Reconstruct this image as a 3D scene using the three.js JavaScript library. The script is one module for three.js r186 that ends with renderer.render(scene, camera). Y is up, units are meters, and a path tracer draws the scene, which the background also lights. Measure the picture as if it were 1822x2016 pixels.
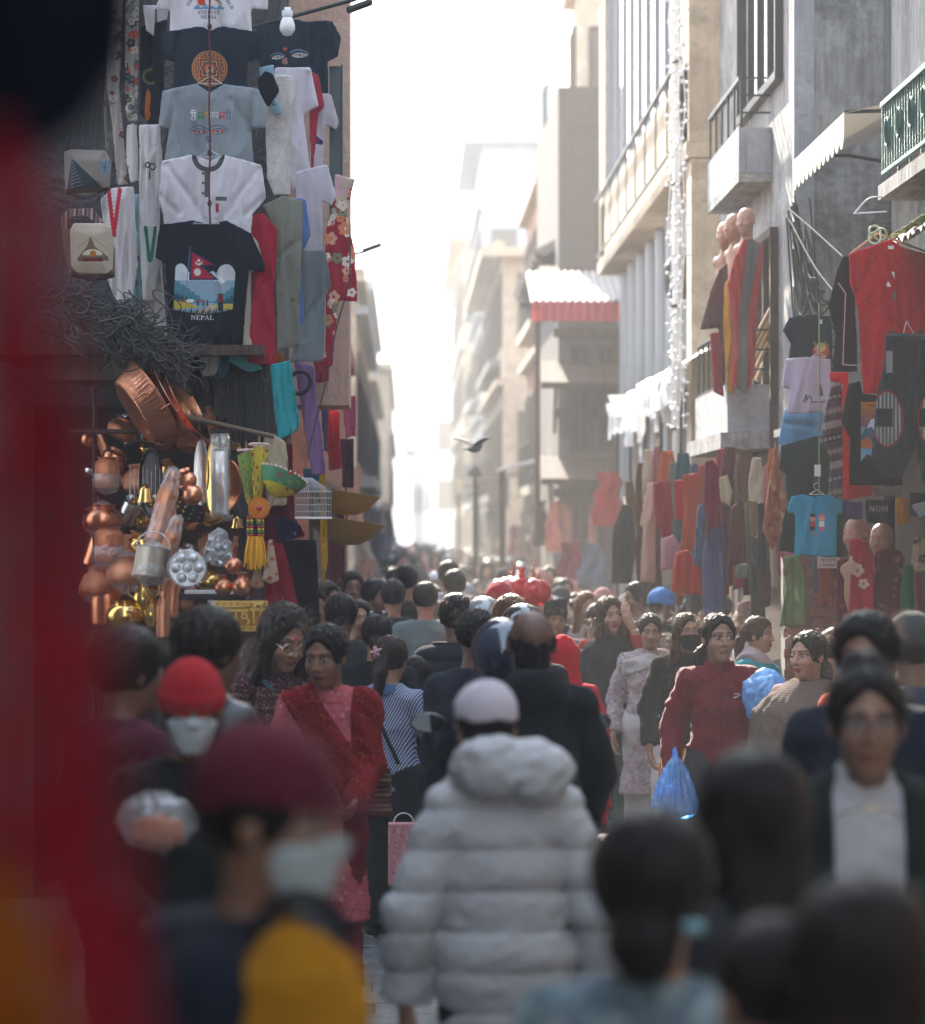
import * as THREE from 'three';
import { mergeGeometries } from 'three/addons/utils/BufferGeometryUtils.js';
import { RoundedBoxGeometry } from 'three/addons/geometries/RoundedBoxGeometry.js';
import { createNoise3D } from 'simplex-noise';

// ---------- camera, sky, sun, exposure ----------
const scene = new THREE.Scene();
const camera = new THREE.PerspectiveCamera(17.77, 925 / 1024, 0.2, 900);
camera.position.set(0, 2.16, 0);
camera.rotation.set(0.00574, -0.0172, 0, 'YXZ');          // the street runs along -z
camera.focus = 18.2; camera.userData.fStop = 2.4;
camera.updateMatrixWorld(true); camera.updateProjectionMatrix();
const renderer = new THREE.WebGLRenderer({ antialias: true });
renderer.setSize(925, 1024);
renderer.toneMapping = THREE.LinearToneMapping;
renderer.toneMappingExposure = 4.5;
renderer.shadowMap.enabled = true;
const SUN_AZ = 10 * Math.PI / 180, SUN_EL = 31 * Math.PI / 180;   // ahead of the camera, a little to the left
const sunDir = new THREE.Vector3(-Math.sin(SUN_AZ) * Math.cos(SUN_EL), Math.sin(SUN_EL), -Math.cos(SUN_AZ) * Math.cos(SUN_EL));
{
  const W = 256, H = 128, px = new Float32Array(W * H * 4), v = new THREE.Vector3();
  for (let j = 0; j < H; j++) for (let i = 0; i < W; i++) {
    const ph = (j + 0.5) / H * Math.PI - Math.PI / 2, th = (i + 0.5) / W * 2 * Math.PI;
    v.set(Math.cos(ph) * Math.cos(th - Math.PI), Math.sin(ph), Math.cos(ph) * Math.sin(th - Math.PI));
    const up = Math.max(0, v.y), g = Math.max(0, v.dot(sunDir));
    const h = Math.exp(-up * 3.0), glow = 0.5 * Math.pow(g, 6) + 0.6 * Math.pow(g, 40);
    const r = 0.42 + 0.58 * h + glow, gg = 0.55 + 0.44 * h + glow * 0.97, b = 0.76 + 0.22 * h + glow * 0.9;
    const k = v.y < -0.02 ? 0.35 : 1;
    px.set([r * k, gg * k, b * k, 1], (j * W + i) * 4);
  }
  const t = new THREE.DataTexture(px, W, H, THREE.RGBAFormat, THREE.FloatType);
  t.mapping = THREE.EquirectangularReflectionMapping; t.magFilter = THREE.LinearFilter; t.minFilter = THREE.LinearFilter; t.needsUpdate = true;
  scene.background = t; scene.environment = t;
  scene.backgroundIntensity = 1.2; scene.environmentIntensity = 1.2;
}
const sun = new THREE.DirectionalLight(new THREE.Color(1, 0.9, 0.76), 5);
sun.position.copy(sunDir).multiplyScalar(80); sun.position.z -= 25; sun.target.position.set(0, 0, -25);
sun.castShadow = true; sun.shadow.mapSize.set(4096, 4096); sun.shadow.radius = 1.5;
Object.assign(sun.shadow.camera, { left: -40, right: 40, top: 40, bottom: -40, near: 1, far: 220 });
scene.add(sun, sun.target);
scene.fog = new THREE.FogExp2(new THREE.Color(1, 0.975, 0.93), 0.004);

// ---------- small helpers ----------
const F = 6450, V3 = (x, y, z) => new THREE.Vector3(x, y, z);
const P = (x, y, d) => V3((x - 911) / F * d, (1008 - y) / F * d, -d).applyMatrix4(camera.matrixWorld);   // photo point (1822 wide) at a distance -> place in the street
let seed = 7;
const rnd = () => { seed = (seed + 0x6d2b79f5) | 0; let t = Math.imul(seed ^ (seed >>> 15), 1 | seed); t = (t + Math.imul(t ^ (t >>> 7), 61 | t)) ^ t; return ((t ^ (t >>> 14)) >>> 0) / 4294967296; };
const rr = (a, b) => a + (b - a) * rnd();
const pick = (a) => a[Math.floor(rnd() * a.length)];
const noise3 = createNoise3D(rnd);
const clamp = (x, a = 0, b = 1) => Math.min(b, Math.max(a, x));
const sst = (a, b, x) => { const t = clamp((x - a) / (b - a)); return t * t * (3 - 2 * t); };
const names = new Map();
function numbered(n) { const k = names.get(n) ?? 0; names.set(n, k + 1); return k ? n + '_' + String(k).padStart(3, '0') : n; }
const lin = (c) => c instanceof THREE.Color ? c : Array.isArray(c) ? new THREE.Color().setRGB(...c) : new THREE.Color(c);
const mats = new Map();
function M(c, rough = 0.85, o = {}) {
  const key = o.map || o.bumpMap ? null : JSON.stringify([c, rough, o]);
  if (key && mats.has(key)) return mats.get(key);
  const m = new THREE.MeshPhysicalMaterial({ roughness: rough, side: THREE.DoubleSide, ...o }); m.color = lin(c);
  if (key) mats.set(key, m);
  return m;
}
function mesh(name, geo, m, parent) {
  const o = new THREE.Mesh(geo, m); o.castShadow = o.receiveShadow = true;
  o.name = parent ? name : numbered(name);
  (parent ?? scene).add(o); return o;
}
function tag(o, label, category, group, kind) { o.userData.label = label; if (category) o.userData.category = category; if (group) o.userData.group = group; if (kind) o.userData.kind = kind; return o; }
function thing(name, label, category, pos = [0, 0, 0], turn = 0, group) {
  const g = new THREE.Group(); g.name = numbered(name); scene.add(g);
  if (pos.isVector3) g.position.copy(pos); else g.position.set(...pos);
  g.rotation.y = turn; return tag(g, label, category, group);
}
function struct(o) { o.userData.kind = 'structure'; return o; }
const merge = (l) => { l = l.map((g) => { g = g.index ? g.toNonIndexed() : g; for (const k of Object.keys(g.attributes)) if (!['position', 'normal', 'uv'].includes(k)) g.deleteAttribute(k); return g; }); return mergeGeometries(l); };
const box = (x0, x1, y0, y1, z0, z1) => new THREE.BoxGeometry(x1 - x0, y1 - y0, z1 - z0).translate((x0 + x1) / 2, (y0 + y1) / 2, (z0 + z1) / 2);
const rbox = (w, h, d, r = 0.01) => new RoundedBoxGeometry(w, h, d, 2, Math.min(r, w / 2.1, h / 2.1, d / 2.1));
function bar(a, b, r, n = 6, r2 = r) {          // a round bar between two points
  const d = V3().subVectors(b, a), g = new THREE.CylinderGeometry(r2, r, d.length(), n, 1);
  g.translate(0, d.length() / 2, 0); g.applyQuaternion(new THREE.Quaternion().setFromUnitVectors(V3(0, 1, 0), d.clone().normalize())); return g.translate(a.x, a.y, a.z);
}
const tube = (pts, r, seg = 24, n = 5) => new THREE.TubeGeometry(new THREE.CatmullRomCurve3(pts), seg, r, n);
const lathe = (pr, n = 28) => new THREE.LatheGeometry(pr.map((p) => new THREE.Vector2(p[0], p[1])), n);
function canvas(w, h, draw, rep) {
  const c = document.createElement('canvas'); c.width = w; c.height = h; draw(c.getContext('2d'), w, h);
  const t = new THREE.CanvasTexture(c); t.colorSpace = THREE.SRGBColorSpace; t.magFilter = THREE.LinearFilter;
  t.wrapS = t.wrapT = THREE.RepeatWrapping; if (rep) t.repeat.set(...rep); return t;
}
function noiseTex(n, f, rep) {                  // tileable-enough grey noise as a data texture
  const d = new Uint8Array(n * n * 4);
  for (let j = 0; j < n; j++) for (let i = 0; i < n; i++) { const v = clamp(f(i / n, j / n)) * 255; d.set([v, v, v, 255], (j * n + i) * 4); }
  const t = new THREE.DataTexture(d, n, n); t.magFilter = THREE.LinearFilter; t.wrapS = t.wrapT = THREE.RepeatWrapping; t.needsUpdate = true; if (rep) t.repeat.set(...rep); return t;
}
const torusN = (u, v, s, k) => noise3(Math.cos(u * 6.2832) * s + k, Math.sin(u * 6.2832) * s, Math.cos(v * 6.2832) * s * 0.7 + Math.sin(v * 6.2832) * s * 1.3);
const weave = noiseTex(128, (u, v) => 0.5 + 0.25 * Math.sin(u * 6.2832 * 16) + 0.25 * Math.sin(v * 6.2832 * 16) + 0.2 * torusN(u, v, 3, 1));
const grain = noiseTex(256, (u, v) => 0.5 + 0.3 * torusN(u, v, 1.2, 3) + 0.22 * torusN(u, v, 4, 9) + 0.16 * torusN(u, v, 14, 5));
function dirt(base, stain, n = 512, k = 1, streak = 1) {   // mottled, stained plaster or concrete: matter with a grain of its own
  return canvas(n, n, (c) => {
    const im = c.createImageData(n, n), a = lin(base).convertLinearToSRGB(), b = lin(stain).convertLinearToSRGB();
    for (let j = 0; j < n; j++) for (let i = 0; i < n; i++) {
      const u = i / n, v = j / n;
      let t = 0.45 + 0.5 * torusN(u, v, 1.0, k) + 0.3 * torusN(u, v, 4, k + 4) + 0.2 * torusN(u, v, 13, k + 8) + streak * 0.25 * torusN(u, v * 0.08, 9, k + 2);
      t = clamp(t); const q = (j * n + i) * 4;
      im.data[q] = 255 * (a.r + (b.r - a.r) * t); im.data[q + 1] = 255 * (a.g + (b.g - a.g) * t); im.data[q + 2] = 255 * (a.b + (b.b - a.b) * t); im.data[q + 3] = 255;
    }
    c.putImageData(im, 0, 0);
  });
}
function metreUV(g, s = 1) {                    // box-projected uv in metres
  g = g.index ? g.toNonIndexed() : g; g.computeVertexNormals();
  const p = g.attributes.position, n = g.attributes.normal, uv = new Float32Array(p.count * 2);
  for (let i = 0; i < p.count; i++) {
    const ax = Math.abs(n.getX(i)), ay = Math.abs(n.getY(i)), az = Math.abs(n.getZ(i));
    if (ax >= ay && ax >= az) uv.set([p.getZ(i) * s, p.getY(i) * s], i * 2); else if (ay >= az) uv.set([p.getX(i) * s, p.getZ(i) * s], i * 2); else uv.set([p.getX(i) * s, p.getY(i) * s], i * 2);
  }
  g.setAttribute('uv', new THREE.BufferAttribute(uv, 2)); return g;
}

// ---------- surface nets: a smooth closed mesh from a distance field ----------
function nets(sdf, lo, hi, h, o = {}) {
  const nx = Math.ceil((hi[0] - lo[0]) / h) + 2, ny = Math.ceil((hi[1] - lo[1]) / h) + 2, nz = Math.ceil((hi[2] - lo[2]) / h) + 2;
  const g = new Float32Array(nx * ny * nz), B = 4, sk = o.skip ?? 1.5, at = (i, j, k) => i + nx * (j + ny * k);
  for (let K = 0; K < nz; K += B) for (let J = 0; J < ny; J += B) for (let I = 0; I < nx; I += B) {
    const c = sdf(lo[0] + (I + 1.5) * h, lo[1] + (J + 1.5) * h, lo[2] + (K + 1.5) * h), far = Math.abs(c) > 3.5 * h * sk;
    for (let k = K; k < Math.min(nz, K + B); k++) for (let j = J; j < Math.min(ny, J + B); j++) for (let i = I; i < Math.min(nx, I + B); i++)
      g[at(i, j, k)] = far ? c : sdf(lo[0] + i * h, lo[1] + j * h, lo[2] + k * h);
  }
  const id = new Int32Array(nx * ny * nz).fill(-1), pos = [], idx = [];
  const E = [[0, 1], [2, 3], [4, 5], [6, 7], [0, 2], [1, 3], [4, 6], [5, 7], [0, 4], [1, 5], [2, 6], [3, 7]], v = new Array(8);
  for (let k = 0; k < nz - 1; k++) for (let j = 0; j < ny - 1; j++) for (let i = 0; i < nx - 1; i++) {
    let m = 0;
    for (let q = 0; q < 8; q++) { v[q] = g[at(i + (q & 1), j + ((q >> 1) & 1), k + (q >> 2))]; if (v[q] < 0) m |= 1 << q; }
    if (m === 0 || m === 255) continue;
    let x = 0, y = 0, z = 0, n = 0;
    for (const [a, b] of E) if ((v[a] < 0) !== (v[b] < 0)) {
      const t = v[a] / (v[a] - v[b]);
      x += (a & 1) + t * ((b & 1) - (a & 1)); y += ((a >> 1) & 1) + t * (((b >> 1) & 1) - ((a >> 1) & 1)); z += (a >> 2) + t * ((b >> 2) - (a >> 2)); n++;
    }
    id[at(i, j, k)] = pos.length / 3; pos.push(lo[0] + (i + x / n) * h, lo[1] + (j + y / n) * h, lo[2] + (k + z / n) * h);
  }
  const quad = (a, b, c, d, f) => { if (a < 0 || b < 0 || c < 0 || d < 0) return; f ? idx.push(a, c, b, a, d, c) : idx.push(a, b, c, a, c, d); };
  for (let k = 1; k < nz - 1; k++) for (let j = 1; j < ny - 1; j++) for (let i = 1; i < nx - 1; i++) {
    const s = g[at(i, j, k)] < 0;
    if (s !== g[at(i + 1, j, k)] < 0) quad(id[at(i, j - 1, k - 1)], id[at(i, j, k - 1)], id[at(i, j, k)], id[at(i, j - 1, k)], !s);
    if (s !== g[at(i, j + 1, k)] < 0) quad(id[at(i - 1, j, k - 1)], id[at(i - 1, j, k)], id[at(i, j, k)], id[at(i, j, k - 1)], !s);
    if (s !== g[at(i, j, k + 1)] < 0) quad(id[at(i - 1, j - 1, k)], id[at(i, j - 1, k)], id[at(i, j, k)], id[at(i - 1, j, k)], !s);
  }
  const geo = new THREE.BufferGeometry(), n = pos.length / 3;
  geo.setAttribute('position', new THREE.Float32BufferAttribute(pos, 3)); geo.setIndex(idx); geo.computeVertexNormals();
  const uv = new Float32Array(n * 2), col = o.color ? new Float32Array(n * 3) : null;
  for (let i = 0; i < n; i++) {
    const x = pos[i * 3], y = pos[i * 3 + 1], z = pos[i * 3 + 2];
    if (o.uv) uv.set(o.uv(x, y, z), i * 2); else uv.set([x, y], i * 2);
    if (col) col.set(o.color(x, y, z), i * 3);
  }
  geo.setAttribute('uv', new THREE.BufferAttribute(uv, 2)); if (col) geo.setAttribute('color', new THREE.BufferAttribute(col, 3));
  return geo;
}
const smin = (a, b, k) => { const h = Math.max(k - Math.abs(a - b), 0) / k; return Math.min(a, b) - h * h * k * 0.25; };
const smax = (a, b, k) => -smin(-a, -b, k);
function cap(x, y, z, a, b, r1, r2 = r1, sz = 1) {                        // tapered capsule
  const bx = b[0] - a[0], by = b[1] - a[1], bz = b[2] - a[2], px = x - a[0], py = y - a[1], pz = z - a[2];
  const t = clamp((px * bx + py * by + pz * bz) / (bx * bx + by * by + bz * bz + 1e-9)), dx = px - bx * t, dy = py - by * t, dz = (pz - bz * t) / sz;
  return Math.sqrt(dx * dx + dy * dy + dz * dz) - (r1 + (r2 - r1) * t);
}
function ell(x, y, z, c, r) {
  const a = (x - c[0]) / r[0], b = (y - c[1]) / r[1], d = (z - c[2]) / r[2], k0 = Math.sqrt(a * a + b * b + d * d);
  const e = a / r[0], f = b / r[1], g = d / r[2], k1 = Math.sqrt(e * e + f * f + g * g);
  return k1 < 1e-6 ? -0.05 : k0 * (k0 - 1) / k1;
}
function poly2(pts, x, y) {                                                 // signed distance to a closed outline
  let d = 1e9, s = 1;
  for (let i = 0, j = pts.length - 1; i < pts.length; j = i++) {
    const [ax, ay] = pts[i], [bx, by] = pts[j], ex = bx - ax, ey = by - ay, wx = x - ax, wy = y - ay, t = clamp((wx * ex + wy * ey) / (ex * ex + ey * ey + 1e-12));
    const qx = wx - ex * t, qy = wy - ey * t; d = Math.min(d, qx * qx + qy * qy);
    const c1 = y >= ay, c2 = y < by, c3 = ex * wy > ey * wx; if ((c1 && c2 && c3) || (!c1 && !c2 && !c3)) s = -s;
  }
  return s * Math.sqrt(d);
}

// ---------- ground ----------
const wbox = (X0, X1, Y0, Y1, d0, d1) => box(X0, X1, Y0, Y1, -d1, -d0);
const tint = (t, rep) => { const c = t.clone(); c.repeat.set(...rep); c.needsUpdate = true; return c; };
const TX = {
  concrete: dirt([0.34, 0.33, 0.31], [0.13, 0.13, 0.13], 512, 1), cream: dirt([0.5, 0.4, 0.28], [0.33, 0.26, 0.18], 256, 3, 0.5), grey: dirt([0.36, 0.37, 0.38], [0.25, 0.26, 0.27], 256, 5),
  brick: dirt([0.36, 0.15, 0.09], [0.2, 0.09, 0.06], 256, 6), wood: canvas(256, 256, (c) => { for (let i = 0; i < 256; i++) { const k = 0.5 + 0.5 * noise3(i * 0.09, 3, 1); c.fillStyle = `rgb(${50 + k * 34},${34 + k * 24},${24 + k * 16})`; c.fillRect(i, 0, 1, 256); } }),
  stone: dirt([0.12, 0.117, 0.114], [0.05, 0.05, 0.053], 512, 8, 0), pink: dirt([0.5, 0.34, 0.27], [0.4, 0.26, 0.2], 256, 11),
};
const tm = (k, s, rough = 0.9, o = {}) => M('#ffffff', rough, { map: tint(TX[k], [s, s]), bumpMap: tint(grain, [s * 3, s * 3]), bumpScale: 0.006, ...o });
const MT = { concrete: tm('concrete', 0.35), cream: tm('cream', 0.4), grey: tm('grey', 0.5), brick: tm('brick', 0.7), wood: tm('wood', 0.9, 0.7), pink: tm('pink', 0.4),
  dark: M([0.02, 0.022, 0.025], 0.6), iron: M([0.03, 0.035, 0.035], 0.5, { metalness: 0.6 }), white: M([0.75, 0.74, 0.72], 0.7), glass: M([0.02, 0.025, 0.03], 0.06, { clearcoat: 0.6 }), tin: M([0.26, 0.24, 0.22], 0.75, { metalness: 0.1, bumpMap: tint(grain, [2, 2]), bumpScale: 0.01 }) };
{
  const g = new THREE.PlaneGeometry(700, 700).rotateX(-Math.PI / 2).translate(0, -0.012, -150);
  struct(tag(mesh('ground', metreUV(g), tm('stone', 0.4)), 'dark ground under the paved street'));
  const st = thing('street_paving', 'worn grey stone slabs paving the market street'); struct(st);
  const far = metreUV(wbox(-2.4, 3.2, -0.01, 0.0, 23.5, 160)); mesh('far_paving', far, tm('stone', 0.5, 0.55), st);
  const ms = [0.5, 0.62, 0.75, 0.9].map((k) => tm('stone', 0.7, 0.38 + 0.1 * k, { color: new THREE.Color(k, k, k) }));
  ms.forEach((m, i) => m.color.setScalar([0.9, 1.0, 1.08, 1.16][i]));
  const var_ = [0, 1, 2].map((i) => metreUV(rbox(0.52 + i * 0.05, 0.05, 0.335, 0.012)));
  for (let r = 0, d = 6.2; d < 23.4; d += 0.345, r++) for (let x = -1.6 + (r % 2) * 0.28 + rr(-0.05, 0.05), n = 0; x < 3.0; n++) {
    const vi = Math.floor(rnd() * 3), w = 0.52 + vi * 0.05;
    const vis = 800 + 6450 * x / d; if (vis > 500 && vis < 1900) { const s = mesh('paving_slab', var_[vi], pick(ms), st); s.position.set(x + w / 2, -0.024 + rr(-0.002, 0.004), -d); s.rotation.set(rr(-0.006, 0.006), rr(-0.01, 0.01), rr(-0.006, 0.006)); }
    x += w + 0.012;
  }
}
// ---------- building helpers ----------
function windowZ(parent, X0, X1, Y0, Y1, d, fm, bars = 2, gm = MT.glass) {            // a window in a wall that faces the camera (+z)
  const t = 0.05, l = [wbox(X0, X1, Y0, Y0 + t, d - 0.05, d + 0.02), wbox(X0, X1, Y1 - t, Y1, d - 0.05, d + 0.02), wbox(X0, X0 + t, Y0 + t, Y1 - t, d - 0.048, d + 0.02), wbox(X1 - t, X1, Y0 + t, Y1 - t, d - 0.048, d + 0.02)];
  for (let i = 1; i < bars; i++) { const x = X0 + (X1 - X0) * i / bars; l.push(wbox(x - 0.018, x + 0.018, Y0 + t, Y1 - t, d - 0.035, d + 0.01)); }
  const w = mesh('window', merge(l), fm, parent); mesh('pane', wbox(X0 + t, X1 - t, Y0 + t, Y1 - t, d - 0.012, d + 0.0), gm, w); return w;
}
function windowX(parent, X, sgn, Y0, Y1, d0, d1, fm, bars = 2, gm = MT.glass) {      // a window in a wall along the street; sgn = -1 faces left
  const t = 0.06, o = (a, b) => sgn < 0 ? [X - b, X - a] : [X + a, X + b], B = (a, b, y0, y1, e0, e1) => wbox(...o(a, b), y0, y1, e0, e1);
  const l = [B(-0.02, 0.06, Y0, Y0 + t, d0, d1), B(-0.02, 0.06, Y1 - t, Y1, d0, d1), B(-0.02, 0.058, Y0 + t, Y1 - t, d0, d0 + t), B(-0.02, 0.058, Y0 + t, Y1 - t, d1 - t, d1)];
  for (let i = 1; i < bars; i++) { const z = d0 + (d1 - d0) * i / bars; l.push(B(-0.01, 0.04, Y0 + t, Y1 - t, z - 0.025, z + 0.025)); }
  const w = mesh('window', merge(l), fm, parent); mesh('pane', B(0, 0.012, Y0 + t, Y1 - t, d0 + t, d1 - t), gm, w); return w;
}
function railX(parent, X, Y0, Y1, d0, d1, m, n) {                                       // railing along the street
  const l = [wbox(X - 0.02, X + 0.02, Y1 - 0.03, Y1, d0, d1), wbox(X - 0.012, X + 0.012, Y0, Y0 + 0.02, d0, d1)];
  for (let i = 0; i <= n; i++) { const z = d0 + (d1 - d0) * i / n; l.push(wbox(X - 0.008, X + 0.008, Y0 + 0.02, Y1 - 0.03, z - 0.008, z + 0.008)); }
  return mesh('railing', merge(l), m, parent);
}
function tower(label, X0, X1, H, d0, d1, wm, o = {}) {                                  // a house along the street: wall, storeys of windows, cornices, roof
  const b = thing(o.name ?? 'town_house', label, 'building'), s = o.side ?? -1, face = s < 0 ? X0 : X1, L = d1 - d0;
  mesh('wall', metreUV(wbox(X0, X1, 0, H, d0, d1)), wm, b);
  const st = o.storey ?? 2.7, n = Math.max(2, Math.round(L / (o.pitch ?? 2.4)));
  for (let y = 3.1; y + 1.4 < H; y += st) {
    for (let i = 0; i < n; i++) { const z = d0 + L * (i + 0.25) / n; windowX(b, face, s, y, y + 1.45, z, z + L / n * 0.5, o.frame ?? MT.wood, 2); }
    mesh('cornice', s < 0 ? wbox(X0 - 0.16, X0 + 0.02, y + 1.9, y + 2.02, d0 - 0.06, d1) : wbox(X1 - 0.02, X1 + 0.16, y + 1.9, y + 2.02, d0 - 0.06, d1), o.trim ?? wm, b);
    if (o.front) for (let i = 0; i < o.front; i++) { const w = (X1 - X0) / o.front, x = X0 + w * (i + 0.22); if (w > 0.5) windowZ(b, x, x + Math.min(1, w * 0.55), y, y + 1.4, d0, o.frame ?? MT.wood, 2); }
    if (o.balcony) { mesh('balcony_slab', s < 0 ? wbox(X0 - o.balcony, X0 - 0.003, y - 0.35, y - 0.2, d0 + L * 0.1, d1 - L * 0.15) : wbox(X1 + 0.003, X1 + o.balcony, y - 0.35, y - 0.2, d0 + L * 0.1, d1 - L * 0.15), o.trim ?? MT.concrete, b); railX(b, s < 0 ? X0 - o.balcony + 0.04 : X1 + o.balcony - 0.04, y - 0.2, y + 0.55, d0 + L * 0.1, d1 - L * 0.15, MT.iron, Math.round(L * 5)); }
  }
  if (o.gable) { const sh = new THREE.Shape([[X0 - 0.5, H - 0.1], [(X0 + X1) / 2, H + o.gable], [X1 + 0.5, H - 0.1]].map((q) => new THREE.Vector2(...q))); mesh('roof', new THREE.ExtrudeGeometry(sh, { depth: L + 0.6, bevelEnabled: false }).translate(0, 0, -d1 - 0.3), o.roof ?? wm, b); }
  else mesh('roof', wbox(X0 - (o.over ?? 0.45), X1 + (s < 0 ? 0.45 : 0.12), H + 0.003, H + 0.18, d0 - 0.4, d1), o.roof ?? wm, b);
  if (o.shop !== false) mesh('shop_front', s < 0 ? wbox(X0 - 0.03, X0 + 0.02, 0.05, 2.6, d0 + 0.3, d1 - 0.3) : wbox(X1 - 0.02, X1 + 0.03, 0.05, 2.6, d0 + 0.3, d1 - 0.3), MT.wood, b);
  return b;
}
// ---------- right-hand houses ----------
{
  const b = thing('concrete_house', 'weathered grey concrete house with pilaster behind the hanging red kurta', 'building');
  mesh('wall', metreUV(wbox(2.62, 7, 0, 10, 22, 27.6)), MT.concrete, b);
  mesh('pilaster', metreUV(wbox(2.6, 2.735, 2.95, 10, 21.9, 21.999)), MT.grey, b);
  mesh('shop_front', metreUV(wbox(2.54, 2.618, 0, 2.7, 22.05, 27.5)), MT.wood, b); mesh('shop_side', metreUV(wbox(2.55, 3.14, 0, 2.7, 21.9, 21.998)), MT.wood, b);
  windowZ(b, 3.22, 3.62, 4.85, 6.4, 22, MT.grey, 1);
  mesh('window_sill', wbox(3.12, 3.5, 4.18, 4.24, 21.8, 21.998), MT.concrete, b);
  windowX(b, 2.62, -1, 5.3, 6.8, 22.7, 25.4, MT.iron, 4);
  windowX(b, 2.62, -1, 2.2, 4.3, 23, 25, MT.wood, 3);
  mesh('balcony_slab', metreUV(wbox(2.38, 2.618, 4.66, 4.72, 23.4, 25.8)), MT.concrete, b);
  mesh('balcony_parapet', metreUV(merge([wbox(2.38, 2.43, 4.723, 5.05, 23.4, 25.8), wbox(2.433, 2.617, 4.723, 5.05, 23.4, 23.45)])), MT.grey, b);
  railX(b, 2.4, 5.053, 5.42, 23.42, 25.78, MT.iron, 5);
  const l = []; for (let k = 0; k < 3; k++) l.push(wbox(2.4, 2.61, 5.15 + k * 0.125, 5.165 + k * 0.125, 23.42, 23.435)); l.push(wbox(2.395, 2.41, 5.053, 5.44, 23.41, 23.425)); mesh('railing', merge(l), MT.iron, b);
  mesh('lower_balcony', metreUV(wbox(2.28, 2.618, 2.86, 3.2, 23.2, 25.8)), MT.grey, b);
  mesh('lower_balcony_slab', metreUV(wbox(2.22, 2.618, 2.74, 2.855, 23.1, 25.9)), MT.concrete, b);
  railX(b, 2.3, 3.205, 3.62, 23.24, 25.7, MT.iron, 6);
  const m2 = []; for (let k = 0; k < 3; k++) m2.push(wbox(2.3, 2.61, 3.3 + k * 0.14, 3.315 + k * 0.14, 23.22, 23.235)); mesh('railing', merge(m2), MT.iron, b);
  // leaning bamboo on the lower balcony
  for (let k = 0; k < 5; k++) { const a = V3(2.34 + k * 0.05, 3.25, -23.3 - k * 0.1); tag(mesh('bamboo_pole', bar(a, a.clone().add(V3(0.3, 0.55 + k * 0.03, -0.1)), 0.018, 7), M([0.36, 0.24, 0.12], 0.6)), 'yellowed bamboo pole leaning on the lower grey balcony', 'pole', 'bamboo poles on the balcony'); }
}
{ // house with the green balcony, nearest on the right
  const b = thing('balcony_house', 'old house with green iron balcony above a mossy eave', 'building');
  mesh('wall', metreUV(wbox(3.15, 7, 0, 8, 13.6, 21.2)), MT.concrete, b);
  mesh('balcony_slab', metreUV(wbox(2.6, 3.148, 3.98, 4.06, 14, 18)), MT.concrete, b);
  const gm = M([0.05, 0.16, 0.14], 0.5, { metalness: 0.3, bumpMap: tint(grain, [3, 3]), bumpScale: 0.004 });
  railX(b, 2.63, 4.12, 4.52, 14, 18, gm, 44);
  const l = [wbox(2.63, 3.14, 4.49, 4.52, 17.97, 18.0)]; for (let i = 0; i < 8; i++) l.push(wbox(2.64 + i * 0.065, 2.655 + i * 0.065, 4.12, 4.489, 17.98, 17.995)); mesh('railing', merge(l), gm, b);
  for (let i = 0; i < 9; i++) { const g = new THREE.TorusGeometry(0.075, 0.008, 5, 16).rotateY(Math.PI / 2).translate(2.615, 4.33, -14.4 - i * 0.42); mesh('scroll', g, gm, b); }
  // corrugated, moss-grown eave
  const ev = new THREE.PlaneGeometry(0.78, 4.2, 24, 60).rotateX(-Math.PI / 2), p = ev.attributes.position;
  for (let i = 0; i < p.count; i++) p.setY(i, -(0.39 - p.getX(i)) * 0.55 + 0.02 * Math.sin(p.getZ(i) * 60) + 0.02 * noise3(p.getX(i) * 7, p.getZ(i) * 7, 2));
  ev.computeVertexNormals(); mesh('eave', ev.translate(3.0, 4.13, -16.0), M([0.18, 0.16, 0.13], 0.8, { bumpMap: tint(grain, [2, 4]), bumpScale: 0.02 }), b);
  const mo = []; for (let i = 0; i < 900; i++) { const x = rr(2.62, 3.04), z = -rr(14.2, 18.05), q = new THREE.IcosahedronGeometry(rr(0.008, 0.026), 0); q.scale(1, 0.7, 1); mo.push(q.translate(x, 4.13 - (3.39 - x) * 0.55 + 0.03 + rr(-0.02, 0.015), z)); }
  const ms = mesh('moss', merge(mo), M([0.16, 0.17, 0.05], 0.95), b); ms.userData.kind = 'stuff';
  mesh('post', wbox(3.06, 3.12, 0, 3.8, 17.6, 17.68), MT.wood, b);
}
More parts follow.
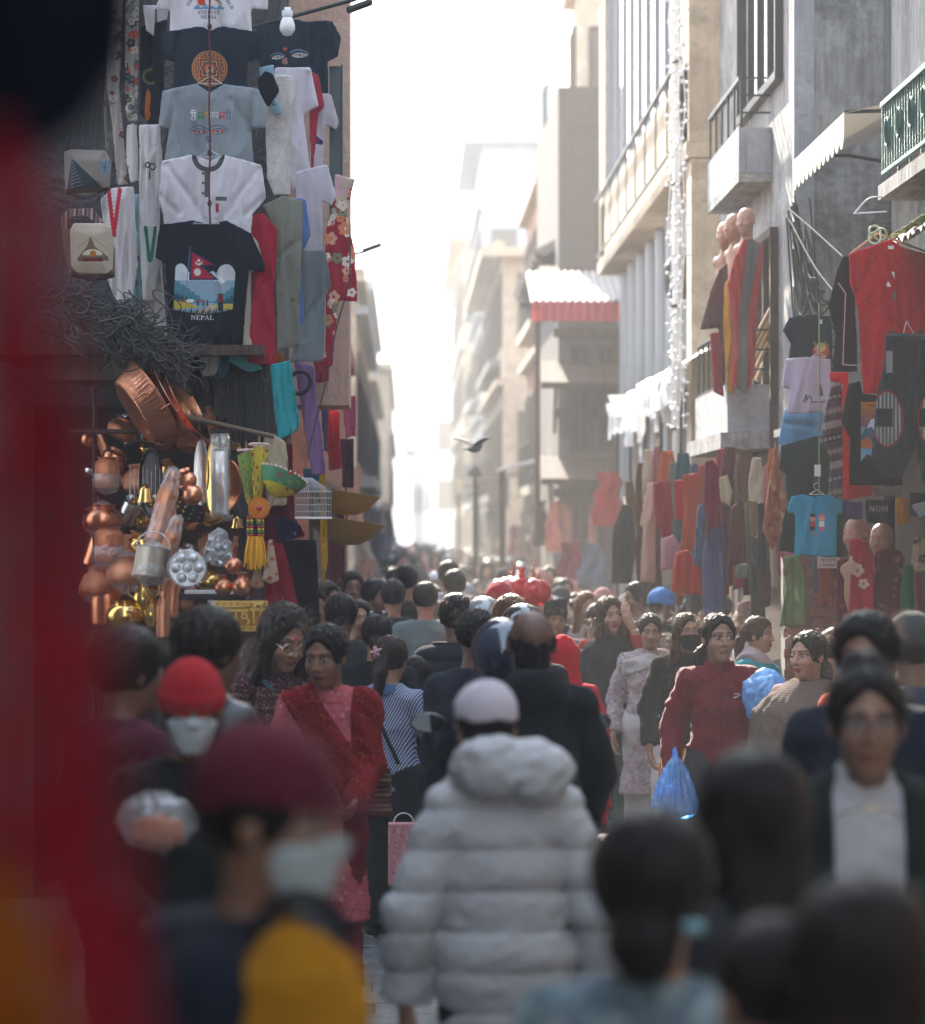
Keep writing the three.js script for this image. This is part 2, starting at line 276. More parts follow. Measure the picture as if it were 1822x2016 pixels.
{ // cream awning with a scalloped edge
  const a = thing('fabric_awning', 'cream fabric awning with scalloped edge beside the green balcony', 'awning');
  const g = new THREE.PlaneGeometry(0.75, 2.5, 12, 20).rotateX(-Math.PI / 2), p = g.attributes.position; for (let i = 0; i < p.count; i++) p.setY(i, (p.getX(i) - 0.375) * 0.35 - 0.03 * Math.sin((p.getX(i) + 0.375) * 4.2));
  g.computeVertexNormals(); mesh('canopy', g.translate(2.93, 4.86, -20.3), M([0.62, 0.56, 0.46], 0.9, { transmission: 0.25 }), a);
  const sh = new THREE.Shape(); sh.moveTo(0, 0); sh.lineTo(2.5, 0); sh.lineTo(2.5, -0.1); for (let i = 12; i > 0; i--) sh.absarc((i - 0.5) * 2.5 / 12, -0.1, 2.5 / 24, 0, Math.PI, true); sh.lineTo(0, 0);
  mesh('valance', new THREE.ExtrudeGeometry(sh, { depth: 0.006, bevelEnabled: false }).rotateY(Math.PI / 2).translate(2.552, 4.6, -19.05), M([0.7, 0.66, 0.58], 0.9), a);
  mesh('roller', bar(V3(3.3, 4.9, -19.0), V3(3.3, 4.9, -21.5), 0.03), MT.white, a);
  for (const z of [-19.1, -21.4]) mesh('arm', merge([bar(V3(3.3, 4.55, z), V3(2.9, 4.62, z), 0.012), bar(V3(2.9, 4.62, z), V3(2.56, 4.61, z), 0.012)]), MT.iron, a);
}
{ // cream house with glazed bay
  const b = thing('cream_house', 'sunlit cream house with long glazed bay window over the street', 'building');
  mesh('wall', metreUV(wbox(2.85, 8, 0, 13, 27.8, 40)), MT.cream, b);
  const T = metreUV(merge([wbox(2.34, 2.848, 5.28, 5.42, 27.3, 40), wbox(2.36, 2.6, 5.423, 6.1, 27.4, 39.7), wbox(2.34, 2.848, 8.6, 8.8, 27.3, 40), wbox(2.36, 2.849, 5.423, 8.597, 38.9, 39.9), wbox(2.36, 2.849, 5.423, 8.597, 27.31, 28.1)]));
  mesh('bay', T, MT.cream, b);
  windowX(b, 2.45, -1, 6.12, 8.58, 28.2, 38.8, MT.grey, 9, M([0.25, 0.28, 0.3], 0.08, { clearcoat: 1 }));
  railX(b, 2.3, 5.45, 6.15, 27.5, 39.5, MT.iron, 9);
  for (let i = 0; i < 9; i++) mesh('column', metreUV(bar(V3(2.7, 0, -28.2 - i * 1.4), V3(2.7, 5.28, -28.2 - i * 1.4), 0.13, 14)), M([0.16, 0.17, 0.18], 0.4, { metalness: 0.3 }), b);
  for (let i = 0; i < 8; i++) mesh('shutter', metreUV(wbox(2.78, 2.83, 2.9, 5.2, 28.5 + i * 1.4, 29.4 + i * 1.4)), i % 3 ? MT.glass : MT.white, b);
  mesh('pilaster', metreUV(wbox(2.38, 2.86, 0, 5.27, 27.3, 27.75)), MT.cream, b);
  const lamp = thing('wall_lantern', 'dark iron lantern under the cream bay', 'lantern', [2.5, 4.3, -30]);
  mesh('lantern_body', lathe([[0, 0.5], [0.02, 0.45], [0.13, 0.3], [0.14, 0.28], [0.11, 0], [0, -0.03]], 8), MT.iron, lamp); mesh('bracket', bar(V3(0, 0.45, 0), V3(0.32, 0.5, 0), 0.02), MT.iron, lamp);
}
{ // white fairy lights hanging down the corner
  const pipe = thing('drain_pipe', 'pale vertical pipe at the corner of the cream house', 'pipe', P(1332, 1000, 26.8).setY(0));
  mesh('tube', bar(V3(0, 2.6, 0), V3(0, 7.2, 0), 0.03, 10), M([0.7, 0.68, 0.62], 0.5), pipe); for (let k = 0; k < 5; k++) mesh('clamp', new THREE.TorusGeometry(0.04, 0.012, 5, 12).rotateX(Math.PI / 2).translate(0, 3 + k, 0), MT.iron, pipe);
  for (let s = 0; s < 4; s++) {
    const c = P([1322, 1340, 1346, 1327][s], 1000, 26.5 + s * 0.12).setY(0), pts = []; for (let k = 0; k < 14; k++) pts.push(V3(c.x + rr(-0.02, 0.02), 3.0 + k * 0.33, c.z));
    const t = thing('fairy_light_string', 'white fairy light string hanging down the cream corner pipe', 'lights', [0, 0, 0], 0, 'fairy lights'); mesh('wire', tube(pts, 0.006, 40, 4), MT.white, t);
    const l = []; for (let k = 0; k < 60; k++) l.push(new THREE.IcosahedronGeometry(0.016, 1).translate(c.x + rr(-0.04, 0.04), 3.0 + k * 0.07 + rr(-0.03, 0.03), c.z + rr(0, 0.03))); mesh('bulbs', merge(l), M([0.85, 0.85, 0.82], 0.15), t).userData.kind = 'stuff';
  }
}
{ // red-fringed tin awning and the wooden house behind it
  const a = thing('tin_awning', 'corrugated tin awning edged with a red fringe', 'awning');
  const g = new THREE.PlaneGeometry(1.5, 1.8, 60, 4).rotateX(-Math.PI / 2), p = g.attributes.position; for (let i = 0; i < p.count; i++) p.setY(i, (0.9 - p.getZ(i)) * 0.28 + 0.02 * Math.sin(p.getX(i) * 70)); g.computeVertexNormals();
  mesh('tin_sheet', g.translate(2.28, 4.98, -41), MT.tin, a);
  const f = new THREE.PlaneGeometry(1.48, 0.24, 90, 4), q = f.attributes.position; for (let i = 0; i < q.count; i++) q.setZ(i, 0.02 * Math.sin(q.getX(i) * 60) + 0.01 * noise3(q.getX(i) * 9, q.getY(i) * 3, 1)); f.computeVertexNormals();
  mesh('fringe', f.translate(2.28, 4.85, -40.1), M([0.42, 0.05, 0.06], 0.9, { transmission: 0.2 }), a);
  mesh('beam', merge([bar(V3(1.4, 4.93, -40.15), V3(3.0, 4.93, -40.15), 0.03), bar(V3(1.62, 2, -40.4), V3(1.62, 4.9, -40.4), 0.04)]), MT.wood, a);
  const b = thing('timber_house', 'old carved timber house in shade behind the tin awning', 'building');
  mesh('wall', metreUV(wbox(2.0, 6, 0, 8, 43, 50)), M([0.1, 0.085, 0.075], 0.9, { bumpMap: tint(grain, [1, 1]), bumpScale: 0.02 }), b);
  for (let k = 0; k < 3; k++) windowZ(b, 2.15 + k * 0.34, 2.42 + k * 0.34, 3.2, 4.6, 43, MT.wood, 2, MT.dark);
  for (let k = 0; k < 3; k++) mesh('band', wbox(1.93, 3.4, 2.6 + k * 1.05, 2.72 + k * 1.05, 42.9, 42.998), MT.wood, b);
  for (let k = 0; k < 3; k++) mesh('tiered_eave', metreUV(new THREE.BoxGeometry(1.7, 0.09, 0.7).rotateX(0.45).translate(2.6, 2.95 + k * 1.25, -42.75)), MT.wood, b);
  for (let k = 0; k < 9; k++) mesh('carved_strut', bar(V3(1.95 + k * 0.16, 3.45, -42.98), V3(1.95 + k * 0.16, 4.05, -42.6), 0.028, 6), MT.wood, b);
  for (let k = 0; k < 8; k++) mesh('shutter_slat', metreUV(wbox(2.05 + k * 0.17, 2.17 + k * 0.17, 1.2, 2.5, 42.93, 42.997)), k % 2 ? MT.wood : MT.brick, b);
  const rf = new THREE.BoxGeometry(1.2, 0.12, 8).rotateZ(0.5).translate(2.25, 6.15, -48); mesh('roof', rf, M([0.2, 0.17, 0.15], 0.9), b);
  for (let k = 0; k < 7; k++) mesh('strut', bar(V3(2.0, 5.2, -43.6 - k), V3(1.75, 5.85, -43.6 - k), 0.05), MT.wood, b);
}
tower('brick house with overhanging slabs past the timber house', 2.2, 5, 7.7, 52, 60, MT.brick, { front: 2, balcony: 0.22, trim: MT.cream, over: 0.12 });
tower('cream concrete house with stacked balconies beyond the brick house', 2.62, 6, 16, 50.2, 51.8, MT.cream, { balcony: 0.5, over: 0.2, front: 4, trim: MT.cream, name: 'balcony_block' });
tower('tall hazy grey house with pitched gable roof', 1.95, 5.4, 12.2, 84, 96, MT.grey, { front: 3, gable: 1.5, trim: MT.grey, balcony: 0.3 });
tower('pale hazy house with deep cornice along the street', 1.75, 4.5, 11.0, 100, 122, MT.cream, { front: 2, trim: MT.grey });
tower('narrow pale house in the distant haze', 1.9, 4.5, 7.5, 64, 80, MT.cream, { front: 2, balcony: 0.25 });
tower('far white house where the street closes', 1.1, 4, 9, 150, 170, MT.white, { front: 2 });
tower('far flat-roofed house closing the street view', 0.35, 1.05, 6.4, 176, 190, MT.grey, { front: 1, shop: false });
// ---------- left-hand houses ----------
{
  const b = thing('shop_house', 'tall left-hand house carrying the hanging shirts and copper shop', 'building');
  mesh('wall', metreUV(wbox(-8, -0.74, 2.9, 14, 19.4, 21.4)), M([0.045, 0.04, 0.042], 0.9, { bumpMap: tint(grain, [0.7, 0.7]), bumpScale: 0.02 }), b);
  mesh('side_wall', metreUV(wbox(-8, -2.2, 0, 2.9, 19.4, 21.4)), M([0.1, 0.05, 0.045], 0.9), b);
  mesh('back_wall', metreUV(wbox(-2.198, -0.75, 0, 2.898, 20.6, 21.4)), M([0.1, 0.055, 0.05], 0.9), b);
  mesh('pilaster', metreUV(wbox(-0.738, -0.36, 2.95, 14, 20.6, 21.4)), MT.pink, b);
  mesh('corner_post', metreUV(wbox(-0.86, -0.78, 0, 2.9, 19.5, 19.6)), MT.wood, b);
}
tower('left-hand brown house past the shirts with narrow windows', -5, -0.72, 4.0, 24, 39, MT.brick, { side: 1, trim: MT.cream, balcony: 0.2 });
tower('hazy left-hand house with stepped cornice', -5, -0.66, 5.4, 43, 58, MT.cream, { side: 1, trim: MT.grey, balcony: 0.25 });
tower('pale left-hand house far down the street', -5, -0.72, 6.7, 62, 84, MT.grey, { side: 1, trim: MT.cream });
tower('distant left-hand house dissolving in the haze', -5, -0.5, 6.9, 96, 130, MT.cream, { side: 1, trim: MT.grey });
for (const [X0, X1, d0, d1, l] of [[-8, -2.9, -8, 15.5, 'plain house beside the hanging red cloth'], [3.5, 9, -8, 12.5, 'plain house on the near right']]) {
  const b = thing('near_house', l, 'building'); mesh('wall', metreUV(wbox(X0, X1, 0, 13, d0, d1)), MT.concrete, b); mesh('roof', wbox(X0 - 0.3, X1 + 0.3, 13.003, 13.2, d0, d1), MT.concrete, b);
}

{ // tarpaulin stretched over the stall beside the camera
  const t = thing('stall_tarpaulin', 'dark tarpaulin roof over the near left stall', 'tarpaulin'), g = new THREE.PlaneGeometry(3.6, 9, 20, 30).rotateX(-Math.PI / 2), p = g.attributes.position;
  for (let i = 0; i < p.count; i++) p.setY(i, -0.12 * Math.cos(p.getX(i) * 1.7) + 0.06 * noise3(p.getX(i), p.getZ(i), 3)); g.computeVertexNormals();
  mesh('sheet', g.translate(-2.0, 3.5, -0.8), M([0.06, 0.05, 0.06], 0.7), t);
  for (const [x, z] of [[-2.8, -5.2], [-2.8, 3.5]]) mesh('pole', bar(V3(x, 0, z), V3(x, 3.5, z), 0.03), MT.wood, t);
}

// projecting shop signs and small awnings down the right-hand side
[[62, 1.75, 2.9, 'dark timber', [0.07, 0.05, 0.035]], [71, 1.7, 3.3, 'faded red', [0.22, 0.06, 0.05]], [80, 1.6, 3.5, 'pale grey', [0.35, 0.35, 0.34]], [92, 1.6, 3.4, 'dusty ochre', [0.3, 0.2, 0.08]]].forEach(([d, X, Y, cn, c]) => { const t = thing('shop_sign', `${cn} shop sign board projecting over the distant crowd`, 'sign', [X, Y, -d], 0, 'projecting shop signs'); mesh('board', rbox(0.4, 0.5, 0.06, 0.01), M(c, 0.7, { bumpMap: tint(grain, [1, 1]), bumpScale: 0.01 }), t); mesh('frame', merge([box(-0.22, 0.22, 0.253, 0.28, -0.04, 0.04), box(-0.22, 0.22, -0.28, -0.253, -0.04, 0.04)]), MT.iron, t); mesh('bracket', bar(V3(0.2, 0.3, 0), V3(0.9, 0.3, 0), 0.02), MT.iron, t); });

// ---------- people ----------
const skinMat = M('#ffffff', 0.55, { vertexColors: true, sheen: 0.2, sheenRoughness: 0.5, sheenColor: new THREE.Color(0.4, 0.25, 0.2) });
const hairMats = {};
const strandTex = noiseTex(256, (u, v) => 0.55 + 0.35 * noise3(u * 60, v * 2.2, 4) + 0.25 * noise3(u * 130, v * 3, 8));
const hairMat = (c) => hairMats[c] ??= M(c, 0.95, { bumpMap: tint(strandTex, [3.2, 3.2]), bumpScale: 0.005, roughnessMap: tint(strandTex, [3.2, 3.2]), specularIntensity: 0.35, sheen: 0.4, sheenRoughness: 0.3, sheenColor: lin('#b07a48') });
const strayM = M([0.3, 0.17, 0.08], 0.6, { transmission: 0.5, thickness: 0 });
const mul = (c, k) => [c[0] * k, c[1] * k, c[2] * k];
const SK = { a: [0.30, 0.155, 0.095], b: [0.2, 0.1, 0.06], c: [0.36, 0.2, 0.13], d: [0.13, 0.062, 0.04] };
const c0_ = [0, 0.032, -0.014], c1_ = [0.073, 0.082, 0.092], c2_ = [0, -0.035, 0.02], c3_ = [0.057, 0.076, 0.066], c4_ = [0, -0.094, 0.052], c5_ = [0.026, 0.018, 0.022], c6_ = [0.036, -0.028, 0.055], c7_ = [0.024, 0.024, 0.024], c8_ = [0.008, 0.028, 0.078], c9_ = [0.042, 0.024, 0.062], c10_ = [0.031, 0.006, 0.096], c11_ = [0.02, 0.013, 0.02], c12_ = [0.031, 0.004, 0.071], c13_ = [0.0155, 0.011, 0.0135], c14_ = [0, 0.014, 0.082], c15_ = [0, -0.028, 0.1], c16_ = [0.011, -0.032, 0.088], c17_ = [0.009, 0.008, 0.011], c18_ = [0, -0.058, 0.079], c19_ = [0.024, 0.006, 0.013], c20_ = [0, -0.069, 0.077], c21_ = [0.02, 0.007, 0.013], c22_ = [0.076, -0.004, -0.008], c23_ = [0.009, 0.03, 0.018], c24_ = [0, -0.02, 0], c25_ = [0.004, -0.065, 0], c26_ = [0, 0.03, 0], c27_ = [0, -0.015, 0], c28_ = [0, 1.24, -0.01], c29_ = [0.02, 1.405, -0.025], c30_ = [0.15, 1.35, -0.022], c31_ = [0, 1.07, 0], c32_ = [0, 0.93, -0.005], c33_ = [0, 1.0, 0], c34_ = [0, 1.4, -0.02], c35_ = [0, 1.42, -0.1], c36_ = [0.13, 0.085, 0.08], c37_ = [0, 0.98, 0], c38_ = [0, 1.42, 0], c39_ = [0, 1.52, 0.0], c40_ = [0, 1.42, -0.01], c41_ = [0, 1.47, -0.01], c42_ = [0, 0.034, -0.016], c43_ = [0, -0.045, 0.095], c44_ = [0, 0.13, 0.09], c45_ = [0, 0.14, -0.06], c46_ = [0, 0.03, -0.105], c47_ = [0, -0.06, -0.15], c48_ = [0, -0.02, -0.055], c49_ = [0.07, 0.02, 0.005], c50_ = [0.085, -0.12, 0.02], c51_ = [0, 0.05, -0.016], c52_ = [0.092, 0.098, 0.111], c53_ = [0, 0.045, -0.014], c54_ = [0.09, 0.108, 0.109], c55_ = [0, 0.03, -0.012], c56_ = [0.125, 0.135, 0.145], c57_ = [0, -0.03, 0.16], c58_ = [0.1, 0.085, 0.12], c59_ = [0, 0.03, -0.02], c60_ = [0.1, 0.115, 0.12], c61_ = [0, -0.02, -0.03], c62_ = [0, -0.24, -0.05], c63_ = [0, -0.03, 0.13], c64_ = [0.064, 0.1, 0.1];
function headSDF(x, y, z) {                           // centred on the head, face to +z
  let d = ell(x, y, z, c0_, c1_);
  d = smin(d, ell(x, y, z, c2_, c3_), 0.03);
  d = smin(d, ell(x, y, z, c4_, c5_), 0.03);
  const ax = Math.abs(x);
  d = smin(d, ell(ax, y, z, c6_, c7_), 0.02);
  d = smin(d, cap(ax, y, z, c8_, c9_, 0.01), 0.012);
  d = smax(d, -ell(ax, y, z, c10_, c11_), 0.012);
  d = Math.min(d, ell(ax, y, z, c12_, c13_));
  d = smin(d, cap(x, y, z, c14_, c15_, 0.007, 0.011), 0.012);
  d = smin(d, ell(ax, y, z, c16_, c17_), 0.006);
  d = smin(d, ell(x, y, z, c18_, c19_), 0.006);
  d = smin(d, ell(x, y, z, c20_, c21_), 0.006);
  d = smin(d, ell(ax, y, z, c22_, c23_), 0.008);
  return d;
}
function headColor(x, y, z, s, o) {
  const ax = Math.abs(x), n = 1 + 0.12 * noise3(x * 40, y * 40, z * 40);
  if (z > 0.05) {
    const e = (ax - 0.031) / 0.017, f = (y - 0.0035) / 0.0058;
    if (e * e + f * f < 1) { if (o.shut) return mul(s, 0.75); if (Math.abs(ax - 0.031 - (x > 0 ? 1 : -1) * (o.look ?? 0)) < 0.0065) return [0.012, 0.008, 0.006]; return [0.36, 0.32, 0.3]; }
    if (y > 0.004 && y < 0.0165 && ax > 0.012 && ax < 0.05 && f > 0) return mul(s, 0.3);
    const by = 0.0255 + 0.004 * Math.cos((ax - 0.03) * 60); if (ax > 0.011 && ax < 0.05 && Math.abs(y - by) < 0.0036) return [0.03, 0.022, 0.018];
    if (y < -0.053 && y > -0.076 && ax < 0.026 - Math.abs(y + 0.064) * 0.8 && z > 0.06) return Math.abs(y + 0.0635) < 0.0018 ? [s[0] * 0.35, s[1] * 0.2, s[2] * 0.2] : o.lips ?? [s[0] * 0.95, s[1] * 0.5, s[2] * 0.55];
    if (o.tika && ax < 0.006 && Math.abs(y - 0.034) < 0.007) return [0.4, 0.01, 0.02];
    if (o.beard && y < -0.035 && !(ax < 0.026 && y > -0.05)) return mul(s, 0.4);
  }
  return mul(s, n);
}
function handSDF(x, y, z, curl, spread = 0.0) {       // wrist at the origin, fingers along -y, palm facing +z, thumb at +x
  let d = Math.max(cap(x, y, z, c24_, c25_, 0.034, 0.038, 0.42) * 0.6, -1);
  d = smin(d, cap(x, y, z, c26_, c27_, 0.027, 0.027, 0.8), 0.02);
  const L = [0.04, 0.046, 0.042, 0.033];
  for (let i = 0; i < 4; i++) {
    let p = [(i === 3 ? -0.031 : 0.029 - i * 0.0205), -0.085 + (i === 3 ? 0.008 : 0), 0.002], a = curl * 0.55;
    for (let k = 0; k < 3; k++) { const l = L[i] * [1, 0.72, 0.55][k], q = [p[0] + spread * (1.5 - i) * 0.006, p[1] - Math.cos(a) * l, p[2] + Math.sin(a) * l]; d = smin(d, cap(x, y, z, p, q, 0.0095 - k * 0.0008, 0.0088 - k * 0.001), 0.004); p = q; a += curl * 0.95; }
  }
  const t0 = [0.03, -0.03, 0.006], t1 = [0.052, -0.062, 0.018], t2 = [0.05, -0.092, 0.026 + curl * 0.012];
  d = smin(d, cap(x, y, z, t0, t1, 0.013, 0.0105), 0.01); return smin(d, cap(x, y, z, t1, t2, 0.0102, 0.0085), 0.003);
}
function handGeo(h, curl, skin, left) {
  const g = nets((x, y, z) => handSDF(left ? -x : x, y, z, curl), [-0.085, -0.21, -0.06], [0.085, 0.05, 0.13], h, { color: () => skin, skip: 2.2 }); return g;
}
// joints for a body 1.70 m tall, facing +z; the person's left is +x
const REST = { nk: [0, 1.45, -0.015], sL: [0.163, 1.355, -0.02], sR: [-0.163, 1.355, -0.02], eL: [0.243, 1.1, -0.045], eR: [-0.243, 1.1, -0.045], wL: [0.265, 0.855, 0.05], wR: [-0.265, 0.855, 0.05],
  hL: [0.088, 0.9, 0], hR: [-0.088, 0.9, 0], kL: [0.095, 0.49, 0.02], kR: [-0.095, 0.49, 0.02], aL: [0.1, 0.07, -0.02], aR: [-0.1, 0.07, -0.02] };
const SIT = { kL: [0.2, 0.86, 0.42], kR: [-0.2, 0.86, 0.42], aL: [0.24, 0.42, 0.35], aR: [-0.24, 0.42, 0.35], eL: [0.3, 1.14, 0.1], eR: [-0.3, 1.14, 0.1], wL: [0.36, 1.08, 0.38], wR: [-0.36, 1.08, 0.38] };
function torso(x, y, z, b) {
  let d = ell(x, y, z, c28_, [0.148 * b, 0.18, 0.102 * b]); const ax = Math.abs(x);
  d = smin(d, cap(ax, y, z, c29_, c30_, 0.042, 0.05), 0.06);
  d = smin(d, ell(x, y, z, c31_, [0.128 * b, 0.17, 0.1 * b]), 0.08);
  return smin(d, ell(x, y, z, c32_, [0.158 * b, 0.13, 0.112 * b]), 0.08);
}
const arm = (x, y, z, s, e, w, t, k = 1) => smin(cap(x, y, z, s, e, 0.052 + t, 0.04 + t * k), cap(x, y, z, e, w, 0.04 + t * k, 0.028 + t * k), 0.03);
const leg = (x, y, z, h, k, a, t, f = t) => smin(cap(x, y, z, h, k, 0.08 + t, 0.055 + t), cap(x, y, z, k, a, 0.055 + t, 0.038 + f), 0.03);
const rid = (x, y, z) => 0.45 - Math.abs(noise3(x, y, z));
const fold = (x, y, z, a, k = 1) => a * (0.9 * noise3(x * 4 * k, y * 6 * k, z * 4 * k) + 1.1 * rid(x * 6 * k + 3, y * 10 * k + x * 5, z * 6 * k) + 0.6 * rid(x * 15 * k, y * 17 * k + 5, z * 15 * k + 7));
function clothes(kind, J, o, b, h) {
  const t = o.t ?? 0.018, f = o.fold ?? 0.008, hem = o.hem ?? 0.86;
  let sdf, lo = [-0.55, hem - 0.04, -0.4], hi = [0.55, 1.56, 0.55];
  if (kind === 'top') {
    const top = o.neck ?? 1.455;
    sdf = (x, y, z) => {
      let d = torso(x, y, z, b) - t;
      if (o.sleeve !== 'none') { const q = (w, e) => o.sleeve === 'short' ? e.map((v, i) => v * 0.99) : w; d = smin(d, Math.min(o.sleeve === 'short' ? cap(x, y, z, J.sL, J.eL, 0.052 + t, 0.052 + t) : arm(x, y, z, J.sL, J.eL, J.wL, t, o.slim ?? 1), o.sleeve === 'short' ? cap(x, y, z, J.sR, J.eR, 0.052 + t, 0.052 + t) : arm(x, y, z, J.sR, J.eR, J.wR, t, o.slim ?? 1)), o.join ?? 0.018); }
      if (hem < 0.98) d = smin(d, cap(x, y, z, c33_, [0, hem - 0.02, 0], (0.125 + t) * b, (0.14 + t) * b + (o.flare ?? 0), 0.72) , 0.06);
      d = smin(d, cap(x, y, z, c34_, [0, top - 0.012, -0.012], 0.06 + t * 0.4, 0.056 + t * 0.5), 0.03);
      if (o.hood) d = smin(d, ell(x, y, z, c35_, c36_), 0.03);
      if (Math.abs(d) < 0.035) { if (o.quilt) { const q = Math.pow(Math.abs(Math.sin(Math.PI * (y + 0.03 * Math.abs(x)) / o.quilt)), 0.45); d -= (o.qa ?? 0.02) * (q - 0.6); } d += fold(x, y, z, f, o.fk ?? 1); }
      // armholes at the wrist end cleanly, hem and neck are cut flat
      if (d < 0.05 && o.sleeve !== 'none' && o.sleeve !== 'short') for (let i = 0; i < 2; i++) { const w = i ? J.wL : J.wR, e = i ? J.eL : J.eR; const nx = w[0] - e[0], ny = w[1] - e[1], nz = w[2] - e[2], l = Math.sqrt(nx * nx + ny * ny + nz * nz), s = ((x - w[0]) * nx + (y - w[1]) * ny + (z - w[2]) * nz) / l; const rx = x - w[0], ry = y - w[1], rz = z - w[2]; if (rx * rx + ry * ry + rz * rz < 0.01) d = Math.max(d, s + 0.0); }
      if (o.open && z > 0) d = smax(d, o.open + 0.12 * Math.max(0, 1.15 - y) - Math.abs(x), 0.02);
      d = Math.max(d, hem - y + (o.hemWave ? 0.02 * noise3(x * 9, 0, z * 9) : 0), y - top);
      return Math.max(d, -cap(x, y, z, [0, top - 0.03, -0.005], [0, top + 0.05, 0.0], 0.05, 0.056));
    };
    const e = [J.eL, J.eR, J.wL, J.wR]; for (const q of e) for (let i = 0; i < 3; i++) { lo[i] = Math.min(lo[i], q[i] - 0.13); hi[i] = Math.max(hi[i], q[i] + 0.13); }
  } else if (kind === 'legs') {
    lo = [-0.42, 0.02, -0.4]; hi = [0.42, 1.04, 0.62];
    sdf = (x, y, z) => {
      let d = smin(leg(x, y, z, J.hL, J.kL, J.aL, t, o.bell ?? t), leg(x, y, z, J.hR, J.kR, J.aR, t, o.bell ?? t), 0.02);
      d = smin(d, ell(x, y, z, c32_, [(0.16 + t) * b, 0.13, (0.108 + t) * b]), 0.06);
      if (Math.abs(d) < 0.03) d += fold(x, y, z, f);
      return Math.max(d, 0.05 - y, y - 1.02);
    };
  } else if (kind === 'skirt') {
    lo = [-0.45, hem - 0.03, -0.35]; hi = [0.45, 1.05, 0.4];
    sdf = (x, y, z) => { let d = cap(x, y, z, c37_, [0, hem - 0.1, 0], 0.14 * b + t, 0.17 * b + t + (o.flare ?? 0.05), 0.75); const a = Math.atan2(x, z); if (Math.abs(d) < 0.06) d += 0.012 * Math.sin(a * 13 + 3 * noise3(x * 3, y, z * 3)) * sst(1, hem, y) + fold(x, y, z, f); return Math.max(d * 0.8, hem - y, y - 1.02); };
  } else if (kind === 'cape') {                       // poncho or shawl round the shoulders
    lo = [-0.55, hem - 0.05, -0.42]; hi = [0.55, 1.52, 0.45];
    sdf = (x, y, z) => {
      const k = clamp((1.43 - y) / (1.43 - hem)), R = 0.075 + (o.sh ?? 0.17) * Math.pow(clamp((1.465 - y) / 0.17), 0.75) + k * (o.flare ?? 0.08), a = Math.atan2(x, z);
      let d = (Math.hypot(x, (z + 0.01) * 1.32) - R * b) * 0.7;
      d = Math.min(d, torso(x, y, z, b) - t); if (!o.free) d = smin(d, Math.min(cap(x, y, z, J.sL, J.eL, 0.056 + t, 0.048 + t), cap(x, y, z, J.sR, J.eR, 0.056 + t, 0.048 + t)), 0.05);
      if (Math.abs(d) < 0.08) d += (0.016 * Math.sin(a * 11 + 2.5 * noise3(x * 4, y * 2, z * 4)) + 0.01 * Math.sin(a * 23 + y * 8)) * k + fold(x, y, z, f);
      d = Math.max(d, hem + 0.05 * (o.slant ?? 0) * x * 10 - y, y - 1.465); return Math.max(d, -cap(x, y, z, c38_, c39_, 0.05, 0.06));
    };
  }
  return nets(sdf, lo, hi, h, { skip: 2.2 });
}
function band(J, b, o, h) {                           // a scarf or sash: a strip of cloth lying on the clothes
  const t = o.t ?? 0.03, f = (x, y, z) => {
    let d = smin(torso(x, y, z, b) - t, Math.min(arm(x, y, z, J.sL, J.eL, J.wL, t), arm(x, y, z, J.sR, J.eR, J.wR, t)), 0.04);
    d = smin(d, cap(x, y, z, c40_, c41_, 0.075 + t * 0.5, 0.06 + t * 0.4), 0.04);
    if (Math.abs(d) < 0.06) d += fold(x, y, z, 0.007) + 0.006 * Math.sin((x * o.nx + y * o.ny) * 55);
    return Math.max(d, o.region(x, y, z));
  };
  return nets(f, o.lo ?? [-0.4, 0.8, -0.3], o.hi ?? [0.4, 1.52, 0.35], h, { skip: 2.2 });
}
const bh_ = [[0, -0.02, -0.045], [0, -0.1, -0.04]];
const hf_ = [[0, -0.045, 0.1], [0.07, 0.118, 0.092], [0, -0.05, 0.1], [0.062, 0.132, 0.088], [0, -0.055, 0.105], [0.078, 0.139, 0.1]];
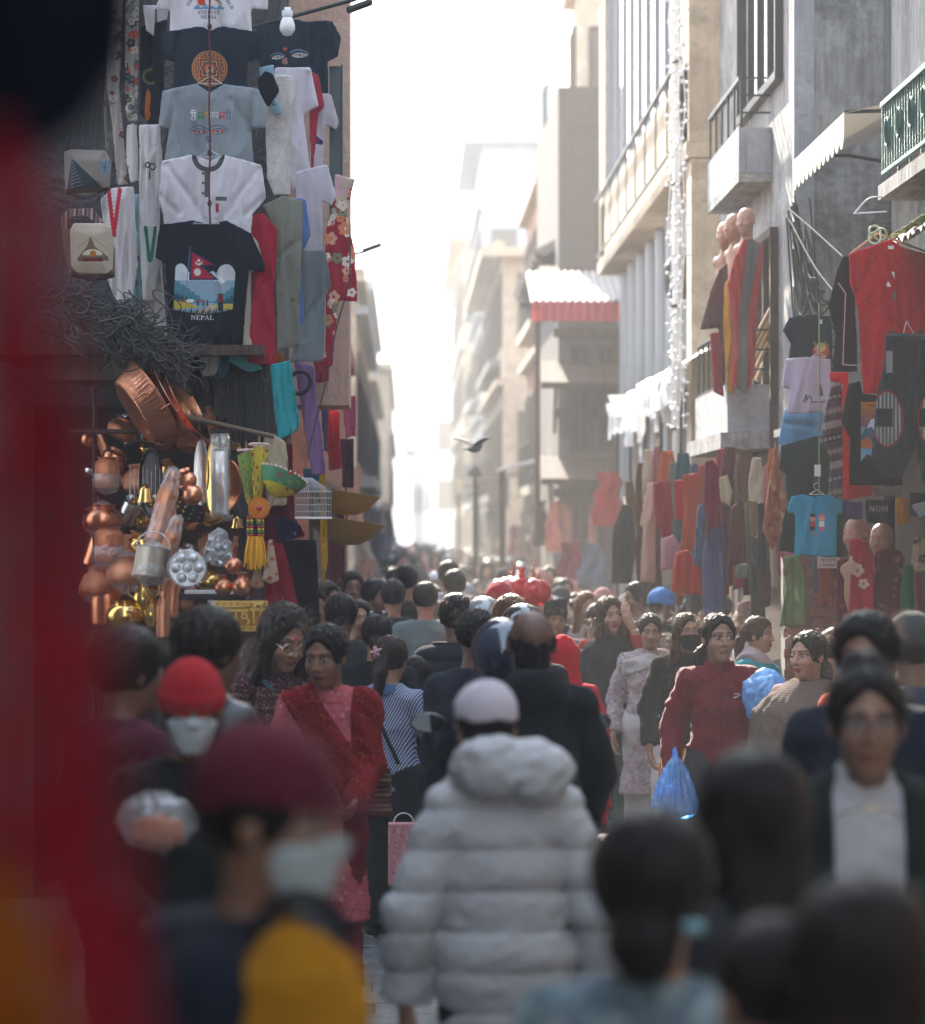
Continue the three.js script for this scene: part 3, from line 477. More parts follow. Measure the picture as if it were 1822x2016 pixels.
function hairGeo(style, o, h) {
  const L = o.len ?? 0.35, t = o.vol ?? (style === 'short' ? 0.011 : 0.014);
  const st = (x, y, z) => style === 'short' ? 0.0035 * noise3(x * 90, y * 60, z * 90) + 0.0028 * noise3(x * 38, y * 26, z * 38) : 0.003 * noise3(x * 110, y * 14, z * 110) + 0.0045 * noise3(x * 34, y * 8, z * 34);
  const f = (x, y, z) => {
    let d = ell(x, y, z, c42_, [0.074 + t, 0.083 + t, 0.093 + t]);
    if (style === 'bald') { d = Math.min(d, cap(x, y, z, bh_[0], bh_[1], 0.062, 0.056)); d = smax(d, y - 0.012 + 0.012 * noise3(x * 30, y * 20, z * 30) - 0.35 * Math.max(0, Math.abs(x) - 0.03), 0.02); d = Math.max(d, -0.1 - y, z - 0.025); d += st(x, y, z); return d; }
    const low = style === 'short' ? -0.055 - 0.0 * z : -0.07;
    d = Math.max(d, low - y - (z > 0 ? -z * 0.9 : 0));
    const part = o.part ?? 0;
    const face = style === 'short' ? ell(x, y, z, hf_[0], hf_[1]) : style === 'long' ? ell(x, y, z, hf_[2], hf_[3]) : ell(x, y, z, hf_[4], hf_[5]);
    d = smax(d, -face, 0.012);
    if (part) d = smax(d, -cap(x, y, z, c44_, c45_, 0.012), 0.012);
    if (style === 'bun') d = smin(d, ell(x, y, z, o.bun ?? [0, 0.02, -0.125], o.bunR ?? [0.045, 0.042, 0.038]), 0.012);
    if (style === 'pony') { const q = smin(cap(x, y, z, c46_, c47_, 0.03, 0.036), cap(x, y, z, c47_, [0.02, -L, -0.14], 0.036, 0.014), 0.02); d = smin(d, q, 0.015); }
    if (style === 'long') {
      let q = cap(x, y, z, c48_, [0, -L, -0.1], 0.085, 0.1 * (o.wide ?? 1), 0.55);
      const ax = Math.abs(x), fy = -L * (o.front ?? 0.8);
      q = smin(q, cap(ax, y, z, c49_, c50_, 0.024, 0.032), 0.03); q = smin(q, cap(ax, y, z, c50_, [0.105 * (o.wide ?? 1), fy, 0.03], 0.034, 0.02), 0.03);
      q += 0.012 * noise3(x * 22, y * 10, z * 22) * (o.curl ?? 0.6); d = smin(d, q, 0.03);
    }
    return Math.abs(d) < 0.02 ? d + st(x, y, z) : d;
  };
  const lo = [-0.24, style === 'long' || style === 'pony' ? -L - 0.08 : -0.14, -0.24], hi = [0.24, 0.18, 0.14];
  const g = nets(f, lo, hi, h, { skip: 1.8 });
  if (!o.stray) return g;
  const l = [];                                        // single loose strands
  for (let i = 0; i < o.stray; i++) {
    const a = rr(-Math.PI, Math.PI), up = style === 'long' && rnd() < 0.65; let p = up ? V3(Math.sign(Math.sin(a)) * rr(0.09, 0.125) * (o.wide ?? 1), rr(-L * 0.8, 0.0), rr(-0.1, 0.04)) : V3(Math.sin(a) * 0.085, 0.034 + rr(0.02, 0.09), -0.016 + Math.cos(a) * 0.1);
    if (p.z > 0.06) continue; const v = p.clone().normalize().multiplyScalar(0.012).add(V3(rr(-0.006, 0.006), up ? -0.02 : rr(-0.004, 0.008), rr(-0.006, 0.006))), pts = [p.clone().multiplyScalar(0.9)];
    v.multiplyScalar(0.55); for (let k = 0; k < 5; k++) { p = p.clone().add(v); v.y -= 0.003; v.x += rr(-0.002, 0.002); v.multiplyScalar(0.95); pts.push(p); }
    l.push(tube(pts, 0.0006, 6, 3));
  }
  g.userData.stray = l.length ? merge(l) : null; return g;
}
function shellGeo(region, t, h, lo = [-0.13, -0.16, -0.15], hi = [0.13, 0.2, 0.16]) { return nets((x, y, z) => Math.max(headSDF(x, y, z) - t, region(x, y, z)), lo, hi, h, { skip: 2 }); }
function hat(kind, h, o = {}) {
  if (kind === 'cap') {
    const f = (x, y, z) => { let d = ell(x, y, z, c51_, c52_); d = Math.max(d, 0.035 - y + (z < 0 ? 0.15 * z : 0)); d += 0.002 * Math.sin(Math.atan2(x, z) * 6); return Math.abs(d) < 0.03 ? d + fold(x, y, z, 0.002, 2) : d; };
    const brim = (x, y, z) => { const q = Math.hypot(x / 0.088, (z - 0.075) / (o.brim ?? 0.095)); return Math.max((q - 1) * 0.07, Math.abs(y - 0.042 + 2.6 * x * x + 0.18 * (z - 0.08)) - 0.0045, 0.045 - z); };
    return nets((x, y, z) => smin(f(x, y, z), brim(x, y, z), 0.006), [-0.13, -0.03, -0.16], [0.13, 0.18, 0.22], h, { skip: 2 });
  }
  if (kind === 'beanie') return nets((x, y, z) => { let d = ell(x, y, z, c53_, c54_); d = Math.max(d, 0.012 - y - 0.2 * z); const c = Math.abs(y - 0.03 + 0.2 * -z * -1) < 0.03 ? 0.006 : 0; return d - c + 0.002 * Math.sin(Math.atan2(x, z) * 50); }, [-0.13, -0.06, -0.16], [0.13, 0.19, 0.16], h, { skip: 2.4 });
  if (kind === 'topi') return nets((x, y, z) => { const k = clamp((y - 0.03) / 0.12), s = x * 0.25; let d = (Math.hypot(x / (0.092 - 0.02 * k), (z + 0.014) / (0.112 - 0.03 * k)) - 1) * 0.08; return Math.max(d, 0.03 - y, y - 0.145 - s - 0.1 * z); }, [-0.13, 0, -0.16], [0.13, 0.22, 0.16], h, { skip: 2.4 });
  if (kind === 'helmet') return nets((x, y, z) => { let d = ell(x, y, z, c55_, c56_); d = Math.max(d, -0.085 - y); return Math.max(d, -ell(x, y, z, c57_, c58_)); }, [-0.16, -0.13, -0.18], [0.16, 0.2, 0.18], h, { skip: 2.2 });
  if (kind === 'headscarf') return nets((x, y, z) => { let d = ell(x, y, z, c59_, c60_); d = smin(d, cap(x, y, z, c61_, c62_, 0.095, 0.15), 0.06); d = smax(d, -ell(x, y, z, c63_, c64_), 0.02); return Math.max(Math.abs(d) < 0.05 ? d + fold(x, y, z, 0.006, 1.3) : d, -0.3 - y); }, [-0.22, -0.33, -0.24], [0.22, 0.18, 0.18], h, { skip: 2.2 });
}
// o: x,y = photo point of the crown, d = distance, face = turn in degrees (0 looks at the camera)
function person(o) {
  const hd = o.lod ?? 0.0075, top = P(o.x, o.y, o.d), crown = o.crown ?? 0.012;
  const g = thing('person', o.label, 'person', [top.x, 0, top.z], (o.face ?? 0) * Math.PI / 180, o.group);
  let s = top.y / (1.7 + crown); if (o.s) { s = o.s; g.position.y = top.y - s * (1.7 + crown); } g.scale.setScalar(s);
  const J = { ...REST, ...(o.sit ? SIT : {}), ...(o.pose ?? {}) }, b = o.bulk ?? 1, sk = SK[o.skin ?? 'a'], hs = o.hs ?? 1;
  if (o.stride) { const q = o.stride; J.kL = [0.095, 0.5, 0.14 * q]; J.aL = [0.1, 0.09, 0.2 * q]; J.kR = [-0.095, 0.49, -0.02]; J.aR = [-0.1, 0.12, -0.24 * q]; }
  // body: trunk and limbs on one grid, head and hands on finer grids of their own, all one mesh
  const bodyF = (x, y, z) => {
    let d = torso(x, y, z, b); d = smin(d, cap(x, y, z, J.nk, [0, 1.53, 0.0], 0.053, 0.05), 0.03);
    d = smin(d, Math.min(arm(x, y, z, J.sL, J.eL, J.wL, 0), arm(x, y, z, J.sR, J.eR, J.wR, 0)), 0.03);
    d = smin(d, Math.min(leg(x, y, z, J.hL, J.kL, J.aL, 0), leg(x, y, z, J.hR, J.kR, J.aR, 0)), 0.03);
    for (const a of [J.aL, J.aR]) d = smin(d, cap(x, y, z, [a[0], a[1] - 0.03, a[2] - 0.01], [a[0] * 1.1, a[1] - 0.042, a[2] + 0.15], 0.035, 0.026), 0.03);
    return d;
  };
  const js = Object.values(J), lo = [0, 1, 2].map((i) => Math.min(...js.map((q) => q[i])) - 0.2), hi = [0, 1, 2].map((i) => Math.max(...js.map((q) => q[i])) + 0.2); lo[1] = Math.max(lo[1], -0.03);
  const geos = [nets(bodyF, lo, hi, o.bodyH ?? Math.max(0.022, hd * 2.2), { color: () => sk, skip: 1.6 })];
  const hy = (o.yaw ?? 0) * Math.PI / 180, hp = (o.pitch ?? 0) * Math.PI / 180, hr = (o.roll ?? 0) * Math.PI / 180;
  const Q = new THREE.Matrix4().makeTranslation(o.hx ?? 0, 1.585 - 0.115 * hs, o.hz ?? 0.02).multiply(new THREE.Matrix4().makeRotationFromEuler(new THREE.Euler(hp, hy, hr, 'YXZ'))).multiply(new THREE.Matrix4().makeScale(hs, hs, hs)).multiply(new THREE.Matrix4().makeTranslation(0, 0.115, 0));
  const ho = o.faceOpt ?? {};
  geos.push(nets((x, y, z) => smin(headSDF(x, y, z), cap(x, y, z, [0, -0.05, -0.02], [0, -0.13, -0.03], 0.05, 0.05), 0.03), [-0.11, -0.15, -0.14], [0.11, 0.14, 0.13], Math.min(hd, 0.014), { color: (x, y, z) => headColor(x, y, z, sk, ho), skip: 2 }).applyMatrix4(Q));
  for (const [w, e, left, cu, rot] of [[J.wL, J.eL, true, o.curlL ?? 0.5, o.palmL ?? 0], [J.wR, J.eR, false, o.curlR ?? 0.5, o.palmR ?? 0]]) {
    const dir = V3(w[0] - e[0], w[1] - e[1], w[2] - e[2]).normalize(), q = new THREE.Quaternion().setFromUnitVectors(V3(0, -1, 0), dir), m = new THREE.Matrix4().makeRotationFromQuaternion(q.multiply(new THREE.Quaternion().setFromAxisAngle(V3(0, 1, 0), rot + (left ? -1.3 : 1.3)))).setPosition(w[0] + dir.x * 0.01, w[1] + dir.y * 0.01, w[2] + dir.z * 0.01);
    geos.push(handGeo(o.handH ?? Math.max(0.007, hd), cu, sk, left).applyMatrix4(m));
  }
  const body = mergeGeometries(geos); mesh('body', body, skinMat, g);
  const add = (n, geo, m) => { geo.applyMatrix4(Q); return mesh(n, geo, m, g); }, hh = Math.max(hd * 1.15, 0.006);
  if (o.hair) { const hg = hairGeo(o.hair.style, { stray: hd < 0.0095 && !o.hat ? 90 : 0, ...o.hair }, hh), sg = hg.userData.stray; hg.userData = {}; const hm = add('hair', hg, hairMat(o.hair.color ?? '#17110f')); if (sg) { sg.applyMatrix4(Q); mesh('loose_strands', sg, strayM, hm); } }
  if (o.hat) add(o.hat.kind === 'helmet' ? 'helmet' : o.hat.kind === 'headscarf' ? 'headscarf' : 'hat', (() => { const q = hat(o.hat.kind, hh, o.hat); if (o.hat.turn) q.rotateY(o.hat.turn * Math.PI / 180); return q; })(), o.hat.m);
  if (o.mask) add('face_mask', shellGeo((x, y, z) => Math.max(y + 0.012 + Math.abs(x) * 0.12, -0.118 - y, 0.012 - z + Math.abs(y + 0.06) * 0.25), 0.007, hh), o.mask);
  if (o.glasses) { const l = []; for (const sx of [-1, 1]) { l.push(new THREE.TorusGeometry(0.024, 0.0018, 5, 20).scale(1.1, 0.95, 1).translate(sx * 0.033, 0, 0.1)); l.push(bar(V3(sx * 0.058, 0.004, 0.098), V3(sx * 0.078, 0.008, 0.0), 0.0016, 4)); } l.push(bar(V3(-0.009, 0.004, 0.1), V3(0.009, 0.004, 0.1), 0.0018, 4)); add('glasses', merge(l), o.glasses); }
  for (const c of o.wear ?? []) {
    if (c.cut) { const m2 = band(J, b, c, c.h ?? Math.max(0.012, hd * 1.7)); mesh(c.name, m2, c.m, g); continue; }
    mesh(c.name, clothes(c.kind, J, c, b, c.h ?? (c.kind === 'legs' ? Math.max(0.02, hd * 2.2) : Math.max(0.0125, hd * 1.7))), c.m, g);
  }
  if (o.shoes !== false) for (const a of [J.aL, J.aR]) mesh('shoe', nets((x, y, z) => Math.max(smin(cap(x, y, z, [0, -0.02, -0.02], [0, -0.035, 0.16], 0.047, 0.036), cap(x, y, z, [0, 0.02, -0.02], [0, -0.03, 0], 0.045, 0.045), 0.03), -0.07 - y), [-0.08, -0.1, -0.1], [0.08, 0.09, 0.23], 0.014, { skip: 2 }).translate(a[0], a[1], a[2]), o.shoeM ?? M([0.03, 0.025, 0.022], 0.5), g);
  return { g, J, Q, add, s };
}

// ---------- hanging clothes ----------
const FR = { a: [106.2, 0, 0.3498], b: [106.2, 663.8, 0.3498], r: [1168.3, 0, 0.3588], s: [1168.3, 610.7, 0.3588], D: [0, 0, 1] };
const tr = (f, s) => s.trim().split(/\s+/).map((p) => { const [x, y] = p.split(',').map(Number); return [FR[f][0] + x * FR[f][2], FR[f][1] + y * FR[f][2]]; });
let clothN = 0;
// a garment cut to an outline: two layers of cloth with rounded edges and hanging folds; draw(ctx) paints the print in the same units as the outline
function garment(name, label, category, f, outline, d, col, o = {}) {
  const q = tr(f, outline), xs = q.map((p) => p[0]), ys = q.map((p) => p[1]), x0 = Math.min(...xs), x1 = Math.max(...xs), y0 = Math.min(...ys), y1 = Math.max(...ys), k = d / F, cx = (x0 + x1) / 2;
  const w = (x1 - x0) * k, hgt = (y1 - y0) * k, pts = q.map(([x, y]) => [(x - cx) * k, (y0 - y) * k]);
  const id = ++clothN * 7.31, am = (o.fold ?? 1.35) * 0.016, th = o.thick ?? 0.0135, sc0 = o.zs ?? 1, cr = (o.crease ?? []).map((s) => tr(f, s).map(([x, y]) => [(x - cx) * k, (y0 - y) * k])), fq = o.freq ?? 1;
  const zf = (x, y) => {
    const drop = sst(0, -0.25, y); let z = am * (1.0 * noise3(x * 4 * fq + id, y * 1.3, id) + (0.5 + drop * 0.5) * rid(x * 9 * fq, y * 1.8 + x * 2, id + 4) + 0.3 * rid(x * 18 * fq, y * 7, id + 9));
    for (const c of cr) { const ax = c[0][0], ay = c[0][1], ex = c[1][0] - ax, ey = c[1][1] - ay, t = clamp(((x - ax) * ex + (y - ay) * ey) / (ex * ex + ey * ey)), e = ((x - ax - ex * t) ** 2 + (y - ay - ey * t) ** 2) / 0.0003; if (e < 6) z -= 0.013 * Math.exp(-e); }
    return z;
  };
  const sdf = (x, y, z) => { const p = poly2(pts, x, y); if (p > 0.05) return p; const hf = th * (0.65 + 0.35 * sst(0, 0.07, -p)) * sc0; return Math.max(p * 0.8, (Math.abs(z - zf(x, y) * sc0) - hf) * 0.75); };
  const geo = nets(sdf, [-w / 2 - 0.02, -hgt - 0.02, -0.06], [w / 2 + 0.02, 0.02, 0.06], o.h ?? 0.0088, { skip: 1.6, uv: (x, y) => [(x + w / 2) / w, 1 + y / hgt] });
  const g = thing(name, label, category, P(cx, y0, d), o.turn ?? 0, o.group);
  let m;
  if (o.draw) {
    const sc = (o.res ?? 480) / Math.max(x1 - x0, y1 - y0), W = Math.max(16, Math.round((x1 - x0) * sc)), H = Math.max(16, Math.round((y1 - y0) * sc));
    const t = canvas(W, H, (c) => { c.fillStyle = '#' + lin(col).getHexString(); c.fillRect(0, 0, W, H); c.scale(sc, sc); c.translate(-x0, -y0); c.translate(FR[f][0], FR[f][1]); c.scale(FR[f][2], FR[f][2]); o.draw(c); });
    m = M('#ffffff', o.rough ?? 0.92, { specularIntensity: 0.25, map: t, bumpMap: tint(weave, [w * 28, hgt * 28]), bumpScale: 0.0015, ...(o.mat ?? {}) });
  } else m = M(col, o.rough ?? 0.92, { specularIntensity: 0.25, bumpMap: tint(weave, [w * 28, hgt * 28]), bumpScale: 0.0015, ...(o.mat ?? {}) });
  mesh(o.part ?? 'cloth', geo, m, g); const L = (x, y, dz = 0) => { const [X, Y] = tr(f, x + ',' + y)[0]; return V3((X - cx) * k, (y0 - Y) * k, dz); };
  if (o.neck) { // wire hanger showing in the collar: a hook, two slopes and a bottom rail
    const [hx, hy, hw] = o.neck, a = L(hx, hy, 0.022), s = hw * FR[f][2] * k; mesh('hanger', merge([bar(a.clone().add(V3(-s, -s * 0.62, 0)), a, 0.0022, 5), bar(a, a.clone().add(V3(s, -s * 0.62, 0)), 0.0022, 5), bar(a.clone().add(V3(-s, -s * 0.62, 0)), a.clone().add(V3(s, -s * 0.62, 0)), 0.0022, 5), new THREE.TorusGeometry(0.017, 0.002, 5, 12, 4.2).translate(a.x, a.y + 0.02, a.z)]), M([0.5, 0.5, 0.5], 0.35, { metalness: 0.8 }), g); }
  if (o.extra) o.extra(g, L, k * FR[f][2]);
  return g;
}
const pattern = (cols, n, sz, kind = 'flower') => (c) => { // scattered print, drawn over a wide field
  let s = 5; const R = () => (s = (s * 16807) % 2147483647) / 2147483647;
  for (let i = 0; i < n; i++) { const x = R() * 2200 - 100, y = R() * 2300 - 100, q = sz * (0.6 + R() * 0.8); c.fillStyle = c.strokeStyle = cols[Math.floor(R() * cols.length)]; c.lineWidth = sz * 0.16;
    if (kind === 'flower') for (let k = 0; k < 5; k++) { c.beginPath(); c.arc(x + Math.cos(k * 1.257 + i) * q * 0.5, y + Math.sin(k * 1.257 + i) * q * 0.5, q * 0.34, 0, 7); c.fill(); }
    else if (kind === 'curl') { c.beginPath(); c.arc(x, y, q, R() * 6, R() * 6 + 3.4); c.stroke(); } else { c.beginPath(); c.arc(x, y, q * 0.5, 0, 7); c.fill(); } }
};
function eyeShape(c, x, y, w, iris, lid, fl = 1) { // painted wisdom eye: lid arcs, iris rings
  c.lineWidth = w * 0.045; c.strokeStyle = lid; c.fillStyle = '#e8e4de';
  c.beginPath(); c.moveTo(x - w * 0.5, y + w * 0.06); c.quadraticCurveTo(x - w * 0.1, y - w * 0.34, x + w * 0.5, y); c.quadraticCurveTo(x, y + w * 0.3, x - w * 0.5, y + w * 0.06); c.fill(); c.stroke();
  c.fillStyle = iris; for (const s of [-1, 1]) { c.beginPath(); c.moveTo(x + s * w * 0.44, y + w * 0.02); c.lineTo(x + s * w * 0.16, y - w * 0.14); c.lineTo(x + s * w * 0.16, y + w * 0.14); c.fill(); }
  c.fillStyle = '#41557e'; c.beginPath(); c.arc(x, y, w * 0.15, 0, 7); c.fill(); c.strokeStyle = '#dfe3ea'; c.lineWidth = w * 0.025; c.beginPath(); c.arc(x, y, w * 0.1, 0, 7); c.stroke(); c.fillStyle = '#1a2233'; c.beginPath(); c.arc(x, y, w * 0.055, 0, 7); c.fill();
  c.strokeStyle = lid; c.lineWidth = w * 0.05; c.beginPath(); c.moveTo(x - w * 0.62, y - w * 0.1); c.quadraticCurveTo(x - w * 0.05, y - w * 0.62, x + w * 0.6, y - w * 0.06); c.stroke();
}
function nepalFlag(c, x, y, s) { // the double-pennant flag
  c.save(); c.translate(x, y); c.scale(s, s);
  c.beginPath(); c.moveTo(0, 0); c.lineTo(155, 88); c.lineTo(68, 92); c.lineTo(160, 170); c.lineTo(-10, 172); c.closePath(); c.fillStyle = '#2c3566'; c.fill();
  c.beginPath(); c.moveTo(8, 14); c.lineTo(132, 82); c.lineTo(48, 86); c.lineTo(138, 162); c.lineTo(2, 163); c.closePath(); c.fillStyle = '#b8283c'; c.fill();
  c.fillStyle = '#e9e4e0'; c.beginPath(); c.arc(46, 66, 22, 0.1, 3.04); c.arc(46, 56, 20, 2.8, 0.3, true); c.fill(); c.beginPath(); c.arc(46, 60, 9, 0, 7); c.fill();
  c.beginPath(); for (let i = 0; i < 28; i++) { const r = i % 2 ? 17 : 27, a = i * Math.PI / 14; c.lineTo(38 + Math.cos(a) * r, 126 + Math.sin(a) * r); } c.fill(); c.restore();
}
const G1 = 'shirts on the left display';
// the central column of shirts on a rope
garment('t_shirt', 'white t-shirt with EVEREST NEPAL mountain print at the top of the rope', 't-shirt', 'a', '640,-70 800,-110 960,-110 1210,-70 1205,55 1110,50 1118,200 650,200 655,60 560,50', 18.28, '#d9d3d6', { group: G1, draw: (c) => {
  c.fillStyle = '#2a3350'; c.textAlign = 'center'; c.font = 'bold 27px serif'; c.fillText('EVEREST', 874, 82); c.fillText('NEPAL', 874, 108);
  for (const [t, x, y, a] of [['TOP', 772, 14, -1.05], ['OF', 800, -32, -0.7], ['THE', 872, -56, 0], ['WORLD', 975, 8, 1.0]]) { c.save(); c.translate(x, y); c.rotate(a); c.fillText(t, 0, 6); c.restore(); }
  c.fillStyle = '#6d93b8'; c.beginPath(); c.moveTo(790, 56); for (let i = 0; i <= 8; i++) c.lineTo(790 + i * 21, i % 2 ? 18 + (i % 3) * 8 : 48); c.lineTo(960, 56); c.fill(); c.fillStyle = '#d24a36'; c.beginPath(); c.arc(832, 12, 22, 0, 7); c.fill(); c.strokeStyle = '#3b8a68'; c.lineWidth = 7; c.beginPath(); c.arc(880, 60, 74, -1.2, -0.45); c.stroke(); c.strokeStyle = '#d98a34'; c.beginPath(); c.arc(880, 60, 65, -1.2, -0.45); c.stroke(); } });
garment('t_shirt', 'black t-shirt with round mandala print, second on the rope', 't-shirt', 'a', '600,190 640,172 830,147 880,172 940,147 1120,175 1185,190 1195,230 1165,335 1092,345 1095,560 670,560 678,345 625,335', 18.22, '#202a38', { group: G1, neck: [880, 115, 62], crease: ['678,345 700,200', '1092,345 1070,200'], draw: (c) => {
  const x = 878, y = 388; c.fillStyle = '#c98f55'; c.beginPath(); for (let i = 0; i < 96; i++) { const r = i % 2 ? 104 : 95, a = i * Math.PI / 48; c.lineTo(x + Math.cos(a) * r, y + Math.sin(a) * r); } c.fill();
  for (const [r, k] of [[93, '#7a3a2c'], [86, '#c89462'], [82, '#5b3230'], [72, '#a8674a'], [66, '#35424f']]) { c.fillStyle = k; c.beginPath(); c.arc(x, y, r, 0, 7); c.fill(); }
  for (const [r, k] of [[58, '#b77b50'], [52, '#6a2f2a'], [44, '#c58d5d'], [36, '#31505a'], [26, '#b6553c']]) { c.fillStyle = k; c.fillRect(x - r, y - r, 2 * r, 2 * r); c.fillRect(x - r - 9, y - 9, 2 * r + 18, 18); c.fillRect(x - 9, y - r - 9, 18, 2 * r + 18); }
  for (const [r, k] of [[19, '#d6a872'], [13, '#39302e']]) { c.fillStyle = k; c.beginPath(); c.arc(x, y, r, 0, 7); c.fill(); } for (let i = 0; i < 40; i++) { const a = i * Math.PI / 20; c.fillStyle = i % 2 ? '#d9a267' : '#8a3b33'; c.beginPath(); c.arc(x + Math.cos(a) * 77, y + Math.sin(a) * 77, 3.4, 0, 7); c.fill(); } } });
garment('t_shirt', 'grey t-shirt with painted wisdom eyes and coloured mantra letters', 't-shirt', 'a', '610,515 800,470 880,520 960,470 1150,500 1178,560 1210,612 1190,722 1112,730 1128,940 618,940 650,722 588,715 602,600', 18.16, '#8b9297', { group: G1, neck: [880, 430, 70], crease: ['650,722 690,540', '1112,730 1120,540', '1112,730 1000,560'], draw: (c) => {
  c.lineWidth = 9; c.lineJoin = 'round'; const gl = [['#e9e6e6', 785, 'h'], ['#2f8054', 828, 'm'], ['#d6a13a', 858, 'i'], ['#c0c4c8', 888, 'p'], ['#c0c4c8', 915, 'd'], ['#c5303c', 948, 'm'], ['#5a5f78', 982, 'h']];
  for (const [k, x, s] of gl) { c.strokeStyle = k; c.lineWidth = 6; c.beginPath(); c.moveTo(x - 19, 636); c.lineTo(x + 19, 634); c.stroke(); c.beginPath(); if (s === 'm') { c.moveTo(x + 12, 636); c.lineTo(x + 12, 672); c.moveTo(x - 12, 636); c.lineTo(x - 12, 664); c.arc(x - 8, 662, 6, 0, 5); c.lineTo(x + 12, 655); } else if (s === 'h') { c.moveTo(x + 10, 636); c.lineTo(x + 10, 680); c.moveTo(x - 14, 648); c.quadraticCurveTo(x + 2, 640, x - 2, 656); c.quadraticCurveTo(x - 18, 668, x, 678); c.moveTo(x - 12, 628); c.quadraticCurveTo(x, 616, x + 10, 626); } else if (s === 'i') { c.moveTo(x + 6, 636); c.lineTo(x + 6, 670); c.moveTo(x - 14, 650); c.quadraticCurveTo(x, 618, x + 12, 634); } else { c.moveTo(x + 8, 636); c.lineTo(x + 8, 668); c.moveTo(x - 8, 636); c.quadraticCurveTo(x - 14, 664, x + 6, 654); } c.stroke(); }
  eyeShape(c, 820, 740, 92, '#c9532f', '#39456e'); eyeShape(c, 925, 740, 92, '#c9532f', '#39456e'); c.strokeStyle = '#39456e'; c.lineWidth = 6; c.beginPath(); c.arc(868, 778, 9, 0, 5.5); c.lineTo(872, 810); c.stroke(); } });
garment('collarless_shirt', 'white collarless long-sleeved shirt with woven neck band and wooden buttons', 'shirt', 'a', '608,908 780,868 880,905 955,868 1170,928 1196,1112 1120,1205 1112,1330 620,1330 615,1205 590,1122', 18.1, '#d6d0d6', { group: G1, neck: [880, 845, 66], crease: ['640,930 860,1250', '1150,950 930,1250', '600,1100 700,1200', '1180,1110 1080,1210'], extra: (g, L, k) => { for (const y of [978, 1032, 1090]) mesh('button', new THREE.SphereGeometry(8 * k, 8, 6).scale(1, 1, 0.6).translate(L(842, y).x, L(842, y).y, 0.026), M([0.05, 0.04, 0.035], 0.4), g); }, draw: (c) => {
  c.lineWidth = 27; c.strokeStyle = '#3b3236'; c.beginPath(); c.moveTo(790, 868); c.quadraticCurveTo(795, 950, 870, 955); c.quadraticCurveTo(940, 950, 950, 868); c.stroke(); c.fillStyle = '#3b3236'; c.fillRect(850, 950, 30, 160);
  c.strokeStyle = '#6f7f78'; c.lineWidth = 2.5; for (let i = 0; i < 26; i++) { const y = 968 + i * 5.5; c.beginPath(); c.moveTo(852, y); c.lineTo(878, y); c.stroke(); const a = 0.25 + i * 0.105; c.beginPath(); c.moveTo(870 + Math.cos(a + 0.1) * 68, 882 + Math.sin(a) * 58); c.lineTo(870 + Math.cos(a + 0.1) * 92, 882 + Math.sin(a) * 84); c.stroke(); }
  c.fillStyle = '#33363c'; c.fillRect(912, 1108, 62, 22); c.fillStyle = '#8e9690'; for (let i = 0; i < 9; i++) c.fillRect(916 + i * 7, 1110, 2.5, 18); c.fillStyle = '#b3323e'; c.fillRect(912, 1146, 16, 50); } });
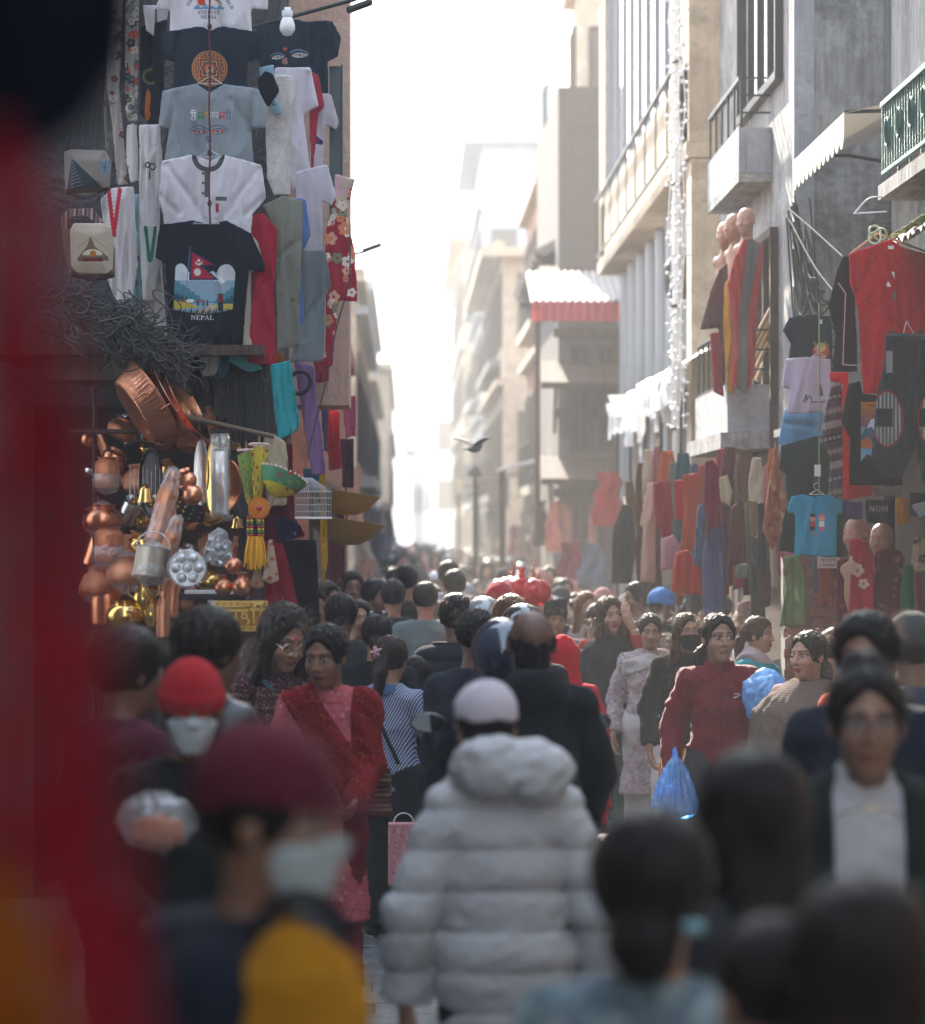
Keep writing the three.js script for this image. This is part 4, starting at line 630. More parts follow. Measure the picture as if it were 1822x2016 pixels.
garment('t_shirt', 'black t-shirt printed with flag, mountain valley and the word NEPAL', 't-shirt', 'a', '600,1262 780,1238 880,1262 970,1240 1110,1310 1195,1500 1180,1533 1098,1520 1062,1968 720,1942 652,1905 632,1482 572,1452 585,1330', 18.04, '#171c26', { group: G1, res: 760, neck: [860, 1215, 74], crease: ['632,1482 660,1300', '1098,1520 1080,1330'], draw: (c) => {
  c.save(); c.beginPath(); c.moveTo(686, 1500); c.quadraticCurveTo(715, 1470, 742, 1498); c.lineTo(760, 1530); c.lineTo(880, 1530); c.quadraticCurveTo(900, 1515, 915, 1545); c.quadraticCurveTo(935, 1480, 985, 1490); c.quadraticCurveTo(1012, 1500, 1024, 1540); c.lineTo(1008, 1740); c.quadraticCurveTo(850, 1790, 676, 1740); c.closePath(); c.clip();
  c.fillStyle = '#d3d6da'; c.fillRect(660, 1460, 380, 320); c.fillStyle = '#8fb2c4'; c.fillRect(660, 1580, 380, 200);
  c.fillStyle = '#9db1c2'; c.beginPath(); c.moveTo(720, 1640); c.lineTo(800, 1580); c.lineTo(850, 1610); c.lineTo(930, 1545); c.lineTo(1020, 1640); c.fill(); c.fillStyle = '#eef0f2'; c.beginPath(); c.moveTo(930, 1545); c.lineTo(895, 1585); c.lineTo(920, 1578); c.lineTo(945, 1600); c.lineTo(968, 1586); c.fill();
  c.fillStyle = '#4e8496'; c.beginPath(); c.moveTo(670, 1540); for (let i = 0; i < 12; i++) c.lineTo(676 + i * 14, 1560 + i * 10 + (i % 2) * 14); c.lineTo(850, 1700); c.lineTo(670, 1720); c.fill(); c.beginPath(); c.moveTo(1030, 1580); for (let i = 0; i < 10; i++) c.lineTo(1026 - i * 13, 1600 + i * 9 + (i % 2) * 14); c.lineTo(860, 1700); c.lineTo(1030, 1720); c.fill(); c.fillStyle = '#2b5a66'; c.beginPath(); c.moveTo(670, 1640); for (let i = 0; i < 10; i++) c.lineTo(676 + i * 12, 1640 + (i % 2) * 22 + i * 4); c.lineTo(780, 1710); c.lineTo(670, 1710); c.fill(); c.beginPath(); c.moveTo(1030, 1640); for (let i = 0; i < 7; i++) c.lineTo(1024 - i * 12, 1650 + (i % 2) * 20 + i * 5); c.lineTo(940, 1710); c.lineTo(1030, 1710); c.fill();
  c.fillStyle = '#c9b04e'; c.beginPath(); c.moveTo(670, 1690); c.quadraticCurveTo(760, 1700, 820, 1730); c.lineTo(680, 1742); c.fill(); c.beginPath(); c.moveTo(880, 1722); c.quadraticCurveTo(960, 1705, 1020, 1712); c.lineTo(1010, 1745); c.lineTo(900, 1745); c.fill(); c.fillStyle = '#d9b79a'; c.beginPath(); c.moveTo(860, 1708); c.quadraticCurveTo(900, 1730, 820, 1745); c.quadraticCurveTo(760, 1752, 840, 1770); c.lineTo(900, 1765); c.quadraticCurveTo(880, 1745, 905, 1738); c.quadraticCurveTo(915, 1722, 860, 1708); c.fill();
  c.fillStyle = '#1d3238'; for (let i = 0; i < 40; i++) { const x = 676 + (i * 61) % 340, y = 1742 + (i % 5) * 5; c.beginPath(); c.moveTo(x, y + 18); c.lineTo(x + 5, y - 16); c.lineTo(x + 10, y + 18); c.fill(); }
  c.restore(); nepalFlag(c, 772, 1408, 0.98); c.strokeStyle = '#8f8f96'; c.lineWidth = 4; c.beginPath(); c.moveTo(770, 1385); c.lineTo(738, 1702); c.stroke();
  c.fillStyle = '#8c2a2e'; c.fillRect(925, 1660, 30, 46); c.fillStyle = '#202a3c'; c.fillRect(924, 1700, 30, 50); c.fillStyle = '#5a4434'; c.beginPath(); c.ellipse(940, 1658, 18, 6, 0, 0, 7); c.fill(); c.fillStyle = '#33405e'; for (const x of [812, 842, 864]) { c.fillRect(x - 6, 1690, 12, 30); } c.fillStyle = '#b1443a'; for (const x of [812, 842, 728]) c.fillRect(x - 7, 1686, 14, 16); c.fillStyle = '#e6e1da'; c.beginPath(); c.ellipse(768, 1694, 24, 11, 0, 0, 7); c.fill();
  c.fillStyle = '#d8d8da'; c.font = 'bold 37px serif'; c.textAlign = 'center'; c.fillText('NEPAL', 836, 1800); } });
{ const r = thing('display_rope', 'dark red rope down the middle of the hanging shirts', 'rope'); const pts = []; for (let k = 0; k <= 12; k++) pts.push(P(413 + Math.sin(k * 1.7) * 1.2, -60 + k * 42, 17.93)); mesh('strand', tube(pts, 0.006, 50, 6), M([0.09, 0.025, 0.03], 0.9), r); for (const y of [52, 300, 400]) mesh('knot', new THREE.IcosahedronGeometry(0.013, 1).scale(1, 1.5, 1).translate(...P(413, y, 17.92)), M([0.05, 0.02, 0.025], 0.9), r); }
// right-hand cluster
const G2 = 'clothes hung beside the shirt rope';
garment('t_shirt', 'black t-shirt with a single painted eye beside the light bulb', 't-shirt', 'a', '1140,152 1330,98 1420,118 1530,112 1570,120 1618,210 1600,320 1545,345 1548,620 1380,620 1250,560 1150,340', 18.7, '#1f2a36', { group: G2, draw: (c) => { eyeShape(c, 1385, 312, 88, '#b9803c', '#8aa0bd'); eyeShape(c, 1262, 325, 70, '#b9803c', '#8aa0bd'); c.strokeStyle = '#c08f74'; c.lineWidth = 6; c.beginPath(); for (let a = 0; a < 12; a += 0.3) c.lineTo(1305 + Math.cos(a) * a * 1.6, 352 + Math.sin(a) * a * 1.6); c.stroke(); c.fillStyle = '#b4533c'; c.beginPath(); c.arc(1303, 280, 11, 0, 7); c.fill(); } });
garment('t_shirt', 'plain white t-shirt overlapping a patterned white shirt', 't-shirt', 'a', '1240,382 1445,374 1492,600 1405,642 1455,1062 1345,1072 1300,900 1240,600', 18.5, '#cfc8d0', { group: G2, crease: ['1405,642 1420,420'] });
garment('patterned_shirt', 'cream shirt with thin scribbled line pattern', 'shirt', 'a', '1180,470 1260,420 1340,424 1366,510 1340,610 1332,1096 1240,1102 1200,1000 1190,700', 18.42, '#cfc8c4', { group: G2, draw: pattern(['#a89a90', '#98a0a0', '#b2a48c'], 5200, 12, 'curl') });
garment('polo_shirt', 'red shirt sliver between white t-shirts', 'shirt', 'a', '1440,398 1490,420 1526,590 1490,632 1452,1042 1436,640', 18.58, '#a03344', { group: G2 });
garment('t_shirt', 'pale grey t-shirt with half a red pennant print', 't-shirt', 'a', '1500,525 1562,532 1606,690 1588,736 1532,702 1512,980 1440,980 1438,600', 18.64, '#bdb6bd', { group: G2, draw: (c) => { c.fillStyle = '#34406c'; c.beginPath(); c.moveTo(1436, 730); c.lineTo(1520, 800); c.lineTo(1510, 818); c.lineTo(1436, 800); c.fill(); c.fillStyle = '#b03040'; c.beginPath(); c.moveTo(1436, 742); c.lineTo(1500, 800); c.lineTo(1436, 792); c.fill(); } });
garment('t_shirt', 'white t-shirt hanging above the plain grey kurta', 't-shirt', 'a', '1360,970 1450,945 1540,925 1592,1110 1562,1162 1515,1130 1512,1440 1370,1440', 18.4, '#c6bfc8', { group: G2 });
garment('sun_hat', 'small black cap hung among the white shirts', 'cap', 'a', '1150,452 1190,400 1235,420 1272,512 1212,602 1165,580', 18.3, '#151b24', { thick: 0.035, group: G2 });
garment('scarf', 'light blue patterned scarf between the shirts', 'scarf', 'a', '1150,380 1240,360 1245,520 1292,640 1240,650 1200,560', 18.36, '#88aab6', { group: G2, draw: pattern(['#5f8798', '#aecbd0'], 2400, 16) });
garment('kurta', 'long crimson kurta beside the flag t-shirt', 'kurta', 'a', '1110,1210 1180,1198 1260,1290 1242,1640 1252,1990 1256,2065 1090,2040 1122,1640', 18.1, '#a01f34', { group: G2, crease: ['1140,1690 1255,1480', '1250,1300 1180,1600'] });
garment('kurta', 'olive grey cotton kurta with folded sleeve', 'kurta', 'a', '1175,1155 1290,1100 1405,1132 1398,1400 1378,1945 1255,1975 1250,1300', 18.16, '#7f7f73', { group: G2, crease: ['1270,1440 1400,1340', '1345,1700 1350,1940', '1260,1450 1255,1900'] });
garment('kurta', 'blue kurta showing behind the olive one', 'kurta', 'a', '1355,1108 1420,1120 1447,1320 1412,1400 1406,1922 1372,1932 1385,1400', 18.24, '#5d78ab', { group: G2 });
garment('kurta', 'long plain grey kurta with crossed front', 'kurta', 'a', '1395,1402 1530,1410 1562,1600 1527,1680 1522,1990 1505,2035 1330,2040 1345,1990 1400,1700', 18.2, '#72797c', { group: G2, crease: ['1370,1830 1560,1600', '1400,1500 1410,1900'] });
garment('floral_dress', 'red floral dress with pale yoke hanging out over the street', 'dress', 'a', '1580,975 1698,1010 1640,1190 1692,1400 1718,1702 1608,1692 1560,2060 1520,2080 1528,1300 1560,1180', 18.44, '#a32c3c', { group: G2, turn: -0.35, draw: (c) => { c.fillStyle = '#d3a9ad'; c.fillRect(1560, 950, 160, 160); pattern(['#d8a98f', '#c9c0a0', '#7d8a6c', '#d98a62', '#eadccf'], 1500, 36)(c); } });
garment('tunic', 'beige tunic edge peeping out behind the flag t-shirt', 'tunic', 'a', '1100,1300 1190,1410 1196,1452 1108,1540 1118,1965 1055,2000 1080,1500', 18.08, '#b8aa98', { group: G2 });
{ const s = thing('sign_edge', 'tall dark teal sign board seen edge-on behind the shirts', 'sign board', P(655, 130, 18.9)); mesh('board', box(-0.018, 0.05, -0.95, 0, -0.4, 0), M([0.03, 0.05, 0.055], 0.4, { metalness: 0.3 }), s); mesh('rim', box(0.051, 0.058, -0.96, 0.01, -0.41, 0.01), MT.iron, s); }
{ const b = thing('light_bulb', 'unlit white led bulb hanging on a wire', 'bulb', P(566, 50, 18.0)); mesh('globe', lathe([[0, -0.06], [0.025, -0.052], [0.042, -0.025], [0.042, 0.0], [0.034, 0.03], [0.026, 0.045]]), M([0.72, 0.7, 0.7], 0.25), b); mesh('base', lathe([[0.026, 0.045], [0.03, 0.05], [0.03, 0.08], [0.018, 0.085], [0.018, 0.1], [0, 0.1]]), M([0.6, 0.6, 0.6], 0.4), b); mesh('wire', bar(V3(0, 0.1, 0), V3(0.02, 0.6, 0), 0.004), MT.dark, b); }
for (const [x, y, a] of [[720, 495, 1], [640, 22, 1]]) { const l = thing('street_lamp', a && y > 100 ? 'dark street lamp head poking out past the red dress' : 'dark lamp arm above the black eye t-shirt', 'lamp', P(x, y, y > 100 ? 26 : 19)); mesh('arm', bar(V3(-0.5, -0.1, -0.1), V3(y > 100 ? 0 : 0.18, y > 100 ? 0 : 0.07, 0), 0.012), MT.iron, l); mesh('lamp_head', rbox(0.16, 0.035, 0.08, 0.015).rotateZ(0.35).translate(y > 100 ? 0.05 : 0.2, 0.03, 0), MT.iron, l); }
// garments seen edge-on to the left of the rope
const G3 = 'garments packed at the left of the display';
const edge = [['white_tunic', 'white tunic with a small black face print', '478,702 600,700 612,900 594,1300 642,1905 505,1860 482,1300', '#cdc5c4', 18.34, (c) => { c.strokeStyle = '#2a2a30'; c.lineWidth = 7; c.beginPath(); c.arc(530, 930, 14, 0, 7); c.stroke(); c.beginPath(); c.arc(556, 940, 16, 0, 7); c.moveTo(540, 960); c.lineTo(538, 1010); c.stroke(); }],
  ['white_shirt', 'white shirt with red beaded collar', '262,1118 330,1056 452,1050 474,1500 442,1724 352,1702 302,1580', '#cdc6c6', 18.3, (c) => { c.fillStyle = '#b3283a'; for (let i = 0; i < 120; i++) { const t = i / 120, s = i % 2 ? 1 : -1; c.beginPath(); c.arc(335 + s * (34 - t * 36) + (i % 5) * 3, 1062 + t * 270, 8, 0, 7); c.fill(); } }],
  ['white_shirt', 'cream shirt with green beaded collar', '486,1270 575,1262 600,1480 560,1700 505,1690 490,1500', '#b9b3ae', 18.26, (c) => { c.fillStyle = '#226a50'; for (let i = 0; i < 90; i++) { const t = i / 90, s = i % 2 ? 1 : -1; c.beginPath(); c.arc(540 + s * (26 - t * 24) + (i % 4) * 3, 1275 + t * 200, 7, 0, 7); c.fill(); } }],
  ['patterned_scarf', 'multicoloured printed scarf beside the packed shirts', '400,-40 482,-40 474,700 440,720 402,640', '#9a948c', 18.4, pattern(['#6d7a70', '#b4533c', '#56646e', '#c9b9a6', '#3c3f46'], 3000, 26)],
  ['cream_tunic', 'cream tunic with brown edge, left of the packed row', '290,-40 390,-40 372,500 402,840 420,1040 360,1050 330,700 300,500', '#b3a79e', 18.5, pattern(['#8b7d74', '#c8bfb6', '#7b4a3c'], 1400, 22)],
  ['black_shirt', 'black shirt with an orange dragon print', '490,150 640,110 612,680 560,722 482,640', '#20242e', 18.44, (c) => { c.fillStyle = '#b8622e'; c.beginPath(); c.moveTo(525, 500); c.quadraticCurveTo(560, 520, 540, 620); c.quadraticCurveTo(560, 660, 520, 690); c.quadraticCurveTo(505, 610, 525, 500); c.fill(); c.strokeStyle = '#6c6a4a'; c.lineWidth = 16; c.beginPath(); c.arc(545, 430, 40, 1, 5); c.stroke(); }],
  ['white_tunic', 'short white tunic tucked under the roof edge', '500,28 572,28 565,205 520,175', '#c4bebf', 18.34, null], ['white_tunic', 'narrow white tunic beside the rope shirts', '580,20 650,20 625,185 582,180', '#bdb7b8', 18.46, null],
  ['blue_scarf', 'pale blue printed scarf hanging in the packed row', '450,1090 505,1098 492,1790 440,1778 462,1400', '#7fa0a6', 18.38, pattern(['#4d707c', '#a9c3c4'], 2000, 18)], ['white_shirt', 'white shirt with dark woven cuff', '412,702 470,698 480,1018 432,1032 405,900', '#cbc4c3', 18.42, null],
  ['grey_scarf', 'grey patterned scarf in the shadowed corner', '300,300 345,260 335,900 300,1000 280,600', '#7d7875', 18.55, pattern(['#55504f', '#98908a'], 1500, 20)]];
for (const [n, l, pl, col, d, dr] of edge) garment(n, l, n.split('_').pop(), 'a', pl, d, col, { group: G3, draw: dr ?? undefined, fold: 1.5, freq: 1.8 });
// shoulder bags
{
  const bag = (label, pl, d, col, draw, thick) => garment('cloth_bag', label, 'bag', 'a', pl, d, col, { thick, fold: 0.5, draw, part: 'bag_body', group: 'bags above the cable tangle' });
  bag('grey satchel with triangle patch and round star emblem', '60,858 100,845 290,850 322,905 312,1060 190,1110 70,1092', 18.1, '#8a8078', (c) => { c.fillStyle = '#3a4048'; c.beginPath(); c.moveTo(105, 895); c.lineTo(280, 1060); c.lineTo(80, 1075); c.fill(); c.strokeStyle = '#78838a'; c.lineWidth = 5; for (let i = 0; i < 9; i++) { c.beginPath(); c.moveTo(110 + i * 8, 900 + i * 18); c.lineTo(100, 920 + i * 18); c.stroke(); } c.fillStyle = '#7c8f9c'; c.beginPath(); c.ellipse(292, 945, 30, 48, 0, 0, 7); c.fill(); c.strokeStyle = '#47566a'; c.lineWidth = 3; for (let i = 0; i < 6; i++) { c.beginPath(); c.moveTo(292, 945); c.lineTo(292 + Math.cos(i) * 26, 945 + Math.sin(i) * 42); c.stroke(); } c.strokeStyle = '#55463e'; c.lineWidth = 26; c.beginPath(); c.moveTo(60, 1085); c.lineTo(310, 1070); c.stroke(); }, 0.07);
  const b2 = bag('small backpack with striped woven flap and painted shrine pocket', '45,1225 85,1180 220,1175 262,1225 300,1290 342,1400 340,1560 200,1580 95,1555 60,1400', 17.98, '#6f5c54', (c) => { const s = ['#50343c', '#7c6a5e', '#3f4656', '#8b4a4a', '#a0947f', '#39333a']; for (let i = 0; i < 40; i++) { c.fillStyle = s[i % 6]; c.fillRect(40 + i * 8, 1160, 8, 130); } }, 0.08);
  garment('backpack_pocket', 'cream backpack pocket printed with a hilltop shrine', 'pocket', 'a', '92,1300 115,1258 290,1258 325,1290 335,1400 330,1520 300,1545 140,1545 100,1500', 17.86, '#b9ab98', { thick: 0.05, fold: 0.3, part: 'pocket', group: 'bags above the cable tangle', draw: (c) => { c.fillStyle = '#6e6152'; c.beginPath(); c.moveTo(135, 1460); c.lineTo(190, 1390); c.lineTo(212, 1335); c.lineTo(235, 1390); c.lineTo(310, 1450); c.lineTo(310, 1470); c.lineTo(140, 1475); c.fill(); c.fillStyle = '#d7ccb2'; c.beginPath(); c.ellipse(222, 1440, 56, 34, 0, Math.PI, 0); c.fill(); c.fillStyle = '#b3702c'; c.beginPath(); c.arc(225, 1432, 18, 0, 7); c.fill(); c.fillStyle = '#6b2f2c'; c.fillRect(170, 1455, 110, 20); c.strokeStyle = '#8a6f58'; c.lineWidth = 3; c.beginPath(); c.moveTo(140, 1400); c.lineTo(215, 1335); c.lineTo(300, 1400); c.stroke(); } });
}
{ // tangle of cables and twigs on the ledge
  const l = [];
  for (let i = 0; i < 230; i++) {
    const u = rnd(), x = 95 + u * 265, yc = 560 + u * 130, y = yc + rr(-26, 42) + (1 - u) * rr(0, 60), a = rr(-0.5, 1.1), L = rr(25, 95), pts = []; let px = x, py = y, dd = rr(17.55, 18.05), th = a;
    for (let k = 0; k < 5; k++) { pts.push(P(px, py, dd)); px += Math.cos(th) * L / 4; py += Math.sin(th) * L / 4; th += rr(-0.9, 0.9); dd += rr(-0.05, 0.05); } l.push(tube(pts, rr(0.0025, 0.007), 10, 4));
  }
  for (let i = 0; i < 26; i++) { const c = P(rr(120, 340), rr(590, 705), rr(17.6, 17.9)); l.push(new THREE.TorusGeometry(rr(0.05, 0.12), 0.004, 4, 22).rotateX(rr(-1, 1)).rotateY(rr(-1.2, 1.2)).translate(c.x, c.y, c.z)); }
  for (let i = 0; i < 20; i++) { const a = P(rr(120, 260), rr(560, 640), 17.7), b = P(rr(300, 400), rr(660, 760), rr(17.6, 18.2)); l.push(bar(a, b, rr(0.002, 0.006), 4)); }
  tag(mesh('cable_tangle', merge(l), M([0.045, 0.04, 0.038], 0.7)), 'dense tangle of dark cables and dry twigs on the shop ledge', 'cables', undefined, 'stuff');
  const e = thing('shop_eave', 'dark weathered wooden eave over the copper shop', 'eave'); const p0 = P(95, 740, 18.1), p1 = P(375, 740, 18.1);
  mesh('beam', metreUV(box(p0.x, p1.x, p0.y - 0.03, p0.y + 0.1, -18.6, -17.95)), MT.wood, e); mesh('board', metreUV(box(p0.x - 0.3, -0.78, p0.y + 0.105, p0.y + 0.16, -19.38, -17.9)), MT.wood, e); for (let k = 0; k < 5; k++) mesh('rafter', bar(P(150 + k * 60, 690, 18.9), P(190 + k * 62, 760 + k * 4, 17.95), 0.02, 6), MT.wood, e); mesh('brace', bar(P(265, 700, 18), P(378, 775, 17.8), 0.018), MT.wood, e);
  const cw = thing('corrugated_sheet', 'rusty corrugated tin sheet under the eave', 'tin sheet'), g = new THREE.PlaneGeometry(0.75, 0.5, 90, 2), q = g.attributes.position; for (let i = 0; i < q.count; i++) q.setZ(i, 0.014 * Math.sin(q.getX(i) * 75)); g.computeVertexNormals(); mesh('sheet', g, M([0.12, 0.11, 0.1], 0.6, { metalness: 0.4, bumpMap: tint(grain, [2, 2]), bumpScale: 0.01 }), cw); cw.position.copy(P(430, 770, 18.9));
}

// ---------- the copper and brass shop ----------
const hammered = noiseTex(256, (u, v) => { const a = (u * 22) % 1 - 0.5, b = (v * 22 + (Math.floor(u * 22) % 2) * 0.5) % 1 - 0.5; return 0.9 - 2.2 * (a * a + b * b); });
const embossed = noiseTex(256, (u, v) => 0.5 + 0.35 * Math.sin(u * 6.2832 * 9) * Math.cos(v * 6.2832 * 3 + Math.sin(u * 6.2832 * 9)) + 0.25 * torusN(u, v, 5, 2));
const copper = M([0.72, 0.31, 0.17], 0.24, { metalness: 1, bumpMap: tint(grain, [3, 3]), bumpScale: 0.0008 }), copperH = M([0.74, 0.33, 0.19], 0.22, { metalness: 1, bumpMap: tint(hammered, [4, 3]), bumpScale: 0.003 }), copperE = M([0.6, 0.25, 0.14], 0.3, { metalness: 1, bumpMap: tint(embossed, [6, 1]), bumpScale: 0.004 });
const brass = M([0.72, 0.48, 0.16], 0.2, { metalness: 1 }), steel = M([0.62, 0.62, 0.63], 0.18, { metalness: 1, bumpMap: tint(grain, [4, 4]), bumpScale: 0.0006 }), black = M([0.018, 0.018, 0.02], 0.35, { metalness: 0.5 });
const film = M([0.93, 0.94, 0.95], 0.08, { transmission: 0.86, thickness: 0, specularIntensity: 1 });
const B = (x, y, d) => { const [X, Y] = tr('b', x + ',' + y)[0]; return P(X, Y, d); };
function ware(name, label, cat, pr, m, x, y, d, ax = [0, 1, 0], group, n) { // a turned vessel whose axis points along ax
  const t = thing(name, label, cat, B(x, y, d), 0, group); t.quaternion.setFromUnitVectors(V3(0, 1, 0), V3(...ax).normalize()); mesh('bowl', lathe(pr, n ?? 36), m, t); return t;
}
function wrap(t, r, h, y0, k = 1) { // crumpled clear plastic round a vessel
  mesh('plastic_wrap', nets((x, y, z) => (cap(x, y, z, [0, y0, 0], [0, y0 + h, 0], r, r * 0.75) + 0.012 * k * rid(x * 12, y * 10, z * 12) + 0.008 * k * noise3(x * 30, y * 20, z * 30)) * 0.7, [-r - 0.06, y0 - r - 0.06, -r - 0.06], [r + 0.06, y0 + h + r + 0.06, r + 0.06], 0.012, { skip: 2.4 }), film, t);
}
const GC = 'copper and brass ware hung in the shop';
const basin = [[0, 0.002], [0.17, 0.002], [0.2, 0.015], [0.235, 0.13], [0.25, 0.132], [0.251, 0.139], [0.229, 0.137], [0.195, 0.02], [0, 0.008]];
[[445, 430, 17.75, copperE, 'large embossed copper basin hung outermost of three', [0.82, 0.53, -0.22], 1.0], [575, 425, 17.85, copper, 'bright copper basin hung between the two others', [0.85, 0.5, 0.1], 0.98], [640, 435, 17.97, copper, 'copper basin hung innermost of three under the eave', [0.86, 0.48, 0.16], 0.94]].forEach(([x, y, d, m, l, ax, s]) => { const t = ware('copper_basin', l, 'basin', basin, m, x, y, d, ax, 'copper basins under the eave', 48); t.scale.setScalar(s); mesh('ring', new THREE.TorusGeometry(0.03, 0.005, 6, 16).rotateY(Math.PI / 2).translate(0, 0.1, 0.262), copper, t); });
const bottle = [[0, 0], [0.036, 0], [0.042, 0.01], [0.042, 0.2], [0.036, 0.225], [0.022, 0.245], [0.022, 0.26], [0.026, 0.262], [0.026, 0.29], [0, 0.292]];
for (const [x, y, d, ax, l, s, w] of [[575, 1150, 17.6, [0.26, 1, 0], 'long hammered copper bottle in plastic', 1.35, 1], [610, 1340, 17.5, [0.28, 1, 0.1], 'smooth copper bottle hung below the hammered one', 1.1, 1], [615, 1690, 17.6, [0.0, 1, 0], 'upright hammered copper tumbler behind the crowd', 0.85, 0], [660, 1580, 17.8, [0.05, 1, 0], 'hammered copper bottle on the counter', 0.9, 0]]) { const t = ware('copper_bottle', l, 'bottle', bottle, copperH, x, y, d, ax, GC, 30); t.scale.setScalar(s); if (w) wrap(t, 0.05, 0.26, 0.01, 0.6); }
const lota = [[0, 0], [0.03, 0], [0.058, 0.025], [0.07, 0.06], [0.062, 0.095], [0.034, 0.118], [0.03, 0.128], [0.048, 0.15], [0.046, 0.152], [0.026, 0.13], [0.03, 0.116]];
for (const [x, y, d, l, s, m, ax] of [[955, 1455, 17.5, 'copper water pot hung lower of the cluster', 0.72, copper, [0, 1, 0]], [1063, 1460, 17.48, 'copper water pot with flared rim over the yellow sign', 0.85, copper, [0, 1, 0]], [1015, 1335, 17.6, 'copper water pot hung above the pair', 0.72, copper, [-0.1, 1, 0]], [815, 930, 17.6, 'shiny round copper pot tipped on its side', 0.85, copper, [-0.65, 0.75, 0.2]], [770, 850, 17.65, 'small round copper pot tied to the tipped pot', 0.72, copper, [-0.3, 0.9, 0.3]]]) { const t = ware('water_pot', l, 'pot', lota, m, x, y, d, ax, GC, 36); t.scale.setScalar(s); }
// stacked vessels at the left of the stall
const handi = [[0, 0], [0.07, 0], [0.12, 0.03], [0.135, 0.09], [0.115, 0.14], [0.08, 0.165], [0.078, 0.175], [0.1, 0.19], [0.097, 0.192], [0.07, 0.17]];
const drum = [[0, 0], [0.085, 0], [0.095, 0.012], [0.098, 0.19], [0.09, 0.21], [0.07, 0.222], [0.07, 0.232], [0.085, 0.245], [0.08, 0.246], [0.062, 0.228]];
let stackN = 0;
for (const [x, y, s, m, w] of [[270, 1470, 0.9, copperH, 1], [310, 1270, 0.8, copperE, 1], [275, 1100, 0.8, copper, 1], [300, 850, 0.7, copperE, 1], [410, 1400, 0.85, copperH, 1], [300, 1620, 1.0, copper, 0], [400, 1640, 0.8, brass, 0]]) { const t = ware('cooking_pot', ['wide copper cooking pot low in the stack', 'hammered copper pot mid stack', 'copper pot near the top of the stack', 'topmost copper pot of the dim stack', 'hammered copper pot with tied plastic top', 'copper pot at the foot of the stack', 'dull brass pot at the foot of the stack'][stackN++], 'pot', stackN % 2 ? handi : drum, m, x, y, 17.9 + (x < 310 ? 0.15 : -0.1), [0, 1, 0], 'stacked pots at the stall edge'); t.scale.setScalar(s); if (w) wrap(t, 0.12, 0.06, 0.07, 1); }
{ const t = ware('steel_bucket', 'hammered steel bucket hanging in plastic', 'bucket', [[0, 0], [0.075, 0], [0.083, 0.01], [0.09, 0.16], [0.098, 0.163], [0.096, 0.168], [0.086, 0.162], [0.078, 0.012], [0, 0.008]], M([0.5, 0.45, 0.38], 0.25, { metalness: 1, bumpMap: tint(hammered, [3, 2]), bumpScale: 0.003 }), 530, 1360, 17.4, [0.15, 1, -0.15], GC); wrap(t, 0.09, 0.09, 0.05, 1); mesh('handle', new THREE.TorusGeometry(0.09, 0.004, 5, 24, Math.PI).translate(0, 0.165, 0), steel, t); }
{ const t = thing('idli_tray', 'round steel tray with seven cups in clear plastic', 'tray', B(752, 1300, 17.35), 0, GC); mesh('disc', lathe([[0, 0], [0.094, 0], [0.098, 0.004], [0.098, 0.01], [0.092, 0.006], [0, 0.006]], 40).rotateX(Math.PI / 2), steel, t);
  for (let k = 0; k < 7; k++) { const a = k * Math.PI / 3, r = k === 6 ? 0 : 0.06; mesh('cup', lathe([[0.027, 0], [0.024, 0.014], [0.012, 0.022], [0, 0.023]], 20).rotateX(Math.PI / 2).translate(Math.cos(a) * r, Math.sin(a) * r, 0.009), steel, t); }
  mesh('plastic_wrap', nets((x, y, z) => (Math.max(Math.hypot(x, y * 0.9 - 0.01) - 0.108 + 0.35 * Math.max(0, y - 0.02) + 0.004 * noise3(x * 30, y * 30, 2), Math.abs(z - 0.012) - 0.026 + 0.006 * rid(x * 20, y * 20, 1))) * 0.7, [-0.13, -0.14, -0.04], [0.13, 0.24, 0.07], 0.009, { skip: 2.4 }), film, t); }
{ const t = thing('wrapped_cups', 'bundle of steel cups knotted in clear plastic', 'cups', B(925, 1180, 17.4), 0, GC); for (let k = 0; k < 7; k++) { const a = k * 1.05, r = k ? 0.042 : 0; const c = lathe([[0, 0], [0.02, 0], [0.028, 0.045], [0.03, 0.046], [0.026, 0.044], [0, 0.004]], 18); c.rotateX(0.9 + 0.3 * Math.sin(k)).rotateZ(a); mesh('cup', c.translate(Math.cos(a) * r, Math.sin(a) * r - 0.02, 0.01), steel, t); } wrap(t, 0.075, 0.07, -0.03, 1.6); }
// trays in sleeves hanging from the bamboo rail
{ const rail = thing('hanging_rail', 'thin bamboo rail with wire hooks above the trays', 'rail'); mesh('bamboo', bar(B(710, 440, 17.9), B(1240, 560, 17.9), 0.014, 8), M([0.12, 0.085, 0.05], 0.7), rail); for (let k = 0; k < 8; k++) { const a = B(800 + k * 52, 462 + k * 12, 17.88); mesh('hook', new THREE.TorusGeometry(0.012, 0.0022, 4, 12, 4.5).rotateY(1.2).translate(a.x, a.y - 0.02, a.z), MT.iron, rail); } }
const tray = (label, x, y, rx, ry, m, turn, d, rim) => { const k = d / F * 0.3498, t = thing('serving_tray', label, 'tray', B(x, y, d), turn, 'trays on the bamboo rail'); const g = lathe([[0, 0], [0.8, 0], [0.86, 0.03], [0.98, 0.1], [1, 0.1], [1, 0.12], [0.96, 0.12], [0.84, 0.05], [0, 0.02]], 40).rotateX(Math.PI / 2); g.scale(rx * k, ry * k, ry * k * 0.6); mesh('plate', g, m, t); if (rim) mesh('rim', new THREE.TorusGeometry(1, 0.05, 6, 40).scale(rx * k, ry * k, ry * k * 0.5).translate(0, 0, 0.02), rim, t); return t; };
